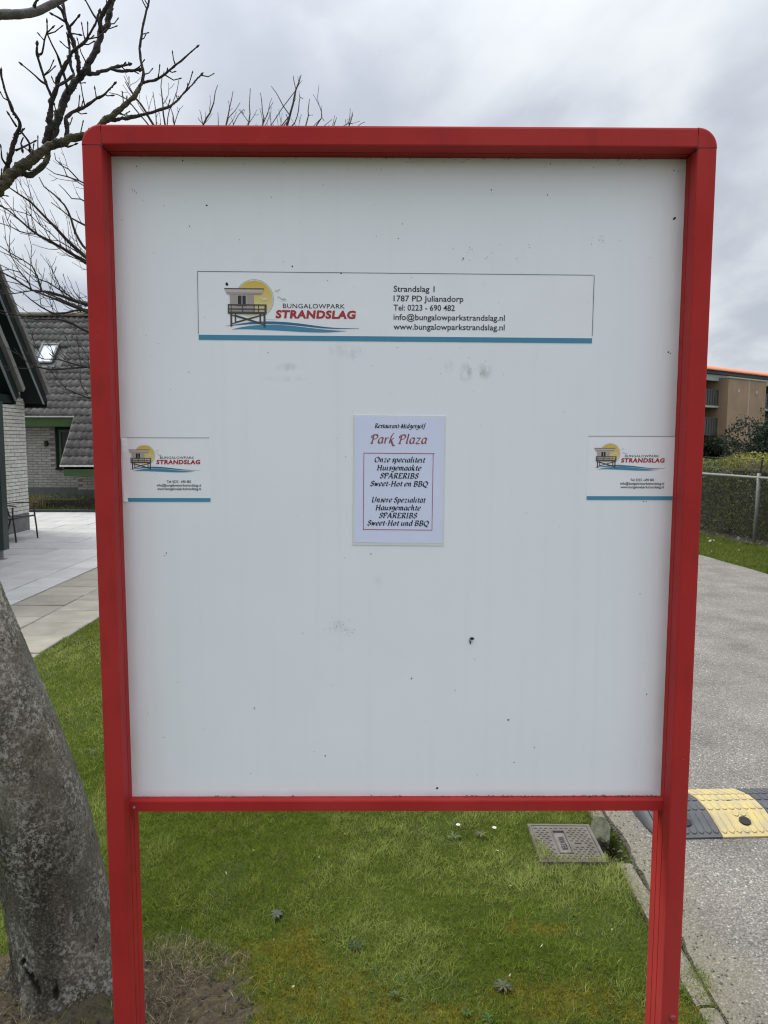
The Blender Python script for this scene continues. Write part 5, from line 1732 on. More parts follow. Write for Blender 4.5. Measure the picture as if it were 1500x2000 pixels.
# stem above the frame's edge, where the limbs leave it
L2 = BRANCHES[34]
P = smooth_path([TRUNK[-2], TRUNK[-1], (-1.50, 2.12, 2.10, 0.068), (-1.53, 2.08, 2.36, 0.046), (L2[0][0] - 0.03, L2[0][1] + 0.03, L2[0][2] - 0.07, 0.030), L2[0], L2[1]], 0.02)
mb = MB()
mb.tube(P, 14, bump=0.06)
mb.build('stem', MT['limb'], tree, TO, smooth=True)
for bi, br_ in enumerate(BRANCHES):
    br_ = [(q[0], q[1], q[2], q[3] * (0.52 if bi == 0 else 0.70)) for q in br_]
    fat = br_[0][3]
    main = bi == 0
    low = bi == 30
    smooth_limb = len(br_) > 9 and bi >= 33
    P = smooth_path(br_, 0.006 if fat > 0.004 else 0.009)
    # nodes and end buds
    for i, p in enumerate(P):
        kk = 0.0 if smooth_limb else 1.0
        p[3] *= 1 + kk * (0.12 * mnoise.noise(Vector((i * 0.6, bi * 3.3, 0))) + 0.10 * mnoise.noise(Vector((i * 0.17, bi * 1.3, 4))))
        for a_ in range(3):
            p[a_] += kk * min(0.5 * p[3], 0.004) * mnoise.noise(Vector((i * 0.33, bi * 2.1, a_ * 7.7))) * min(1.0, i / 3, (len(P) - 1 - i) / 3)
        if not smooth_limb and i % 11 == 7 and p[3] < 0.010:
            p[3] *= 1.25
    if P[-1][3] < 0.006:
        e0, e1 = np.array(P[-2][:3]), np.array(P[-1][:3])
        d = (e1 - e0) / (np.linalg.norm(e1 - e0) + 1e-9)
        r = max(P[-1][3], 0.0016)
        P[-1] = np.array([*e1, r * 0.9])
        P += [np.array([*(e1 + d * 0.004), r * 1.55]), np.array([*(e1 + d * 0.009), r * 1.35]), np.array([*(e1 + d * 0.014), r * 0.4])]
    mb = MB()
    nn = 14 if fat > 0.012 else (9 if fat > 0.005 else 6)
    mb.tube(P, nn, bump=0.42 if not smooth_limb and fat > 0.005 else (0.10 if smooth_limb else 0.18), seed=bi)
    if not smooth_limb and len(P) > 14:
        for k in range(len(P) // 7):
            i = random.randrange(3, len(P) - 3)
            t_ = (Vector(P[i + 1][:3]) - Vector(P[i - 1][:3])).normalized()
            sd_ = t_.cross(Vector((random.gauss(0, 1), random.gauss(0, 1), random.gauss(0, 1)))).normalized()
            d_ = (sd_ + t_ * random.uniform(0.2, 0.9) + Vector((0, 0, random.uniform(0, 0.5)))).normalized()
            l_ = random.uniform(0.008, 0.040) * (1.0 if random.random() < 0.7 else 1.8)
            p_ = Vector(P[i][:3])
            m_ = p_ + d_ * l_ * 0.6 + sd_ * random.uniform(-0.003, 0.003)
            e_ = p_ + d_ * l_ + Vector((0, 0, l_ * 0.2))
            mb.tube([(*p_, 0.0024), (*m_, 0.0017), (*e_, 0.0016), (*(e_ + (e_ - m_).normalized() * 0.004), 0.0024), (*(e_ + (e_ - m_).normalized() * 0.010), 0.0006)], 5)
    # rough lichen scabs and spur stubs
    if fat > 0.006 and not smooth_limb:
        for k in range(int(len(P) * 2.2)):
            q = random.choice(P[:-1])
            a = Vector((random.gauss(0, 1), random.gauss(0, 1), random.gauss(0, 1))).normalized()
            c = Vector(q[:3]) + a * q[3] * 0.92
            r = random.uniform(0.001, 0.0030)
            t1, t2 = a.orthogonal().normalized(), a.cross(a.orthogonal().normalized())
            mb.add([c + a * r * 1.2, c + t1 * r, c + t2 * r, c - t1 * r, c - t2 * r], [(0, 1, 2), (0, 2, 3), (0, 3, 4), (0, 4, 1)])
    mat = MT['mossy'] if main or low or bi == 31 else (MT['limb'] if smooth_limb else MT['branch'])
    mb.build('branch', mat, tree, TO, smooth=True)

# ================================================================ FAR TREE
FO = Vector((FAR_TRUNK[0][0], FAR_TRUNK[0][1], 0))
ftree = thing('bare_tree', 'slender bare tree behind the board whose thin twigs spread over the tiled roof', 'tree', FO)
P = smooth_path([(FAR_TRUNK[0][0], FAR_TRUNK[0][1], -0.05, 0.09)] + FAR_TRUNK, 0.08)
mb = MB()
mb.tube(P, 12, bump=0.08)
mb.build('trunk', MT['limb'], ftree, FO, smooth=True)
trunk_pts = [Vector(p[:3]) for p in P]
tw = MB()
ntw = 0
for li, L_ in enumerate(FAR_LIMBS):
    P = smooth_path(L_, 0.05)
    # lead the limb back to the stem
    p0 = Vector(P[0][:3])
    near = min(trunk_pts, key=lambda t: (t - p0).length + 0.5 * max(0, t.z - p0.z))
    if (near - p0).length > 0.05:
        mid = (near + p0) / 2 + Vector((0, 0, -0.06))
        P = smooth_path([(*near, P[0][3] * 1.3), (*mid, P[0][3] * 1.15), tuple(P[0])], 0.08)[:-1] + P
    for i, p in enumerate(P):
        j = min(1.0, i / 4) * 0.010
        for a in range(3):
            p[a] += j * mnoise.noise(Vector((i * 0.45, li * 5.1, a * 9.7)))
    mb = MB()
    mb.tube(P, 6, bump=0.1, seed=li)
    long_ = len(L_) >= 6
    mb.build('limb', MT['bark_far'], ftree, FO, smooth=True)
    # twigs
    rr = random.Random(100 + li)
    low_side = L_[-1][0] < -1.9 and L_[-1][2] < 3.4
    step = 1 if low_side else 2
    for i in range(3, len(P) - 1, step):
        if rr.random() > (0.95 if low_side else 0.5):
            continue
        if P[i][3] > 0.016 and rr.random() < 0.5:
            continue
        p = Vector(P[i][:3])
        t = (Vector(P[min(i + 1, len(P) - 1)][:3]) - Vector(P[i - 1][:3])).normalized()
        side = t.cross(Vector((rr.gauss(0, 1), rr.gauss(0, 1), rr.gauss(0, 1)))).normalized()
        d = (t * rr.uniform(0.5, 1.0) + side * rr.uniform(0.35, 0.8) + Vector((0, 0, rr.uniform(-0.05, 0.5)))).normalized()
        ln = rr.uniform(0.06, 0.34) * (1.0 if low_side else 0.6)
        n = max(3, int(ln / 0.04))
        q = p.copy()
        T = [(*q, 0.0030)]
        dd = d.copy()
        for k in range(n):
            dd = (dd + Vector((rr.gauss(0, 0.16), rr.gauss(0, 0.16), rr.gauss(0.10, 0.14)))).normalized()
            q = q + dd * ln / n
            T.append((*q, 0.0030 - 0.0016 * (k + 1) / n))
            if rr.random() < 0.35 and k < n - 1:
                s2 = (dd + dd.cross(Vector((rr.gauss(0, 1), rr.gauss(0, 1), rr.gauss(0, 1)))).normalized() * 0.9).normalized()
                l2 = rr.uniform(0.02, 0.10)
                tw.tube([(*q, 0.0020), (*(q + s2 * l2 * 0.6), 0.0017), (*(q + s2 * l2 + Vector((0, 0, l2 * 0.15))), 0.0013)], 4)
        T.append((*(q + dd * 0.008), 0.0022))
        T.append((*(q + dd * 0.018), 0.0005))
        tw.tube(T, 4)
        ntw += 1
tag(tw.build('twig', MT['bark_far'], ftree, FO, recalc=False), kind='stuff')

# ================================================================ HOUSE BEHIND (tiled roof, grey brick)
HO = Vector((-7.2, 17.6, 0))
house = thing('brick_house', 'grey brick house with green trim and a steep tiled roof behind the patio', 'house', HO)
EY, EZ = 17.25, 2.158                     # main eave
SL = math.radians(47)
RUN = 2.49
ROWS = 15
EXPO = RUN / math.cos(SL) / ROWS
def tile_mesh(name, mat, w=0.30, l=EXPO + 0.06, rolls=2):
    """double-roll tile: x across, y up the slope, z out of the roof; origin at the lower left corner"""
    n = 12
    V, F = [], []
    for j, yy in enumerate((0, l)):
        for i in range(n + 1):
            x = w * i / n
            V.append((x, yy, 0.012 + 0.034 * (0.5 - 0.5 * math.cos(2 * PI * rolls * i / n)) ** 1.4 + (0.036 if j == 0 else 0.0)))
    for i in range(n + 1):
        V.append((w * i / n, 0, -0.004 + 0.034 * (0.5 - 0.5 * math.cos(2 * PI * rolls * i / n)) ** 1.4 + 0.014))
    for i in range(n):
        F.append((i, i + 1, n + 2 + i, n + 1 + i))
        F.append((2 * n + 2 + i, 2 * n + 3 + i, i + 1, i))
    me = bpy.data.meshes.new(name)
    me.from_pydata(V, [], F)
    me.materials.append(mat)
    me.polygons.foreach_set('use_smooth', [True] * n * 2)
    return me
TM = tile_mesh('tile', MT['tile'])
def slope_pt(x, s, ey=EY, ez=EZ):
    return Vector((x, ey + s * math.cos(SL), ez + s * math.sin(SL)))
mb = MB()
thk = 0.12
XL, XR = -11.6, -0.6
s1 = RUN / math.cos(SL)
a, b, c, d = slope_pt(XL, 0), slope_pt(XR, 0), slope_pt(XR, s1), slope_pt(XL, s1)
dn = Vector((0, math.sin(SL), -math.cos(SL))) * thk
back = [Vector((v.x, 2 * c.y - v.y, v.z)) for v in (a, b)]
mb.add([a, b, c, d, a + dn, b + dn], [(0, 1, 2, 3), (0, 4, 5, 1)])
mb.add([d, c, back[1], back[0]], [(0, 1, 2, 3)])
roof = mb.build('roof', MT['plinth'], house, HO)
RQ = (SL, 0, 0)
SKY = (-8.665, -8.22)                       # skylight x range
SKR = (7, 10)                               # rows covered
def in_skylight(x, r):
    return SKR[0] <= r < SKR[1] and x + 0.3 > SKY[0] - 0.01 and x < SKY[1] + 0.01
rest = MB()
cnt = 0
for r in range(ROWS):
    for k in range(int((XR - XL) / 0.30)):
        x = XL + 0.30 * k
        if in_skylight(x, r):
            continue
        p = slope_pt(x + random.uniform(-0.004, 0.004), r * EXPO - 0.02) - HO
        if -10.2 < x < -6.2 and cnt < 205:
            o = link('tile', TM, roof, p)
            o.rotation_euler = (SL + random.gauss(0, 0.006), random.gauss(0, 0.008), random.gauss(0, 0.004))
            cnt += 1
        else:
            R = Matrix.Rotation(SL, 3, 'X')
            rest.add([R @ v.co + p for v in TM.vertices], [tuple(q.vertices) for q in TM.polygons])
tag(rest.build('tile', MT['tile'], roof), kind='stuff')
# ridge caps
for k in range(24):
    x = XL + 0.45 * k
    vs = []
    for i in range(9):
        a = PI * i / 8
        for xx, q in ((0, 1.08), (0.47, 0.96)):
            vs.append((xx, -0.13 * q * math.cos(a), 0.11 * q * math.sin(a)))
    me = bpy.data.meshes.get('ridge_tile')
    if me is None:
        me = bpy.data.meshes.new('ridge_tile')
        me.from_pydata(vs, [], [(2 * i, 2 * i + 1, 2 * i + 3, 2 * i + 2) for i in range(8)])
        me.materials.append(MT['ridge'])
    o = link('ridge_tile', me, roof, slope_pt(x, s1) + Vector((0, 0, 0.01)) - HO)
    o.rotation_euler = (0, random.gauss(0, 0.008), random.gauss(0, 0.01))
# skylight
def on_roof(x, s, h):
    return slope_pt(x, s) + Vector((0, -math.sin(SL), math.cos(SL))) * h - HO
sa, sb = 1.735, 2.475
def roof_box(mb, x0, x1, s0, s1_, h0, h1):
    vs = [on_roof(x, s, h) for h in (h0, h1) for x, s in ((x0, s0), (x1, s0), (x1, s1_), (x0, s1_))]
    mb.add(vs, [(0, 3, 2, 1), (4, 5, 6, 7), (0, 1, 5, 4), (1, 2, 6, 5), (2, 3, 7, 6), (3, 0, 4, 7)])
mb = MB()
x0, x1 = SKY
for q in ((x0, x0 + 0.05, sa, sb), (x1 - 0.05, x1, sa, sb), (x0 + 0.05, x1 - 0.05, sa, sa + 0.05), (x0 + 0.05, x1 - 0.05, sb - 0.06, sb)):
    roof_box(mb, *q, 0.0, 0.11)
sk = mb.build('skylight', MT['lead'], house)
mb = MB()
roof_box(mb, x0 + 0.05, x1 - 0.05, sa + 0.05, sb - 0.06, 0.05, 0.085)
mb.build('pane', MT['skylight'], sk)
mb = MB()
roof_box(mb, x0 - 0.08, x1 + 0.08, sa - 0.14, sa, 0.055, 0.07)
mb.build('flashing', MT['lead'], sk)
# fascia and gutter line
mb = MB()
mb.box((XL, EY + 0.02, EZ - 0.25), (-7.19, EY + 0.05, EZ - 0.035))
mb.box((XL, EY + 0.05, EZ - 0.25), (-7.19, 17.6, EZ - 0.22))
mb.build('fascia', MT['green'], house, HO)
mb = MB()
mb.box((XL, EY - 0.03, EZ - 0.035), (-7.19, EY + 0.04, EZ - 0.003))
mb.build('gutter', MT['white'], house, HO)
# main wall with its bricks
WX0, WX1 = -11.4, -0.8
WIN = (-7.86, -7.30, 0.93, 1.90)
mb = MB()
wy = 17.612
for q in ((WX0, WIN[0], 0, 2.2), (WIN[0], WIN[1], 0, WIN[2]), (WIN[0], WIN[1], WIN[3], 2.2), (WIN[1], WX1, 0, 2.2)):
    mb.box((q[0], wy, q[2]), (q[1], wy + 0.2, q[3]))
wall = mb.build('wall', MT['mortar'], house, HO)
def brick_mesh(name, w, h, d, mat):
    bm = bmesh.new()
    bmesh.ops.create_cube(bm, size=1)
    bmesh.ops.scale(bm, verts=bm.verts, vec=(w, d, h))
    fr_ = [e_ for e_ in bm.edges if all(v.co.y < 0 for v in e_.verts)]
    bmesh.ops.bevel(bm, geom=fr_, offset=0.004, segments=1, affect='EDGES')
    me = bpy.data.meshes.new(name)
    bm.to_mesh(me)
    bm.free()
    me.materials.append(mat)
    return me
BM2 = brick_mesh('brick', 0.210, 0.052, 0.03, MT['brick2'])
BMH = brick_mesh('half_brick', 0.100, 0.052, 0.03, MT['brick2'])
PZ = 0.45
nb = 0
rows = int((1.93 - PZ) / 0.0625)
for r in range(rows):
    z = PZ + 0.0625 * (r + 0.5)
    for k in range(9):
        x = -8.98 + 0.22 * k + (0.11 if r % 2 else 0)
        if x + 0.105 > WIN[0] - 0.005 and z + 0.026 > WIN[2] - 0.03:
            continue
        if nb < 215:
            link('brick', BM2, wall, Vector((x, wy + 0.004 + random.uniform(-0.002, 0.002), z)) - HO)
            nb += 1
mb = MB()
mb.box((-9.2, 17.588, 0), (-7.2, 17.611, PZ))
mb.build('plinth', MT['plinth'], house, HO)
# window
mb = MB()
x0, x1, z0, z1 = WIN
for q in ((x0, x0 + 0.07, z0, z1), (x1 - 0.07, x1, z0, z1), (x0 + 0.07, x1 - 0.07, z0, z0 + 0.07), (x0 + 0.07, x1 - 0.07, z1 - 0.06, z1)):
    mb.box((q[0], 17.585, q[2]), (q[1], 17.68, q[3]))
wi = mb.build('window', MT['dark_green'], house, HO)
mb = MB()
for q in ((x0 + 0.07, x0 + 0.13, z0 + 0.07, z1 - 0.06), (x1 - 0.13, x1 - 0.07, z0 + 0.07, z1 - 0.06), (x0 + 0.13, x1 - 0.13, z0 + 0.07, z0 + 0.13), (x0 + 0.13, x1 - 0.13, z1 - 0.12, z1 - 0.06)):
    mb.box((q[0], 17.60, q[2]), (q[1], 17.66, q[3]))
mb.build('sash', MT['green'], wi, (0, 0, 0)).location = -HO + HO if False else (0, 0, 0)
mb = MB()
mb.box((x0 + 0.13, 17.63, z0 + 0.13), (x1 - 0.13, 17.64, z1 - 0.12))
mb.build('pane', MT['pane'], wi)
mb = MB()
for k in range(12):
    zz = z0 + 0.15 + 0.055 * k
    if zz < z1 - 0.15:
        mb.box((x0 + 0.14, 17.646, zz), (x1 - 0.14, 17.652, zz + 0.035))
mb.build('blind', MT['lead'], wi)
mb = MB()
mb.box((x0 - 0.02, 17.56, z0 - 0.05), (x1 + 0.02, 17.61, z0 - 0.002))
mb.build('sill', MT['dark_green'], wi)
for c in wi.children:
    c.location = Vector(c.location) - HO
# small wall lamp
mb = MB()
mb.tube([(-8.056, 17.60, 1.50, 0.035), (-8.056, 17.53, 1.50, 0.035)], 10)
mb.tube([(-8.056, 17.52, 1.44, 0.045), (-8.056, 17.52, 1.58, 0.045)], 10)
mb.build('wall_lamp', MT['black'], house, HO)
# low projecting wing with its own tiled slope
VX, VE, VZ = -7.19, 16.40, 1.045
VR = 6
vl = (EZ - VZ) / math.sin(SL)
VS = math.atan2(EZ - VZ, EY - VE)
vl = math.hypot(EZ - VZ, EY - VE)
vexp = vl / VR
VM = tile_mesh('wing_tile', MT['tile'], 0.30, vexp + 0.05)
mb = MB()
mb.add([(VX, VE, VZ - 0.01), (XR, VE, VZ - 0.01), (XR, EY + 0.3, EZ + 0.29), (VX, EY + 0.3, EZ + 0.29), (VX, VE, VZ - 0.10), (XR, VE, VZ - 0.10), (XR, EY + 0.3, EZ + 0.1), (VX, EY + 0.3, EZ + 0.1)], [(0, 1, 2, 3), (4, 7, 6, 5), (0, 3, 7, 4), (0, 4, 5, 1)])
wr = mb.build('wing_roof', MT['plinth'], house, HO)
rest = MB()
for r in range(VR):
    for k in range(22):
        x = VX - 0.03 + 0.30 * k
        s = r * vexp - 0.02
        p = Vector((x, VE + s * math.cos(VS), VZ + s * math.sin(VS))) - HO
        if k < 7:
            o = link('tile', VM, wr, p)
            o.rotation_euler = (VS + random.gauss(0, 0.006), random.gauss(0, 0.008), 0)
        else:
            R = Matrix.Rotation(VS, 3, 'X')
            rest.add([R @ v.co + p for v in VM.vertices], [tuple(q.vertices) for q in VM.polygons])
tag(rest.build('tile', MT['tile'], wr), kind='stuff')
mb = MB()
mb.add([(VX - 0.05, VE - 0.02, VZ - 0.06), (VX - 0.02, VE - 0.02, VZ - 0.06), (VX - 0.02, VE - 0.02, VZ + 0.02), (VX - 0.05, VE - 0.02, VZ + 0.02),
        (VX - 0.05, EY, EZ - 0.06), (VX - 0.02, EY, EZ - 0.06), (VX - 0.02, EY, EZ + 0.03), (VX - 0.05, EY, EZ + 0.03)], [(0, 1, 2, 3), (4, 7, 6, 5), (0, 3, 7, 4), (3, 2, 6, 7), (1, 5, 6, 2), (0, 4, 5, 1)])
mb.build('verge_trim', MT['verge'], house, HO)
mb = MB()
mb.box((VX - 0.05, VE - 0.05, VZ - 0.045), (XR, VE + 0.03, VZ - 0.005))
mb.build('gutter', MT['white'], house, HO)
mb = MB()
mb.box((VX + 0.02, VE + 0.0, VZ - 0.26), (XR, VE + 0.03, VZ - 0.045))
mb.box((VX + 0.02, VE + 0.03, VZ - 0.26), (XR, VE + 0.5, VZ - 0.23))
mb.build('fascia', MT['green'], house, HO)
mb = MB()
mb.box((VX + 0.12, VE + 0.50, 0), (XR - 0.2, VE + 0.75, VZ - 0.2))
mb.box((VX + 0.12, VE + 0.75, 0), (VX + 0.3, 17.61, VZ + 0.3))
ww = mb.build('wing_wall', MT['mortar'], house, HO)
for r in range(6):
    z = 0.45 + 0.0625 * (r + 0.5)
    for k in range(7):
        x = VX + 0.235 + 0.22 * k + (0.11 if r % 2 else 0)
        link('brick', BM2, ww, Vector((x, VE + 0.492 + random.uniform(-0.002, 0.002), z)) - HO)
mb = MB()
mb.box((VX + 0.10, VE + 0.47, 0), (XR - 0.2, VE + 0.498, 0.445))
mb.build('plinth', MT['plinth'], house, HO)

# planted strip before the house
mb = MB()
mb.box((-12.2, 16.06, -0.05), (-2.6, 16.14, 0.062))
tag(mb.build('garden_kerb', MT['dark_kerb']), 'dark concrete edging along the far end of the patio', 'edging')
def leaf_cloud(name, pts, size, cols, parent=None, up_bias=0.0, kind=None, narrow=0.5):
    """rhombic leaves at pts (n,3) with random tilt"""
    n = len(pts)
    d = RNG.normal(size=(n, 3))
    d[:, 2] = d[:, 2] + up_bias
    d /= np.linalg.norm(d, axis=1)[:, None]
    r = RNG.normal(size=(n, 3))
    s = np.cross(d, r)
    s /= np.linalg.norm(s, axis=1)[:, None] + 1e-9
    L_ = (RNG.uniform(*size, n))[:, None]
    V = np.zeros((n, 4, 3), np.float32)
    nrm = np.cross(d, s)
    V[:, 0] = pts
    V[:, 1] = pts + d * L_ * 0.5 + s * L_ * narrow * 0.5 + nrm * L_ * 0.06
    V[:, 2] = pts + d * L_
    V[:, 3] = pts + d * L_ * 0.5 - s * L_ * narrow * 0.5 + nrm * L_ * 0.06
    F = np.arange(n * 4).reshape(n, 4)
    o = npmesh(name, V.reshape(-1, 3), F, MT['leaf'], np.repeat(cols[:, None], 4, 1).reshape(-1, 3), parent)
    if kind:
        o['kind'] = kind
    return o
def box_pts(n, lo, hi, skin=0.35):
    p = RNG.uniform(lo, hi, (n, 3))
    return p
# tufts of dry ornamental grass and the low clipped strip
for cx, w, h, lab in ((-7.86, 0.34, 0.42, 'tuft of dry brownish ornamental grass in front of the grey house'), (-8.30, 0.22, 0.30, 'short dark green tuft beside the dry ornamental grass')):
    n = 900
    x, y = RNG.normal(cx, w * 0.3, n), RNG.normal(16.55, 0.12, n)
    dark = 'dark' in lab
    c = (np.array([0.07, 0.095, 0.03]) if dark else np.array([0.25, 0.21, 0.11])) * RNG.uniform(0.4, 1.4, (n, 1))
    V, F, C = blades(x, y, np.full(n, -0.01), RNG.uniform(0.5, 1.0, n) * h, RNG.uniform(0.006, 0.012, n), np.abs(RNG.normal(0.25, 0.25, n)), c)
    o = npmesh('ornamental_grass', V, F, MT['grass'], C)
    tag(o, lab, 'plant')
lo = thing('low_hedge', 'low clipped hedge along the foot of the grey house', 'hedge', (-6.0, 16.7, 0))
pts = box_pts(5200, (-8.75, 16.48, 0.0), (-2.8, 16.80, 0.34))
t = RNG.random((len(pts), 1)) * 0.9
cols = np.array([0.05, 0.075, 0.02]) * (1 - t) + np.array([0.16, 0.19, 0.05]) * t
o = leaf_cloud('foliage', pts - np.array([-6.0, 16.7, 0]), (0.03, 0.06), cols, lo, 0.4)
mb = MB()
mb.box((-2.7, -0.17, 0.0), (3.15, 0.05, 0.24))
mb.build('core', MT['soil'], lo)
n = 5000
x, y = RNG.uniform(-8.7, -2.7, n), RNG.uniform(16.16, 16.5, n)
c = np.array([0.11, 0.15, 0.05]) * RNG.uniform(0.3, 1.2, (n, 1))
V, F, C = blades(x, y, np.full(n, -0.015), RNG.uniform(0.06, 0.17, n), RNG.uniform(0.008, 0.016, n), RNG.uniform(0.1, 0.9, n), c)
tag(npmesh('undergrowth', V, F, MT['grass'], C), kind='stuff')

# ================================================================ NEAR HOUSE (pale brick gable end) and its porch
GO = Vector((-6.3, 12.0, 0))
gh = thing('brick_house', 'pale brick gable end under a wide black-green verge at the left edge', 'house', GO)
EY1, EZ1 = 12.95, 2.33               # eave end of the verge
G_SL = math.atan2(4.112 - 2.356, 13.097 - 11.63)
def gy(s):
    return EY1 + 0.14 - s * math.cos(G_SL), 2.34 + s * math.sin(G_SL)
# wall: gable outline in Y-Z, extruded in -X
WXF = -6.312
top = []
ridge_s = 5.2
ry, rz_ = gy(ridge_s)
under = lambda y: 2.34 + (EY1 + 0.14 - y) * math.tan(G_SL) - 0.16
poly = [(12.93, 0.0), (12.93, under(12.93)), (ry, under(ry)), (2 * ry - 12.93, under(12.93)), (2 * ry - 12.93, 0.0)]
mb = MB()
mb.prism(poly, lambda p, h: (h, p[0], p[1]), WXF - 5.5, WXF)
gw = mb.build('wall', MT['mortar'], gh, GO)
BM1 = brick_mesh('pale_brick', 0.210, 0.053, 0.024, MT['brick'])
BM1H = brick_mesh('pale_half_brick', 0.100, 0.053, 0.024, MT['brick'])
r = 0
z = 0.345
while z < 3.3:
    for k in range(5):
        y = 12.93 - 0.107 - 0.22 * k - (0.11 if r % 2 else 0)
        if z + 0.03 < under(y + 0.1) - 0.01 and y > 11.9:
            o = link('brick', BM1, gw, Vector((WXF + 0.006 + random.uniform(-0.003, 0.003), y, z)) - GO)
            o.rotation_euler = (random.gauss(0, 0.008), 0, PI / 2)
    if r % 2:
        o = link('brick', BM1H, gw, Vector((WXF + 0.006, 12.93 - 0.052, z)) - GO)
        o.rotation_euler = (0, 0, PI / 2)
    z += 0.0625
    r += 1
# rough rendered plinth
bm = bmesh.new()
bmesh.ops.create_grid(bm, x_segments=40, y_segments=10, size=1)
for v in bm.verts:
    yy, zz = 12.35 + v.co.x * 0.58, 0.15 + v.co.y * 0.16
    v.co = Vector((WXF + 0.016 + 0.006 * mnoise.noise(Vector((yy * 14, zz * 14, 0))), yy, zz)) - GO
me = bpy.data.meshes.new('plinth')
bm.to_mesh(me)
bm.free()
me.materials.append(MT['plinth'])
link('plinth', me, gh)
# boxed verge: soffit, bargeboard, metal strip, verge tiles, roof
def gable_verge(parent, org, xw, xo, y_e, z_e, sl, length, n_t, drop, names=('soffit', 'bargeboard', 'zinc_strip')):
    """sloping verge box from its eave end at (y_e, z_e) up and back towards -Y; xw wall side, xo outer side"""
    def pt(x, s, h):
        return (x, y_e - s * math.cos(sl) + h * math.sin(sl) * 1.0, z_e + s * math.sin(sl) + h * math.cos(sl))
    def bar(mb, x0, x1, h0, h1, s0=0.0, s1_=None):
        s1_ = length if s1_ is None else s1_
        vs = [pt(x, s, h) for s in (s0, s1_) for x, h in ((x0, h0), (x1, h0), (x1, h1), (x0, h1))]
        mb.add(vs, [(0, 1, 2, 3), (4, 7, 6, 5), (0, 4, 5, 1), (1, 5, 6, 2), (2, 6, 7, 3), (3, 7, 4, 0)])
    mb = MB()
    bar(mb, xw, xo - 0.026, -drop, -drop + 0.02)
    mb.build(names[0], MT['dark_green'], parent, org)
    mb = MB()
    bar(mb, xo - 0.024, xo, -drop - 0.01, -0.03)
    mb.build(names[1], MT['dark_green'], parent, org)
    mb = MB()
    bar(mb, xo - 0.020, xo + 0.008, -drop - 0.016, -drop - 0.0105)
    mb.build(names[2], MT['zinc'], parent, org)
    for k in range(n_t):
        mb = MB()
        l = length / n_t
        bar(mb, xo - 0.02, xo + 0.05, -0.03 + 0.012, 0.05 + 0.012, k * l + 0.004, (k + 1) * l + 0.03 if k < n_t - 1 else length)
        q = mb.build('verge_tile', MT['verge'], parent, org)
        q.location = Vector(q.location) + Vector((random.uniform(-0.003, 0.003), 0, 0.004 * (n_t - k)))
gable_verge(gh, GO, -6.34, -5.95, 13.07, 2.335, G_SL, 5.2, 15, 0.17)
mb = MB()
vs = [(-5.97, 13.09, 2.37), (-11.5, 13.09, 2.37), (-11.5, ry, rz_), (-5.97, ry, rz_), (-5.97, 2 * ry - 13.09, 2.37), (-11.5, 2 * ry - 13.09, 2.37)]
mb.add(vs, [(0, 1, 2, 3), (3, 2, 5, 4)])
mb.build('roof', MT['verge'], gh, GO)
mb = MB()
mb.box((-11.5, 13.02, 2.16), (-5.955, 13.06, 2.32))
mb.build('fascia', MT['dark_green'], gh, GO)
# porch
PO = Vector((-5.1, 9.65, 0))
po = thing('porch', 'dark green porch with tiled verge and square post before the pale gable', 'porch', PO)
P_SL = math.atan2(2.883 - 2.236, 10.188 - 9.696)
gable_verge(po, PO, -6.25, -5.0, 10.17, 2.225, P_SL, 3.2, 9, 0.15)
mb = MB()
mb.box((-6.25, 10.06, 2.08), (-5.03, 10.10, 2.20))
mb.build('fascia', MT['dark_green'], po, PO)
pry, prz = 10.17 - 3.2 * math.cos(P_SL), 2.225 + 3.2 * math.sin(P_SL)
mb = MB()
mb.add([(-5.02, 10.19, 2.25), (-6.30, 10.19, 2.25), (-6.30, pry, prz + 0.03), (-5.02, pry, prz + 0.03), (-5.02, 2 * pry - 10.19, 2.25), (-6.30, 2 * pry - 10.19, 2.25)], [(0, 1, 2, 3), (3, 2, 5, 4)])
mb.build('roof', MT['verge'], po, PO)
mb = MB()
mb.box((-5.17, 9.60, 0.14), (-5.03, 9.74, 2.10))
ps = mb.build('post', MT['post_green'], po, PO)
mb = MB()
mb.tube([(-5.10, 9.67, 0.0, 0.022), (-5.10, 9.67, 0.15, 0.022)], 10)
mb.box((-5.15, 9.62, 0.0), (-5.05, 9.72, 0.016))
mb.build('post_foot', MT['galv'], ps, (0, 0, 0)).location = -PO
mb = MB()
mb.box((-5.15, 2 * pry - 10.1, 2.10), (-5.05, 10.06, 2.2))
mb.build('beam', MT['dark_green'], po, PO)
mb = MB()
y2 = 2 * pry - 9.74
mb.box((-5.17, y2, 0.0), (-5.03, y2 + 0.14, 2.10))
mb.build('post', MT['post_green'], po, PO)

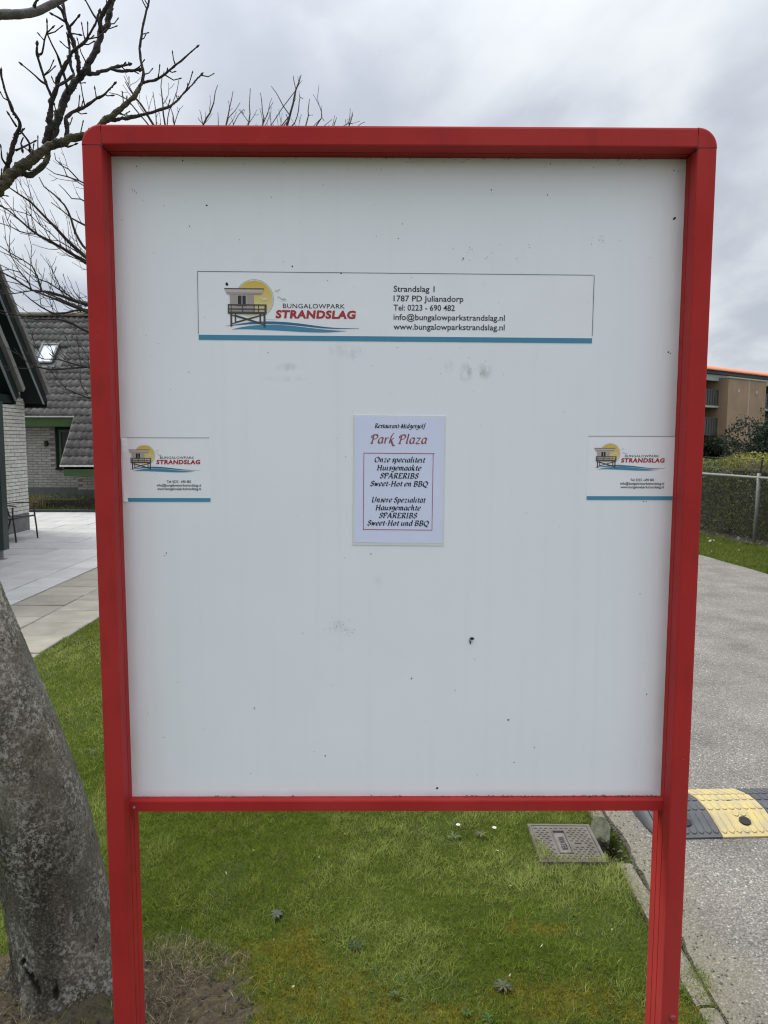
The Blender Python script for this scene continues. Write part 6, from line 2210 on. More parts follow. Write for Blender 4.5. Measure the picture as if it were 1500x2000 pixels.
# ---------------------------------------------------------------- garden chair
CO = Vector((-5.93, 11.55, 0.012))
ch = thing('garden_chair', 'black metal garden armchair by the pale brick gable', 'chair', CO, math.radians(-6))
def tubes(name, lists, mat, r=0.013, n=8):
    mb = MB()
    for L_ in lists:
        mb.tube([(*p, r) for p in L_], n)
    return mb.build(name, mat, ch, smooth=True)
for s in (-1, 1):
    y = s * 0.29
    tubes('leg', [[(0.27, y, 0.0), (0.255, y, 0.2), (0.235, y, 0.38), (0.235, y, 0.545)]], MT['black'])
    tubes('leg', [[(-0.27, y, 0.0), (-0.225, y, 0.16), (-0.17, y, 0.34)]], MT['black'])
    mb = MB()
    for k in range(8):
        t0, t1 = k / 8, (k + 1) / 8
        f = lambda t: (-0.24 + 0.53 * t, 0.548 + 0.022 * math.sin(PI * t * 0.9))
        a, b = f(t0), f(t1)
        mb.add([(a[0], y - 0.022, a[1]), (a[0], y + 0.022, a[1]), (a[0], y + 0.022, a[1] + 0.014), (a[0], y - 0.022, a[1] + 0.014), (b[0], y - 0.022, b[1]), (b[0], y + 0.022, b[1]), (b[0], y + 0.022, b[1] + 0.014), (b[0], y - 0.022, b[1] + 0.014)],
               [(0, 4, 5, 1), (1, 5, 6, 2), (2, 6, 7, 3), (3, 7, 4, 0)] + ([(0, 1, 2, 3)] if k == 0 else []) + ([(4, 7, 6, 5)] if k == 7 else []))
    mb.build('armrest', MT['black'], ch)
    tubes('seat_rail', [[(0.24, y * 0.93, 0.37), (0.08, y * 0.93, 0.345), (-0.08, y * 0.93, 0.335), (-0.20, y * 0.93, 0.33)]], MT['black'], 0.014)
    tubes('back_post', [[(-0.18, y * 0.93, 0.33), (-0.26, y * 0.93, 0.60), (-0.36, y * 0.93, 0.92)]], MT['black'], 0.012)
mb = MB()
def sling(pts):
    vs = []
    for x, z in pts:
        vs += [(x, -0.25, z), (x, 0.25, z)]
    n = len(pts)
    mb.add(vs, [(2 * i, 2 * i + 1, 2 * i + 3, 2 * i + 2) for i in range(n - 1)])
    mb.add([(a, b, c - 0.006) for a, b, c in vs], [(2 * i, 2 * i + 2, 2 * i + 3, 2 * i + 1) for i in range(n - 1)])
sling([(0.24, 0.375), (0.1, 0.352), (-0.05, 0.34), (-0.17, 0.345)])
mb.build('seat', MT['sling'], ch)
mb = MB()
sling([(-0.19, 0.36), (-0.26, 0.60), (-0.36, 0.93)])
mb.build('backrest', MT['sling'], ch)
tubes('crossbar', [[(0.24, -0.27, 0.37), (0.24, 0.27, 0.37)], [(-0.36, -0.27, 0.92), (-0.36, 0.27, 0.92)]], MT['black'], 0.011)
# ================================================================ RIGHT SIDE: fence, hedge, shrubs, apartments
def fence_pt(t, off=0.0):
    """t metres along the fence from its near post; off metres away from the road"""
    dx, dy = -0.2085, 0.978
    return (5.877 + dx * t + dy * off * 1.0, 11.489 + dy * t + 0.2085 * off)
FO2 = Vector((5.877, 11.489, 0))
fe = thing('chain_link_fence', 'galvanised chain-link fence along the far side of the road', 'fence', FO2)
T0, T1 = -6.0, 9.0
for t in (-4.8, -2.4, 0.0, 2.4, 4.8, 7.2):
    x, y = fence_pt(t)
    mb = MB()
    mb.tube([(x - 0.02, y, -0.05, 0.030), (x, y, 0.5, 0.030), (x + 0.006, y, 1.10, 0.030)], 10)
    p = mb.build('post', MT['galv'], fe, FO2, smooth=True)
    mb = MB()
    mb.tube([(x + 0.012, y, 1.06, 0.015), (x + 0.03, y - 0.01, 1.20, 0.015), (x + 0.045, y - 0.012, 1.345, 0.015)], 8)
    mb.build('bracket', MT['black'], p, (0, 0, 0)).location = -FO2
mb = MB()
a, b = fence_pt(T0), fence_pt(T1)
n = 10
mb.tube([(a[0] + (b[0] - a[0]) * i / n, a[1] + (b[1] - a[1]) * i / n, 1.03 + random.uniform(-0.006, 0.006), 0.024) for i in range(n + 1)], 8)
mb.build('rail', MT['galv'], fe, FO2, smooth=True)
for z, r in ((1.165, 0.0028), (1.325, 0.0035)):
    mb = MB()
    pts = []
    for i in range(61):
        t = i / 60
        pts.append((a[0] + (b[0] - a[0]) * t, a[1] + (b[1] - a[1]) * t, z - 0.012 * abs(math.sin(t * 15 / 2.4 * PI)), r))
    mb.tube(pts, 5)
    mb.build('wire', MT['wire'], fe, FO2)
# woven mesh: crossing zigzag wires
V, F = [], []
dx, dy = -0.2085, 0.978
def mesh_wire(t0, z0, t1, z1, w=0.0017):
    o = len(V)
    l = math.hypot(t1 - t0, z1 - z0)
    px, pz = -(z1 - z0) / l * w, (t1 - t0) / l * w
    for t, z in ((t0, z0), (t1, z1)):
        for s, q in ((-1, 0), (1, 0), (0, w * 1.5)):
            tt, zz = t + s * px, z + s * pz
            x, y = fence_pt(tt, -0.034 - q)
            V.append((x - FO2.x, y - FO2.y, zz))
    F.extend([(o, o + 3, o + 4, o + 1), (o + 1, o + 4, o + 5, o + 2), (o + 2, o + 5, o + 3, o)])
pit = 0.062
k = T0 - 1.0
while k < T1:
    for sg in (-1, 1):
        t0, t1 = (k, k + 1.0) if sg > 0 else (k + 1.0, k)
        z0, z1 = 0.01, 1.02
        lo_, hi_ = min(t0, t1), max(t0, t1)
        if hi_ <= T1 and lo_ >= T0:
            mesh_wire(t0, z0, t1, z1)
    k += pit
cm = npmesh('chain_mesh', np.array(V), np.array(F), MT['wire'], parent=fe)
tag(cm, kind='stuff')

# clipped hedge right behind the fence
hx, hy = fence_pt(0, 0.75)
hed = thing('hedge', 'long clipped hedge with fresh yellow-green tips behind the chain-link fence', 'hedge', (hx, hy, 0))
def along(t, off, z):
    x, y = fence_pt(t, off)
    return (x - hx, y - hy, z)
def hedge_pts(n, t0, t1, o0, o1, z0, z1, skin):
    t = RNG.uniform(t0, t1, n)
    face = RNG.random(n)
    o = np.where(face < 0.62, o0 + np.abs(RNG.normal(0, skin, n)), RNG.uniform(o0, o1, n))
    z = np.where(face < 0.62, RNG.uniform(z0, z1, n), z1 - np.abs(RNG.normal(0, skin, n)))
    w = (vnoise(t * 1.6, z * 1.6, 51) - 0.5) * 0.16
    top_w = (vnoise(t * 2.2, o * 2.0, 52) - 0.5) * 0.10
    o = o + w
    z = z + top_w * (z / z1) - 0.10 * np.clip((0.25 - o) / 0.25, 0, 1) * (z > z1 - 0.15)
    x = 5.877 - 0.2085 * t + 0.978 * o
    y = 11.489 + 0.978 * t + 0.2085 * o
    return np.stack([x - hx, y - hy, z], 1), t, o, z
pts, t, o_, z = hedge_pts(22000, -5.5, 1.05, 0.14, 1.3, 0.05, 1.36, 0.07)
u = RNG.random((len(pts), 1))
cols = np.array([0.068, 0.085, 0.024]) * (1 - u) + np.array([0.18, 0.185, 0.065]) * u
fresh = np.clip((z - 1.10) / 0.16 + RNG.normal(0, 0.3, len(z)), 0, 1)[:, None]
cols = cols * (1 - fresh) + np.array([0.27, 0.265, 0.055]) * RNG.uniform(0.5, 1.2, (len(z), 1)) * fresh
pale = RNG.random(len(z)) < 0.05
cols[pale] = np.array([0.26, 0.26, 0.22])
leaf_cloud('foliage', pts, (0.025, 0.06), cols, hed, 0.2)
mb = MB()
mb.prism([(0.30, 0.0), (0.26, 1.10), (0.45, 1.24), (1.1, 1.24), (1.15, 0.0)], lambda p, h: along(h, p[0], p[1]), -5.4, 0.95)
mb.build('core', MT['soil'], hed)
# lower rougher hedge to its left
hx, hy = fence_pt(3.0, 0.8)
hed2 = thing('hedge', 'lower dark rough hedge left of the clipped one, half hidden by the board', 'hedge', (hx, hy, 0))
pts, t, o_, z = hedge_pts(18000, 1.0, 8.5, 0.10, 1.2, 0.03, 1.27, 0.10)
u = RNG.random((len(pts), 1))
cols = np.array([0.062, 0.080, 0.024]) * (1 - u) + np.array([0.18, 0.185, 0.068]) * u
pale = (RNG.random(len(z)) < 0.16) & (z < 0.75)
cols[pale] = np.array([0.20, 0.20, 0.15]) * RNG.uniform(0.5, 1.1, (pale.sum(), 1))
leaf_cloud('foliage', pts, (0.03, 0.07), cols, hed2, 0.2)
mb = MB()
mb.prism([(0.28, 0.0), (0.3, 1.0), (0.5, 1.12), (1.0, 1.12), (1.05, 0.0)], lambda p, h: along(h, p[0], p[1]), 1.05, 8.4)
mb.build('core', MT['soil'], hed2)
# leaf litter under the fence
n = 900
t = RNG.uniform(-3, 5, n)
off = RNG.normal(-0.02, 0.16, n)
pts = np.stack([5.877 - 0.2085 * t + 0.978 * off, 11.489 + 0.978 * t + 0.2085 * off, RNG.uniform(0.0, 0.03, n)], 1)
cols = np.array([0.16, 0.14, 0.10]) * RNG.uniform(0.3, 1.7, (n, 1))
leaf_cloud('leaf_litter', pts, (0.02, 0.06), cols, kind='stuff', narrow=0.6)
n = 34
x, y = RNG.uniform(4.6, 6.2, n), RNG.uniform(8.6, 12.3, n)
pts = np.stack([x, y, np.full(n, 0.035)], 1)
k = keep_verge(x, y)
leaf_cloud('leaf_litter', pts[k], (0.04, 0.09), (np.array([0.42, 0.40, 0.32]) * RNG.uniform(0.6, 1.2, (n, 1)))[k], kind='stuff', narrow=0.6)
# bare earth strip under the fence
def ground_strip(name, poly, z, mat):
    me = bpy.data.meshes.new(name)
    me.from_pydata([(p[0], p[1], z) for p in poly], [], [tuple(range(len(poly)))])
    me.materials.append(mat)
    o = link(name, me)
    o['kind'] = 'structure'
    return o
L_, R_ = [], []
for i in range(60):
    t = -6 + 15 * i / 59
    L_.append(fence_pt(t, -0.22 + 0.16 * (vnoise(np.array([t * 1.7]), np.array([1.0]), 61)[0] - 0.5)))
    R_.append(fence_pt(t, 0.9))
ground_strip('soil_strip', L_ + R_[::-1], 0.006, MT['soil'])

# shrubs
def shrub(name, label, loc, rx, ry, rz, n, c0, c1, size, cat='shrub', stems=5, tips=None):
    s = thing(name, label, cat, loc)
    cl = [(Vector((RNG.normal(0, 0.55) * rx, RNG.normal(0, 0.5) * ry, rz * (0.9 + 0.62 * RNG.normal() * 0.8))), RNG.uniform(0.26, 0.46)) for _ in range(60)]
    P_, C_ = [], []
    for c, r in cl:
        m_ = n // 60
        d = RNG.normal(size=(m_, 3))
        d /= np.linalg.norm(d, axis=1)[:, None]
        q = d * (r * min(rx, rz)) * (0.75 + 0.35 * RNG.random((m_, 1)))
        p = np.array(c) + q
        e_ = (p[:, 0] / rx) ** 2 + (p[:, 1] / ry) ** 2 + ((p[:, 2] - rz) / rz) ** 2
        k = (e_ < 1.15) & (p[:, 2] > 0.02)
        P_.append(p[k])
        tt = RNG.random((k.sum(), 1)) * RNG.uniform(0.5, 1.1)
        C_.append(np.array(c0) * (1 - tt) + np.array(c1) * tt)
    P_, C_ = np.concatenate(P_), np.concatenate(C_)
    leaf_cloud('foliage', P_, size, np.clip(C_, 0, 1), s, 0.3, narrow=0.55)
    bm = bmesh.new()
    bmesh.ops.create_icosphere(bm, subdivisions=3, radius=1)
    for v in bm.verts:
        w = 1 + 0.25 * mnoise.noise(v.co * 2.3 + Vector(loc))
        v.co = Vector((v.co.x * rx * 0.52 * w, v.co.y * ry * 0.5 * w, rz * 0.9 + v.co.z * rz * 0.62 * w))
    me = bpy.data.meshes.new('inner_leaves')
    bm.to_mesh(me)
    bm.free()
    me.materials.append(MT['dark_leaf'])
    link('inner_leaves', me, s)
    for k in range(stems):
        mb = MB()
        a = 2 * PI * k / stems
        mb.tube([(0.08 * math.cos(a), 0.08 * math.sin(a), -0.03, 0.04), (rx * 0.25 * math.cos(a), ry * 0.25 * math.sin(a), rz * 0.7, 0.03), (rx * 0.5 * math.cos(a), ry * 0.5 * math.sin(a), rz * 1.3, 0.012)], 6)
        mb.build('stem', MT['bark_far'], s)
    return s
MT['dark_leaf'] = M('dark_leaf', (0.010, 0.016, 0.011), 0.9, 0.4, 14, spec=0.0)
shrub('evergreen_shrub', 'large dark glossy evergreen shrub in front of the brown apartment block', (11.05, 20.0, 0.0), 1.65, 1.3, 1.5, 70000, (0.010, 0.018, 0.012), (0.060, 0.082, 0.058), (0.05, 0.10))
shrub('golden_shrub', 'small yellow-green rounded shrub just right of the board above the hedge', (6.75, 15.6, 0.0), 0.36, 0.34, 0.62, 3600, (0.10, 0.12, 0.02), (0.28, 0.28, 0.05), (0.03, 0.06))

# ---------------------------------------------------------------- apartment block, 65 m away
AB = math.radians(38)
AO = Vector((28.5, 65.0, 0))
ap = thing('apartment_block', 'three-storey brown apartment block with a bright orange tiled roof', 'building', AO, AB)
# local x along the facade, y away from the viewer
EH = 7.86
mb = MB()
mb.box((-26, 1.6, -0.05), (30, 12, EH - 0.5))
mb.build('wall', MT['bld_dark'], ap)
mb = MB()
for xa, xb in ((-26.3, -26.003), (30.003, 30.3)):
    mb.box((xa, 0.26, -0.05), (xb, 12.2, EH - 0.64))
mb.build('end_wall', MT['brown'], ap)
mb = MB()
mb.box((-26, 0.0, EH - 0.95), (30, 0.25, EH - 0.42))
mb.box((-26, 0.25, EH - 0.62), (30, 1.6, EH - 0.5))
mb.build('parapet', MT['fascia'], ap)
mb = MB()
mb.box((-26, -0.2, EH - 0.38), (30, 1.0, EH - 0.10))
mb.build('soffit', MT['lead'], ap)
# pantiled roof: rolls running up the slope
V, F = [], []
nx = int(56 / 0.075)
for i in range(nx + 1):
    x = -26 + 0.075 * i
    h = 0.045 * math.sin(2 * PI * x / 0.30)
    for y, z in ((-0.45, EH - 0.09), (-0.45, EH - 0.02), (6.2, EH + 1.45), (12.8, EH)):
        V.append((x, y, z + h))
F = [(4 * i + k, 4 * i + 4 + k, 4 * i + 5 + k, 4 * i + 1 + k) for i in range(nx) for k in range(3)]
me = npmesh('roof', np.array(V), np.array(F), MT['orange'], parent=ap, smooth=False)
# brick pier bays with a pale joint, capping and four square vents
for x0, x1 in ((1.7, 8.8), (-15.5, -8.4), (18.5, 25.6)):
    mb = MB()
    mb.box((x0, -0.85, -0.05), (x1, 1.6, EH - 0.70))
    pb = mb.build('brick_pier', MT['brown'], ap)
    mb = MB()
    mb.box((x0 - 0.05, -0.92, EH - 0.70), (x1 + 0.05, 1.6, EH - 0.58))
    mb.build('coping', MT['fascia'], pb)
    mb = MB()
    xm = x0 + 0.53 * (x1 - x0)
    mb.box((xm - 0.13, -0.868, 0), (xm + 0.13, -0.852, EH - 0.7))
    mb.build('joint', MT['brown_joint'], pb)
    for xv, zv in ((x0 + 1.9, 6.1), (x0 + 5.2, 6.1), (x0 + 1.9, 3.55), (x0 + 5.2, 3.55)):
        mb = MB()
        mb.box((xv - 0.16, -0.88, zv - 0.14), (xv + 0.16, -0.852, zv + 0.14))
        mb.build('vent', MT['fascia'], pb)
def railing(x0, x1, z):
    mb = MB()
    mb.box((x0, -0.06, z - 0.16), (x1, 1.6, z))
    sl_ = mb.build('balcony', MT['fascia'] if z > 3 else MT['lead'], ap)
    k = 0
    while x0 + 0.1 + 0.42 * k < x1:
        x = x0 + 0.12 + 0.42 * k
        mb = MB()
        mb.box((x, -0.02, z), (x + 0.24, 0.0, z + 1.35))
        mb.build('slat', MT['rail_grey'], sl_)
        k += 1
    mb = MB()
    mb.box((x0, -0.04, z + 1.36), (x1, 0.02, z + 1.42))
    mb.build('handrail', MT['rail_grey'], sl_)
for z in (4.72, 2.25):
    railing(-3.2, 1.65, z)
    railing(8.85, 13.5, z)
for x0 in (-7.8, 13.6):
    for z in (4.72, 2.25):
        mb = MB()
        mb.box((x0, 0.0, z - 0.16), (x0 + 4.4, 1.6, z + 1.0))
        mb.build('balcony', MT['lead'], ap)
for x, z in ((-1.6, 5.0), (-1.6, 2.5), (-1.6, 0.1), (9.8, 5.0), (9.8, 2.5), (11.6, 5.0), (-4.2, 5.0), (-4.2, 2.5)):
    mb = MB()
    mb.box((x, 1.55, z), (x + 1.5, 1.6, z + 1.95))
    wd = mb.build('window', MT['lead'], ap)
    mb = MB()
    mb.box((x + 0.08, 1.52, z + 0.08), (x + 1.42, 1.55, z + 1.87))
    mb.build('pane', MT['pane'], wd)
# dark trimmed shrubs at the foot of the block, seen beyond the fence
shrub('evergreen_shrub', 'low dark evergreen shrub at the foot of the apartment block by its left balconies', (27.0, 60.5, 0.0), 2.2, 1.5, 1.1, 5000, (0.014, 0.022, 0.012), (0.06, 0.08, 0.045), (0.12, 0.25))
# distant tree belt closing the horizon behind the board
n = 26000
a = RNG.uniform(-170, 150, n)
hgt = 5.0 + 3.2 * vnoise(a * 0.09, a * 0 + 0.3, 71) + 1.4 * vnoise(a * 0.4, a * 0 + 0.7, 72)
pts = np.stack([a, 165 + RNG.normal(0, 3, n), RNG.random(n) ** 0.7 * hgt], 1)
u = RNG.random((n, 1))
leaf_cloud('woods', pts, (0.8, 1.7), np.array([0.035, 0.042, 0.025]) * (1 - u) + np.array([0.085, 0.085, 0.055]) * u, kind='stuff', narrow=0.8)

# ================================================================ INSPECTION COVER
x0, y0, x1, y1 = 0.598, 2.632, 0.853, 2.908
CVO = Vector(((x0 + x1) / 2, (y0 + y1) / 2, 0))
cv = thing('inspection_cover', 'cast water inspection cover with raised studs sunk in the grass by the road', 'cover', CVO, math.radians(-0.6))
w, d = (x1 - x0) / 2, (y1 - y0) / 2
TOPZ = 0.012
mb = MB()
for q in ((-w, -d, -w + 0.012, d), (w - 0.012, -d, w, d), (-w + 0.012, -d, w - 0.012, -d + 0.012), (-w + 0.012, d - 0.012, w - 0.012, d)):
    mb.box((q[0], q[1], -0.09), (q[2], q[3], TOPZ))
mb.build('frame', MT['iron'], cv)
PXc, PYc = 0.712 - CVO.x, 2.772 - CVO.y          # name plate centre
pw, pd_ = 0.0265, 0.082
lid = MB()
for q in ((-w + 0.014, -d + 0.014, PXc - pw, d - 0.014), (PXc + pw, -d + 0.014, w - 0.014, d - 0.014), (PXc - pw, -d + 0.014, PXc + pw, PYc - pd_), (PXc - pw, PYc + pd_, PXc + pw, d - 0.014)):
    lid.box((q[0], q[1], -0.02), (q[2], q[3], TOPZ - 0.002))
HX, HY = 0.772 - CVO.x, 2.764 - CVO.y
# studs: little raised lozenges in offset rows
rows_ = 0
yy = -d + 0.026
while yy < d - 0.02:
    xx = -w + 0.027 + (0.0105 if rows_ % 2 else 0)
    while xx < w - 0.022:
        on_plate = abs(xx - PXc) < pw + 0.011 and abs(yy - PYc) < pd_ + 0.011
        on_hole = abs(xx - HX) < 0.026 and abs(yy - HY) < 0.016
        if not on_plate and not on_hole:
            a, b, h = 0.0072, 0.0042, 0.0042
            zt = TOPZ - 0.002
            lid.add([(xx - a, yy - b, zt), (xx + a, yy - b, zt), (xx + a, yy + b, zt), (xx - a, yy + b, zt), (xx - a * 0.6, yy - b * 0.5, zt + h), (xx + a * 0.6, yy - b * 0.5, zt + h), (xx + a * 0.6, yy + b * 0.5, zt + h), (xx - a * 0.6, yy + b * 0.5, zt + h)],
                    [(0, 1, 5, 4), (1, 2, 6, 5), (2, 3, 7, 6), (3, 0, 4, 7), (4, 5, 6, 7)])
        xx += 0.021
    yy += 0.0155
    rows_ += 1
lidob = lid.build('lid', MT['iron'], cv)
mb = MB()
mb.box((HX - 0.014, HY - 0.0042, TOPZ - 0.0025), (HX + 0.014, HY + 0.0042, TOPZ - 0.0012))
mb.build('lifting_slot', MT['iron_dark'], lidob)  # solid block coloured near-black to read as the slot's inner shade
mb = MB()
mb.box((PXc - pw, PYc - pd_, -0.012), (PXc + pw, PYc + pd_, TOPZ - 0.006))
npl = mb.build('name_plate', MT['plate'], lidob)
mb = MB()
t = 0.0034
for q in ((-pw, -pd_, -pw + t, pd_), (pw - t, -pd_, pw, pd_), (-pw + t, -pd_, pw - t, -pd_ + t), (-pw + t, pd_ - t, pw - t, pd_)):
    mb.box((PXc + q[0], PYc + q[1], -0.005), (PXc + q[2], PYc + q[3], TOPZ + 0.003))
mb.build('plate_rim', MT['iron'], lidob)
V_, F_ = font_mesh('WATER', 0.098, 0.024, 0.01)
mb = MB()
mb.add([(PXc - 0.010 + b, PYc + 0.046 - a, TOPZ - 0.004) for a, b in V_], F_)
mb.build('lettering', MT['iron_dark'], lidob, recalc=False)
bpy.context.view_layer.update()

# ================================================================ SPEED BUMP
SBX, SBY = 1.122, 2.80
sb = thing('speed_bump', 'black and yellow rubber speed bump bolted across the road', 'speed bump', (SBX, SBY, 0.004), math.radians(2.6))
DEP, HGT = 0.40, 0.048
def bump_z(v):
    """profile across the bump, v 0..1 front to back"""
    return HGT * (math.sin(PI * min(max(v, 0.0), 1.0)) ** 0.75) if 0 < v < 1 else 0.0
def bump_profile(v):
    if v < 0.36:
        return 0.006 + (HGT - 0.006) * (v / 0.36) ** 0.85
    if v < 0.64:
        return HGT + 0.003 * math.sin(PI * (v - 0.36) / 0.28)
    return 0.006 + (HGT - 0.006) * ((1 - v) / 0.36) ** 0.85
def bump_module(mb, wd, hole):
    NV = 24
    prof = [(DEP * i / NV, bump_profile(i / NV)) for i in range(NV + 1)]
    mb.prism([(DEP, 0.0), (0.0, 0.0)] + prof, lambda p, h: (h, p[0], p[1]), 0.0, wd)
    n = 8
    pitch = wd / n
    def rib(xc, v0, v1, rw, rh):
        # rounded-end rib following the slope
        K = 14
        pts = []
        for k in range(K + 1):
            v = v0 + (v1 - v0) * k / K
            e_ = min(k, K - k) / K * (v1 - v0) * DEP
            wdt = rw * math.sqrt(max(0.0, 1 - max(0.0, 1 - e_ / rw) ** 2)) if e_ < rw else rw
            pts.append((v * DEP, bump_profile(v), max(wdt, rw * 0.15)))
        vs = []
        for y, z, q in pts:
            vs += [(xc - q, y, z + 0.0003), (xc - q * 0.82, y, z + rh), (xc + q * 0.82, y, z + rh), (xc + q, y, z + 0.0003)]
        mb.add(vs, [(4 * k + j, 4 * k + j + 1, 4 * k + 5 + j, 4 * k + 4 + j) for k in range(K) for j in range(3)] + [(0, 3, 2, 1), (4 * K, 4 * K + 1, 4 * K + 2, 4 * K + 3)])
    for k in range(n):
        xc = pitch * (k + 0.5)
        mid = hole and abs(xc - wd / 2) < pitch * 1.05
        if mid:
            rib(xc, 0.035, 0.12, pitch * 0.43, 0.0042)
            rib(xc, 0.25, 0.325, pitch * 0.43, 0.0042)
        else:
            rib(xc, 0.035, 0.325, pitch * 0.43, 0.0042)
        rib(xc, 0.345, 0.47, pitch * 0.43, 0.0035)
        rib(xc, 0.52, 0.66, pitch * 0.43, 0.0035)
        rib(xc, 0.675, 0.965, pitch * 0.43, 0.0042)
MW = 0.25
mods = {}
for nm, mat in (('black_segment', MT['rubber']), ('yellow_segment', MT['yellow'])):
    mb = MB()
    bump_module(mb, MW - 0.004, True)
    o = mb.build(nm, mat, sb)
    mods[nm] = o.data
    bpy.data.objects.remove(o)
mb = MB()
zh = bump_profile(0.18)
sl_ = (bump_profile(0.22) - bump_profile(0.14)) / (0.08 * DEP)
ring = [(0.025 * math.cos(a) * (1 if math.cos(a) > 0 else 0.85), 0.022 * math.sin(a)) for a in np.linspace(0, 2 * PI, 17)[:-1]]
mb.add([(x, y, 0.0052 + sl_ * y) for x, y in ring] + [(x, y, sl_ * y - 0.002) for x, y in ring], [tuple(range(16))] + [(i, (i + 1) % 16, 16 + (i + 1) % 16, 16 + i) for i in range(16)])
o = mb.build('bolt_hole', MT['iron_dark'], sb)  # raised disc, its near-black colour standing for shade inside the hole
hole_me = o.data
bpy.data.objects.remove(o)
for k in range(13):
    nm = 'black_segment' if k % 2 == 0 else 'yellow_segment'
    s = link(nm, mods[nm], sb, (MW * k, 0, random.uniform(0, 0.0015)))
    link('bolt_hole', hole_me, s, (MW / 2, 0.18 * DEP, zh + 0.0005))
    link('bolt_hole', hole_me, s, (MW / 2, 0.50 * DEP, bump_profile(0.5) - 0.004)).scale = (0.5, 0.5, 0.5)
# rounded end caps
for xs, sg in ((0.0, -1), (MW * 13, 1)):
    mb = MB()
    K, NV = 8, 24
    vs = []
    for i in range(K + 1):
        f = i / K
        sc = math.sqrt(max(0.0, 1 - f * f))
        for j in range(NV + 1):
            v = j / NV
            y = DEP * (0.5 + (v - 0.5) * max(sc, 0.03))
            vs.append((xs + sg * (0.004 + 0.03 * f), y, bump_profile(v) * (0.12 + 0.88 * sc)))
    mb.add(vs, [(i * (NV + 1) + j, i * (NV + 1) + j + 1, (i + 1) * (NV + 1) + j + 1, (i + 1) * (NV + 1) + j) for i in range(K) for j in range(NV)])
    mb.add([(v[0], v[1], 0.0) for v in vs[::NV + 1]] + [(v[0], v[1], 0.0) for v in vs[NV::NV + 1]], [(i, i + 1, K + 2 + i, K + 1 + i) for i in range(K)])
    mb.build('end_cap', MT['rubber'], sb)

# ================================================================ SMALL PLANTS IN THE LAWN
def gz(x, y):
    return float(ground_z(np.array([x]), np.array([y]))[0])
def rosette(name, label, x, y, n, l, w, col, rise=0.35, group=None, broken=0.25):
    t = thing(name, label, 'weed', (x, y, gz(x, y) - 0.004), 0, group)
    for k in range(n):
        a = 2 * PI * k / n + random.uniform(-0.3, 0.3)
        ll = l * random.uniform(0.6, 1.15)
        mb = MB()
        K = 5
        rs = rise * random.uniform(0.5, 1.5)
        vs = []
        for i in range(K + 1):
            f = i / K
            r = ll * f
            z = 0.008 + ll * (rs * f - rs * 0.85 * f * f) + 0.004
            ww_ = w * (math.sin(PI * min(1, 0.12 + f * 0.88)) ** 0.8) * random.uniform(0.85, 1.1)
            bnd = random.uniform(-0.12, 0.12)
            ca, sa = math.cos(a + bnd * f), math.sin(a + bnd * f)
            vs += [(r * ca - ww_ * sa, r * sa + ww_ * ca, z + w * 0.3), (r * ca, r * sa, z - w * 0.05), (r * ca + ww_ * sa, r * sa - ww_ * ca, z + w * 0.3)]
        c = tuple(q * random.uniform(0.45, 0.95) for q in col)
        mb.add(vs, [(3 * i + j, 3 * i + j + 1, 3 * i + 4 + j, 3 * i + 3 + j) for i in range(K) for j in range(2)], 0, c)
        mb.build('leaf', MT['leaf'], t, recalc=False)
    return t
GRY = (0.135, 0.165, 0.085)
rosette('plantain', 'wilted grey-green rosette weed in the front lawn near the right leg', 0.352, 2.005, 40, 0.034, 0.0027, GRY, 0.3)
rosette('plantain', 'small pale rosette weed half way between tree and cover', -0.36, 2.335, 22, 0.030, 0.0034, (0.135, 0.155, 0.10), 0.3)
rosette('plantain', 'dark bluish-green rosette weed in the middle of the lawn', -0.086, 2.172, 20, 0.034, 0.0040, (0.050, 0.085, 0.030), 0.5)
rosette('dandelion', 'bright green leafy weed at the very front of the lawn', 0.235, 1.905, 13, 0.022, 0.0032, (0.10, 0.15, 0.03), 0.9)
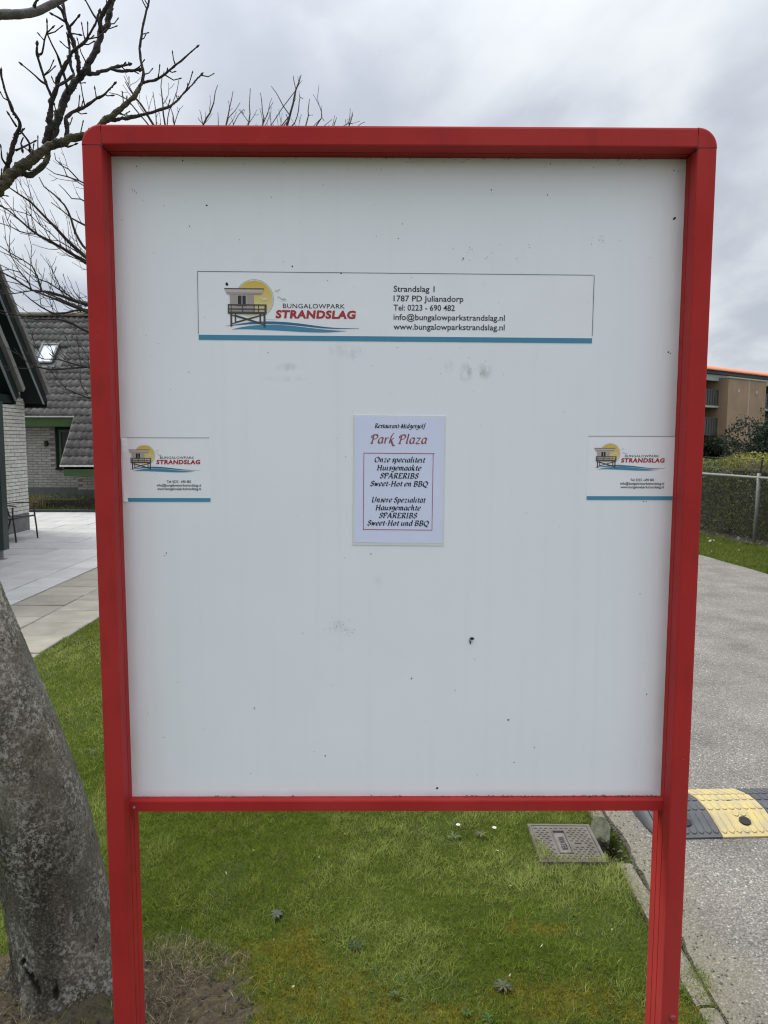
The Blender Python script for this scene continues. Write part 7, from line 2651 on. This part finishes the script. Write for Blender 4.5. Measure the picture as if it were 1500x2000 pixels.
rosette('dandelion', 'second bright green leafy weed right of the first at the front', 0.29, 1.885, 12, 0.022, 0.0032, (0.10, 0.155, 0.045), 1.0)
rosette('clover', 'light green round-leaved weed near the yellow moss', 0.035, 1.972, 9, 0.018, 0.005, (0.11, 0.16, 0.045), 0.8)
rosette('plantain', 'pale leafy patch of weed under the daisies', 0.285, 2.822, 18, 0.036, 0.0036, (0.14, 0.185, 0.07), 0.6)
rosette('plantain', 'narrow-leaved pale weed between the two daisies and the cover', 0.395, 2.835, 14, 0.036, 0.003, (0.15, 0.195, 0.085), 0.6)
def daisy(label, x, y, r):
    z = gz(x, y)
    t = thing('daisy', label, 'flower', (x, y, z), 0, 'daisies in the lawn')
    mb = MB()
    mb.tube([(0.006, 0.01, 0.0, 0.0011), (0.003, 0.004, 0.02, 0.001), (0, 0, 0.036, 0.001)], 5)
    mb.build('stem', MT['green'], t)
    for k in range(16):
        a = 2 * PI * k / 16 + random.uniform(-0.08, 0.08)
        ca, sa = math.cos(a), math.sin(a)
        mb = MB()
        mb.add([(0.0025 * ca, 0.0025 * sa, 0.037), (r * 0.6 * ca - 0.0019 * sa, r * 0.6 * sa + 0.0019 * ca, 0.0395), (r * ca, r * sa, 0.0385), (r * 0.6 * ca + 0.0019 * sa, r * 0.6 * sa - 0.0019 * ca, 0.0395)], [(0, 1, 2, 3)])
        mb.build('petal', MT['petal'], t, recalc=False)
    d_ = blob('disc', (0, 0, 0.0385), (0.0034, 0.0034, 0.0022), t, MT['disc'])
daisy('left of the two white daisies open in the grass', 0.306, 2.857, 0.0095)
daisy('right of the two white daisies, nearer the inspection cover', 0.452, 2.842, 0.0095)
# a few pale stray leaves and bits
n = 60
x, y = RNG.uniform(-0.6, 0.85, n), RNG.uniform(1.8, 3.1, n)
pts = np.stack([x, y, ground_z(x, y) + 0.022], 1)
leaf_cloud('leaf_litter', pts, (0.006, 0.018), np.array([0.42, 0.40, 0.25]) * RNG.uniform(0.5, 1.2, (n, 1)), kind='stuff', narrow=0.35)
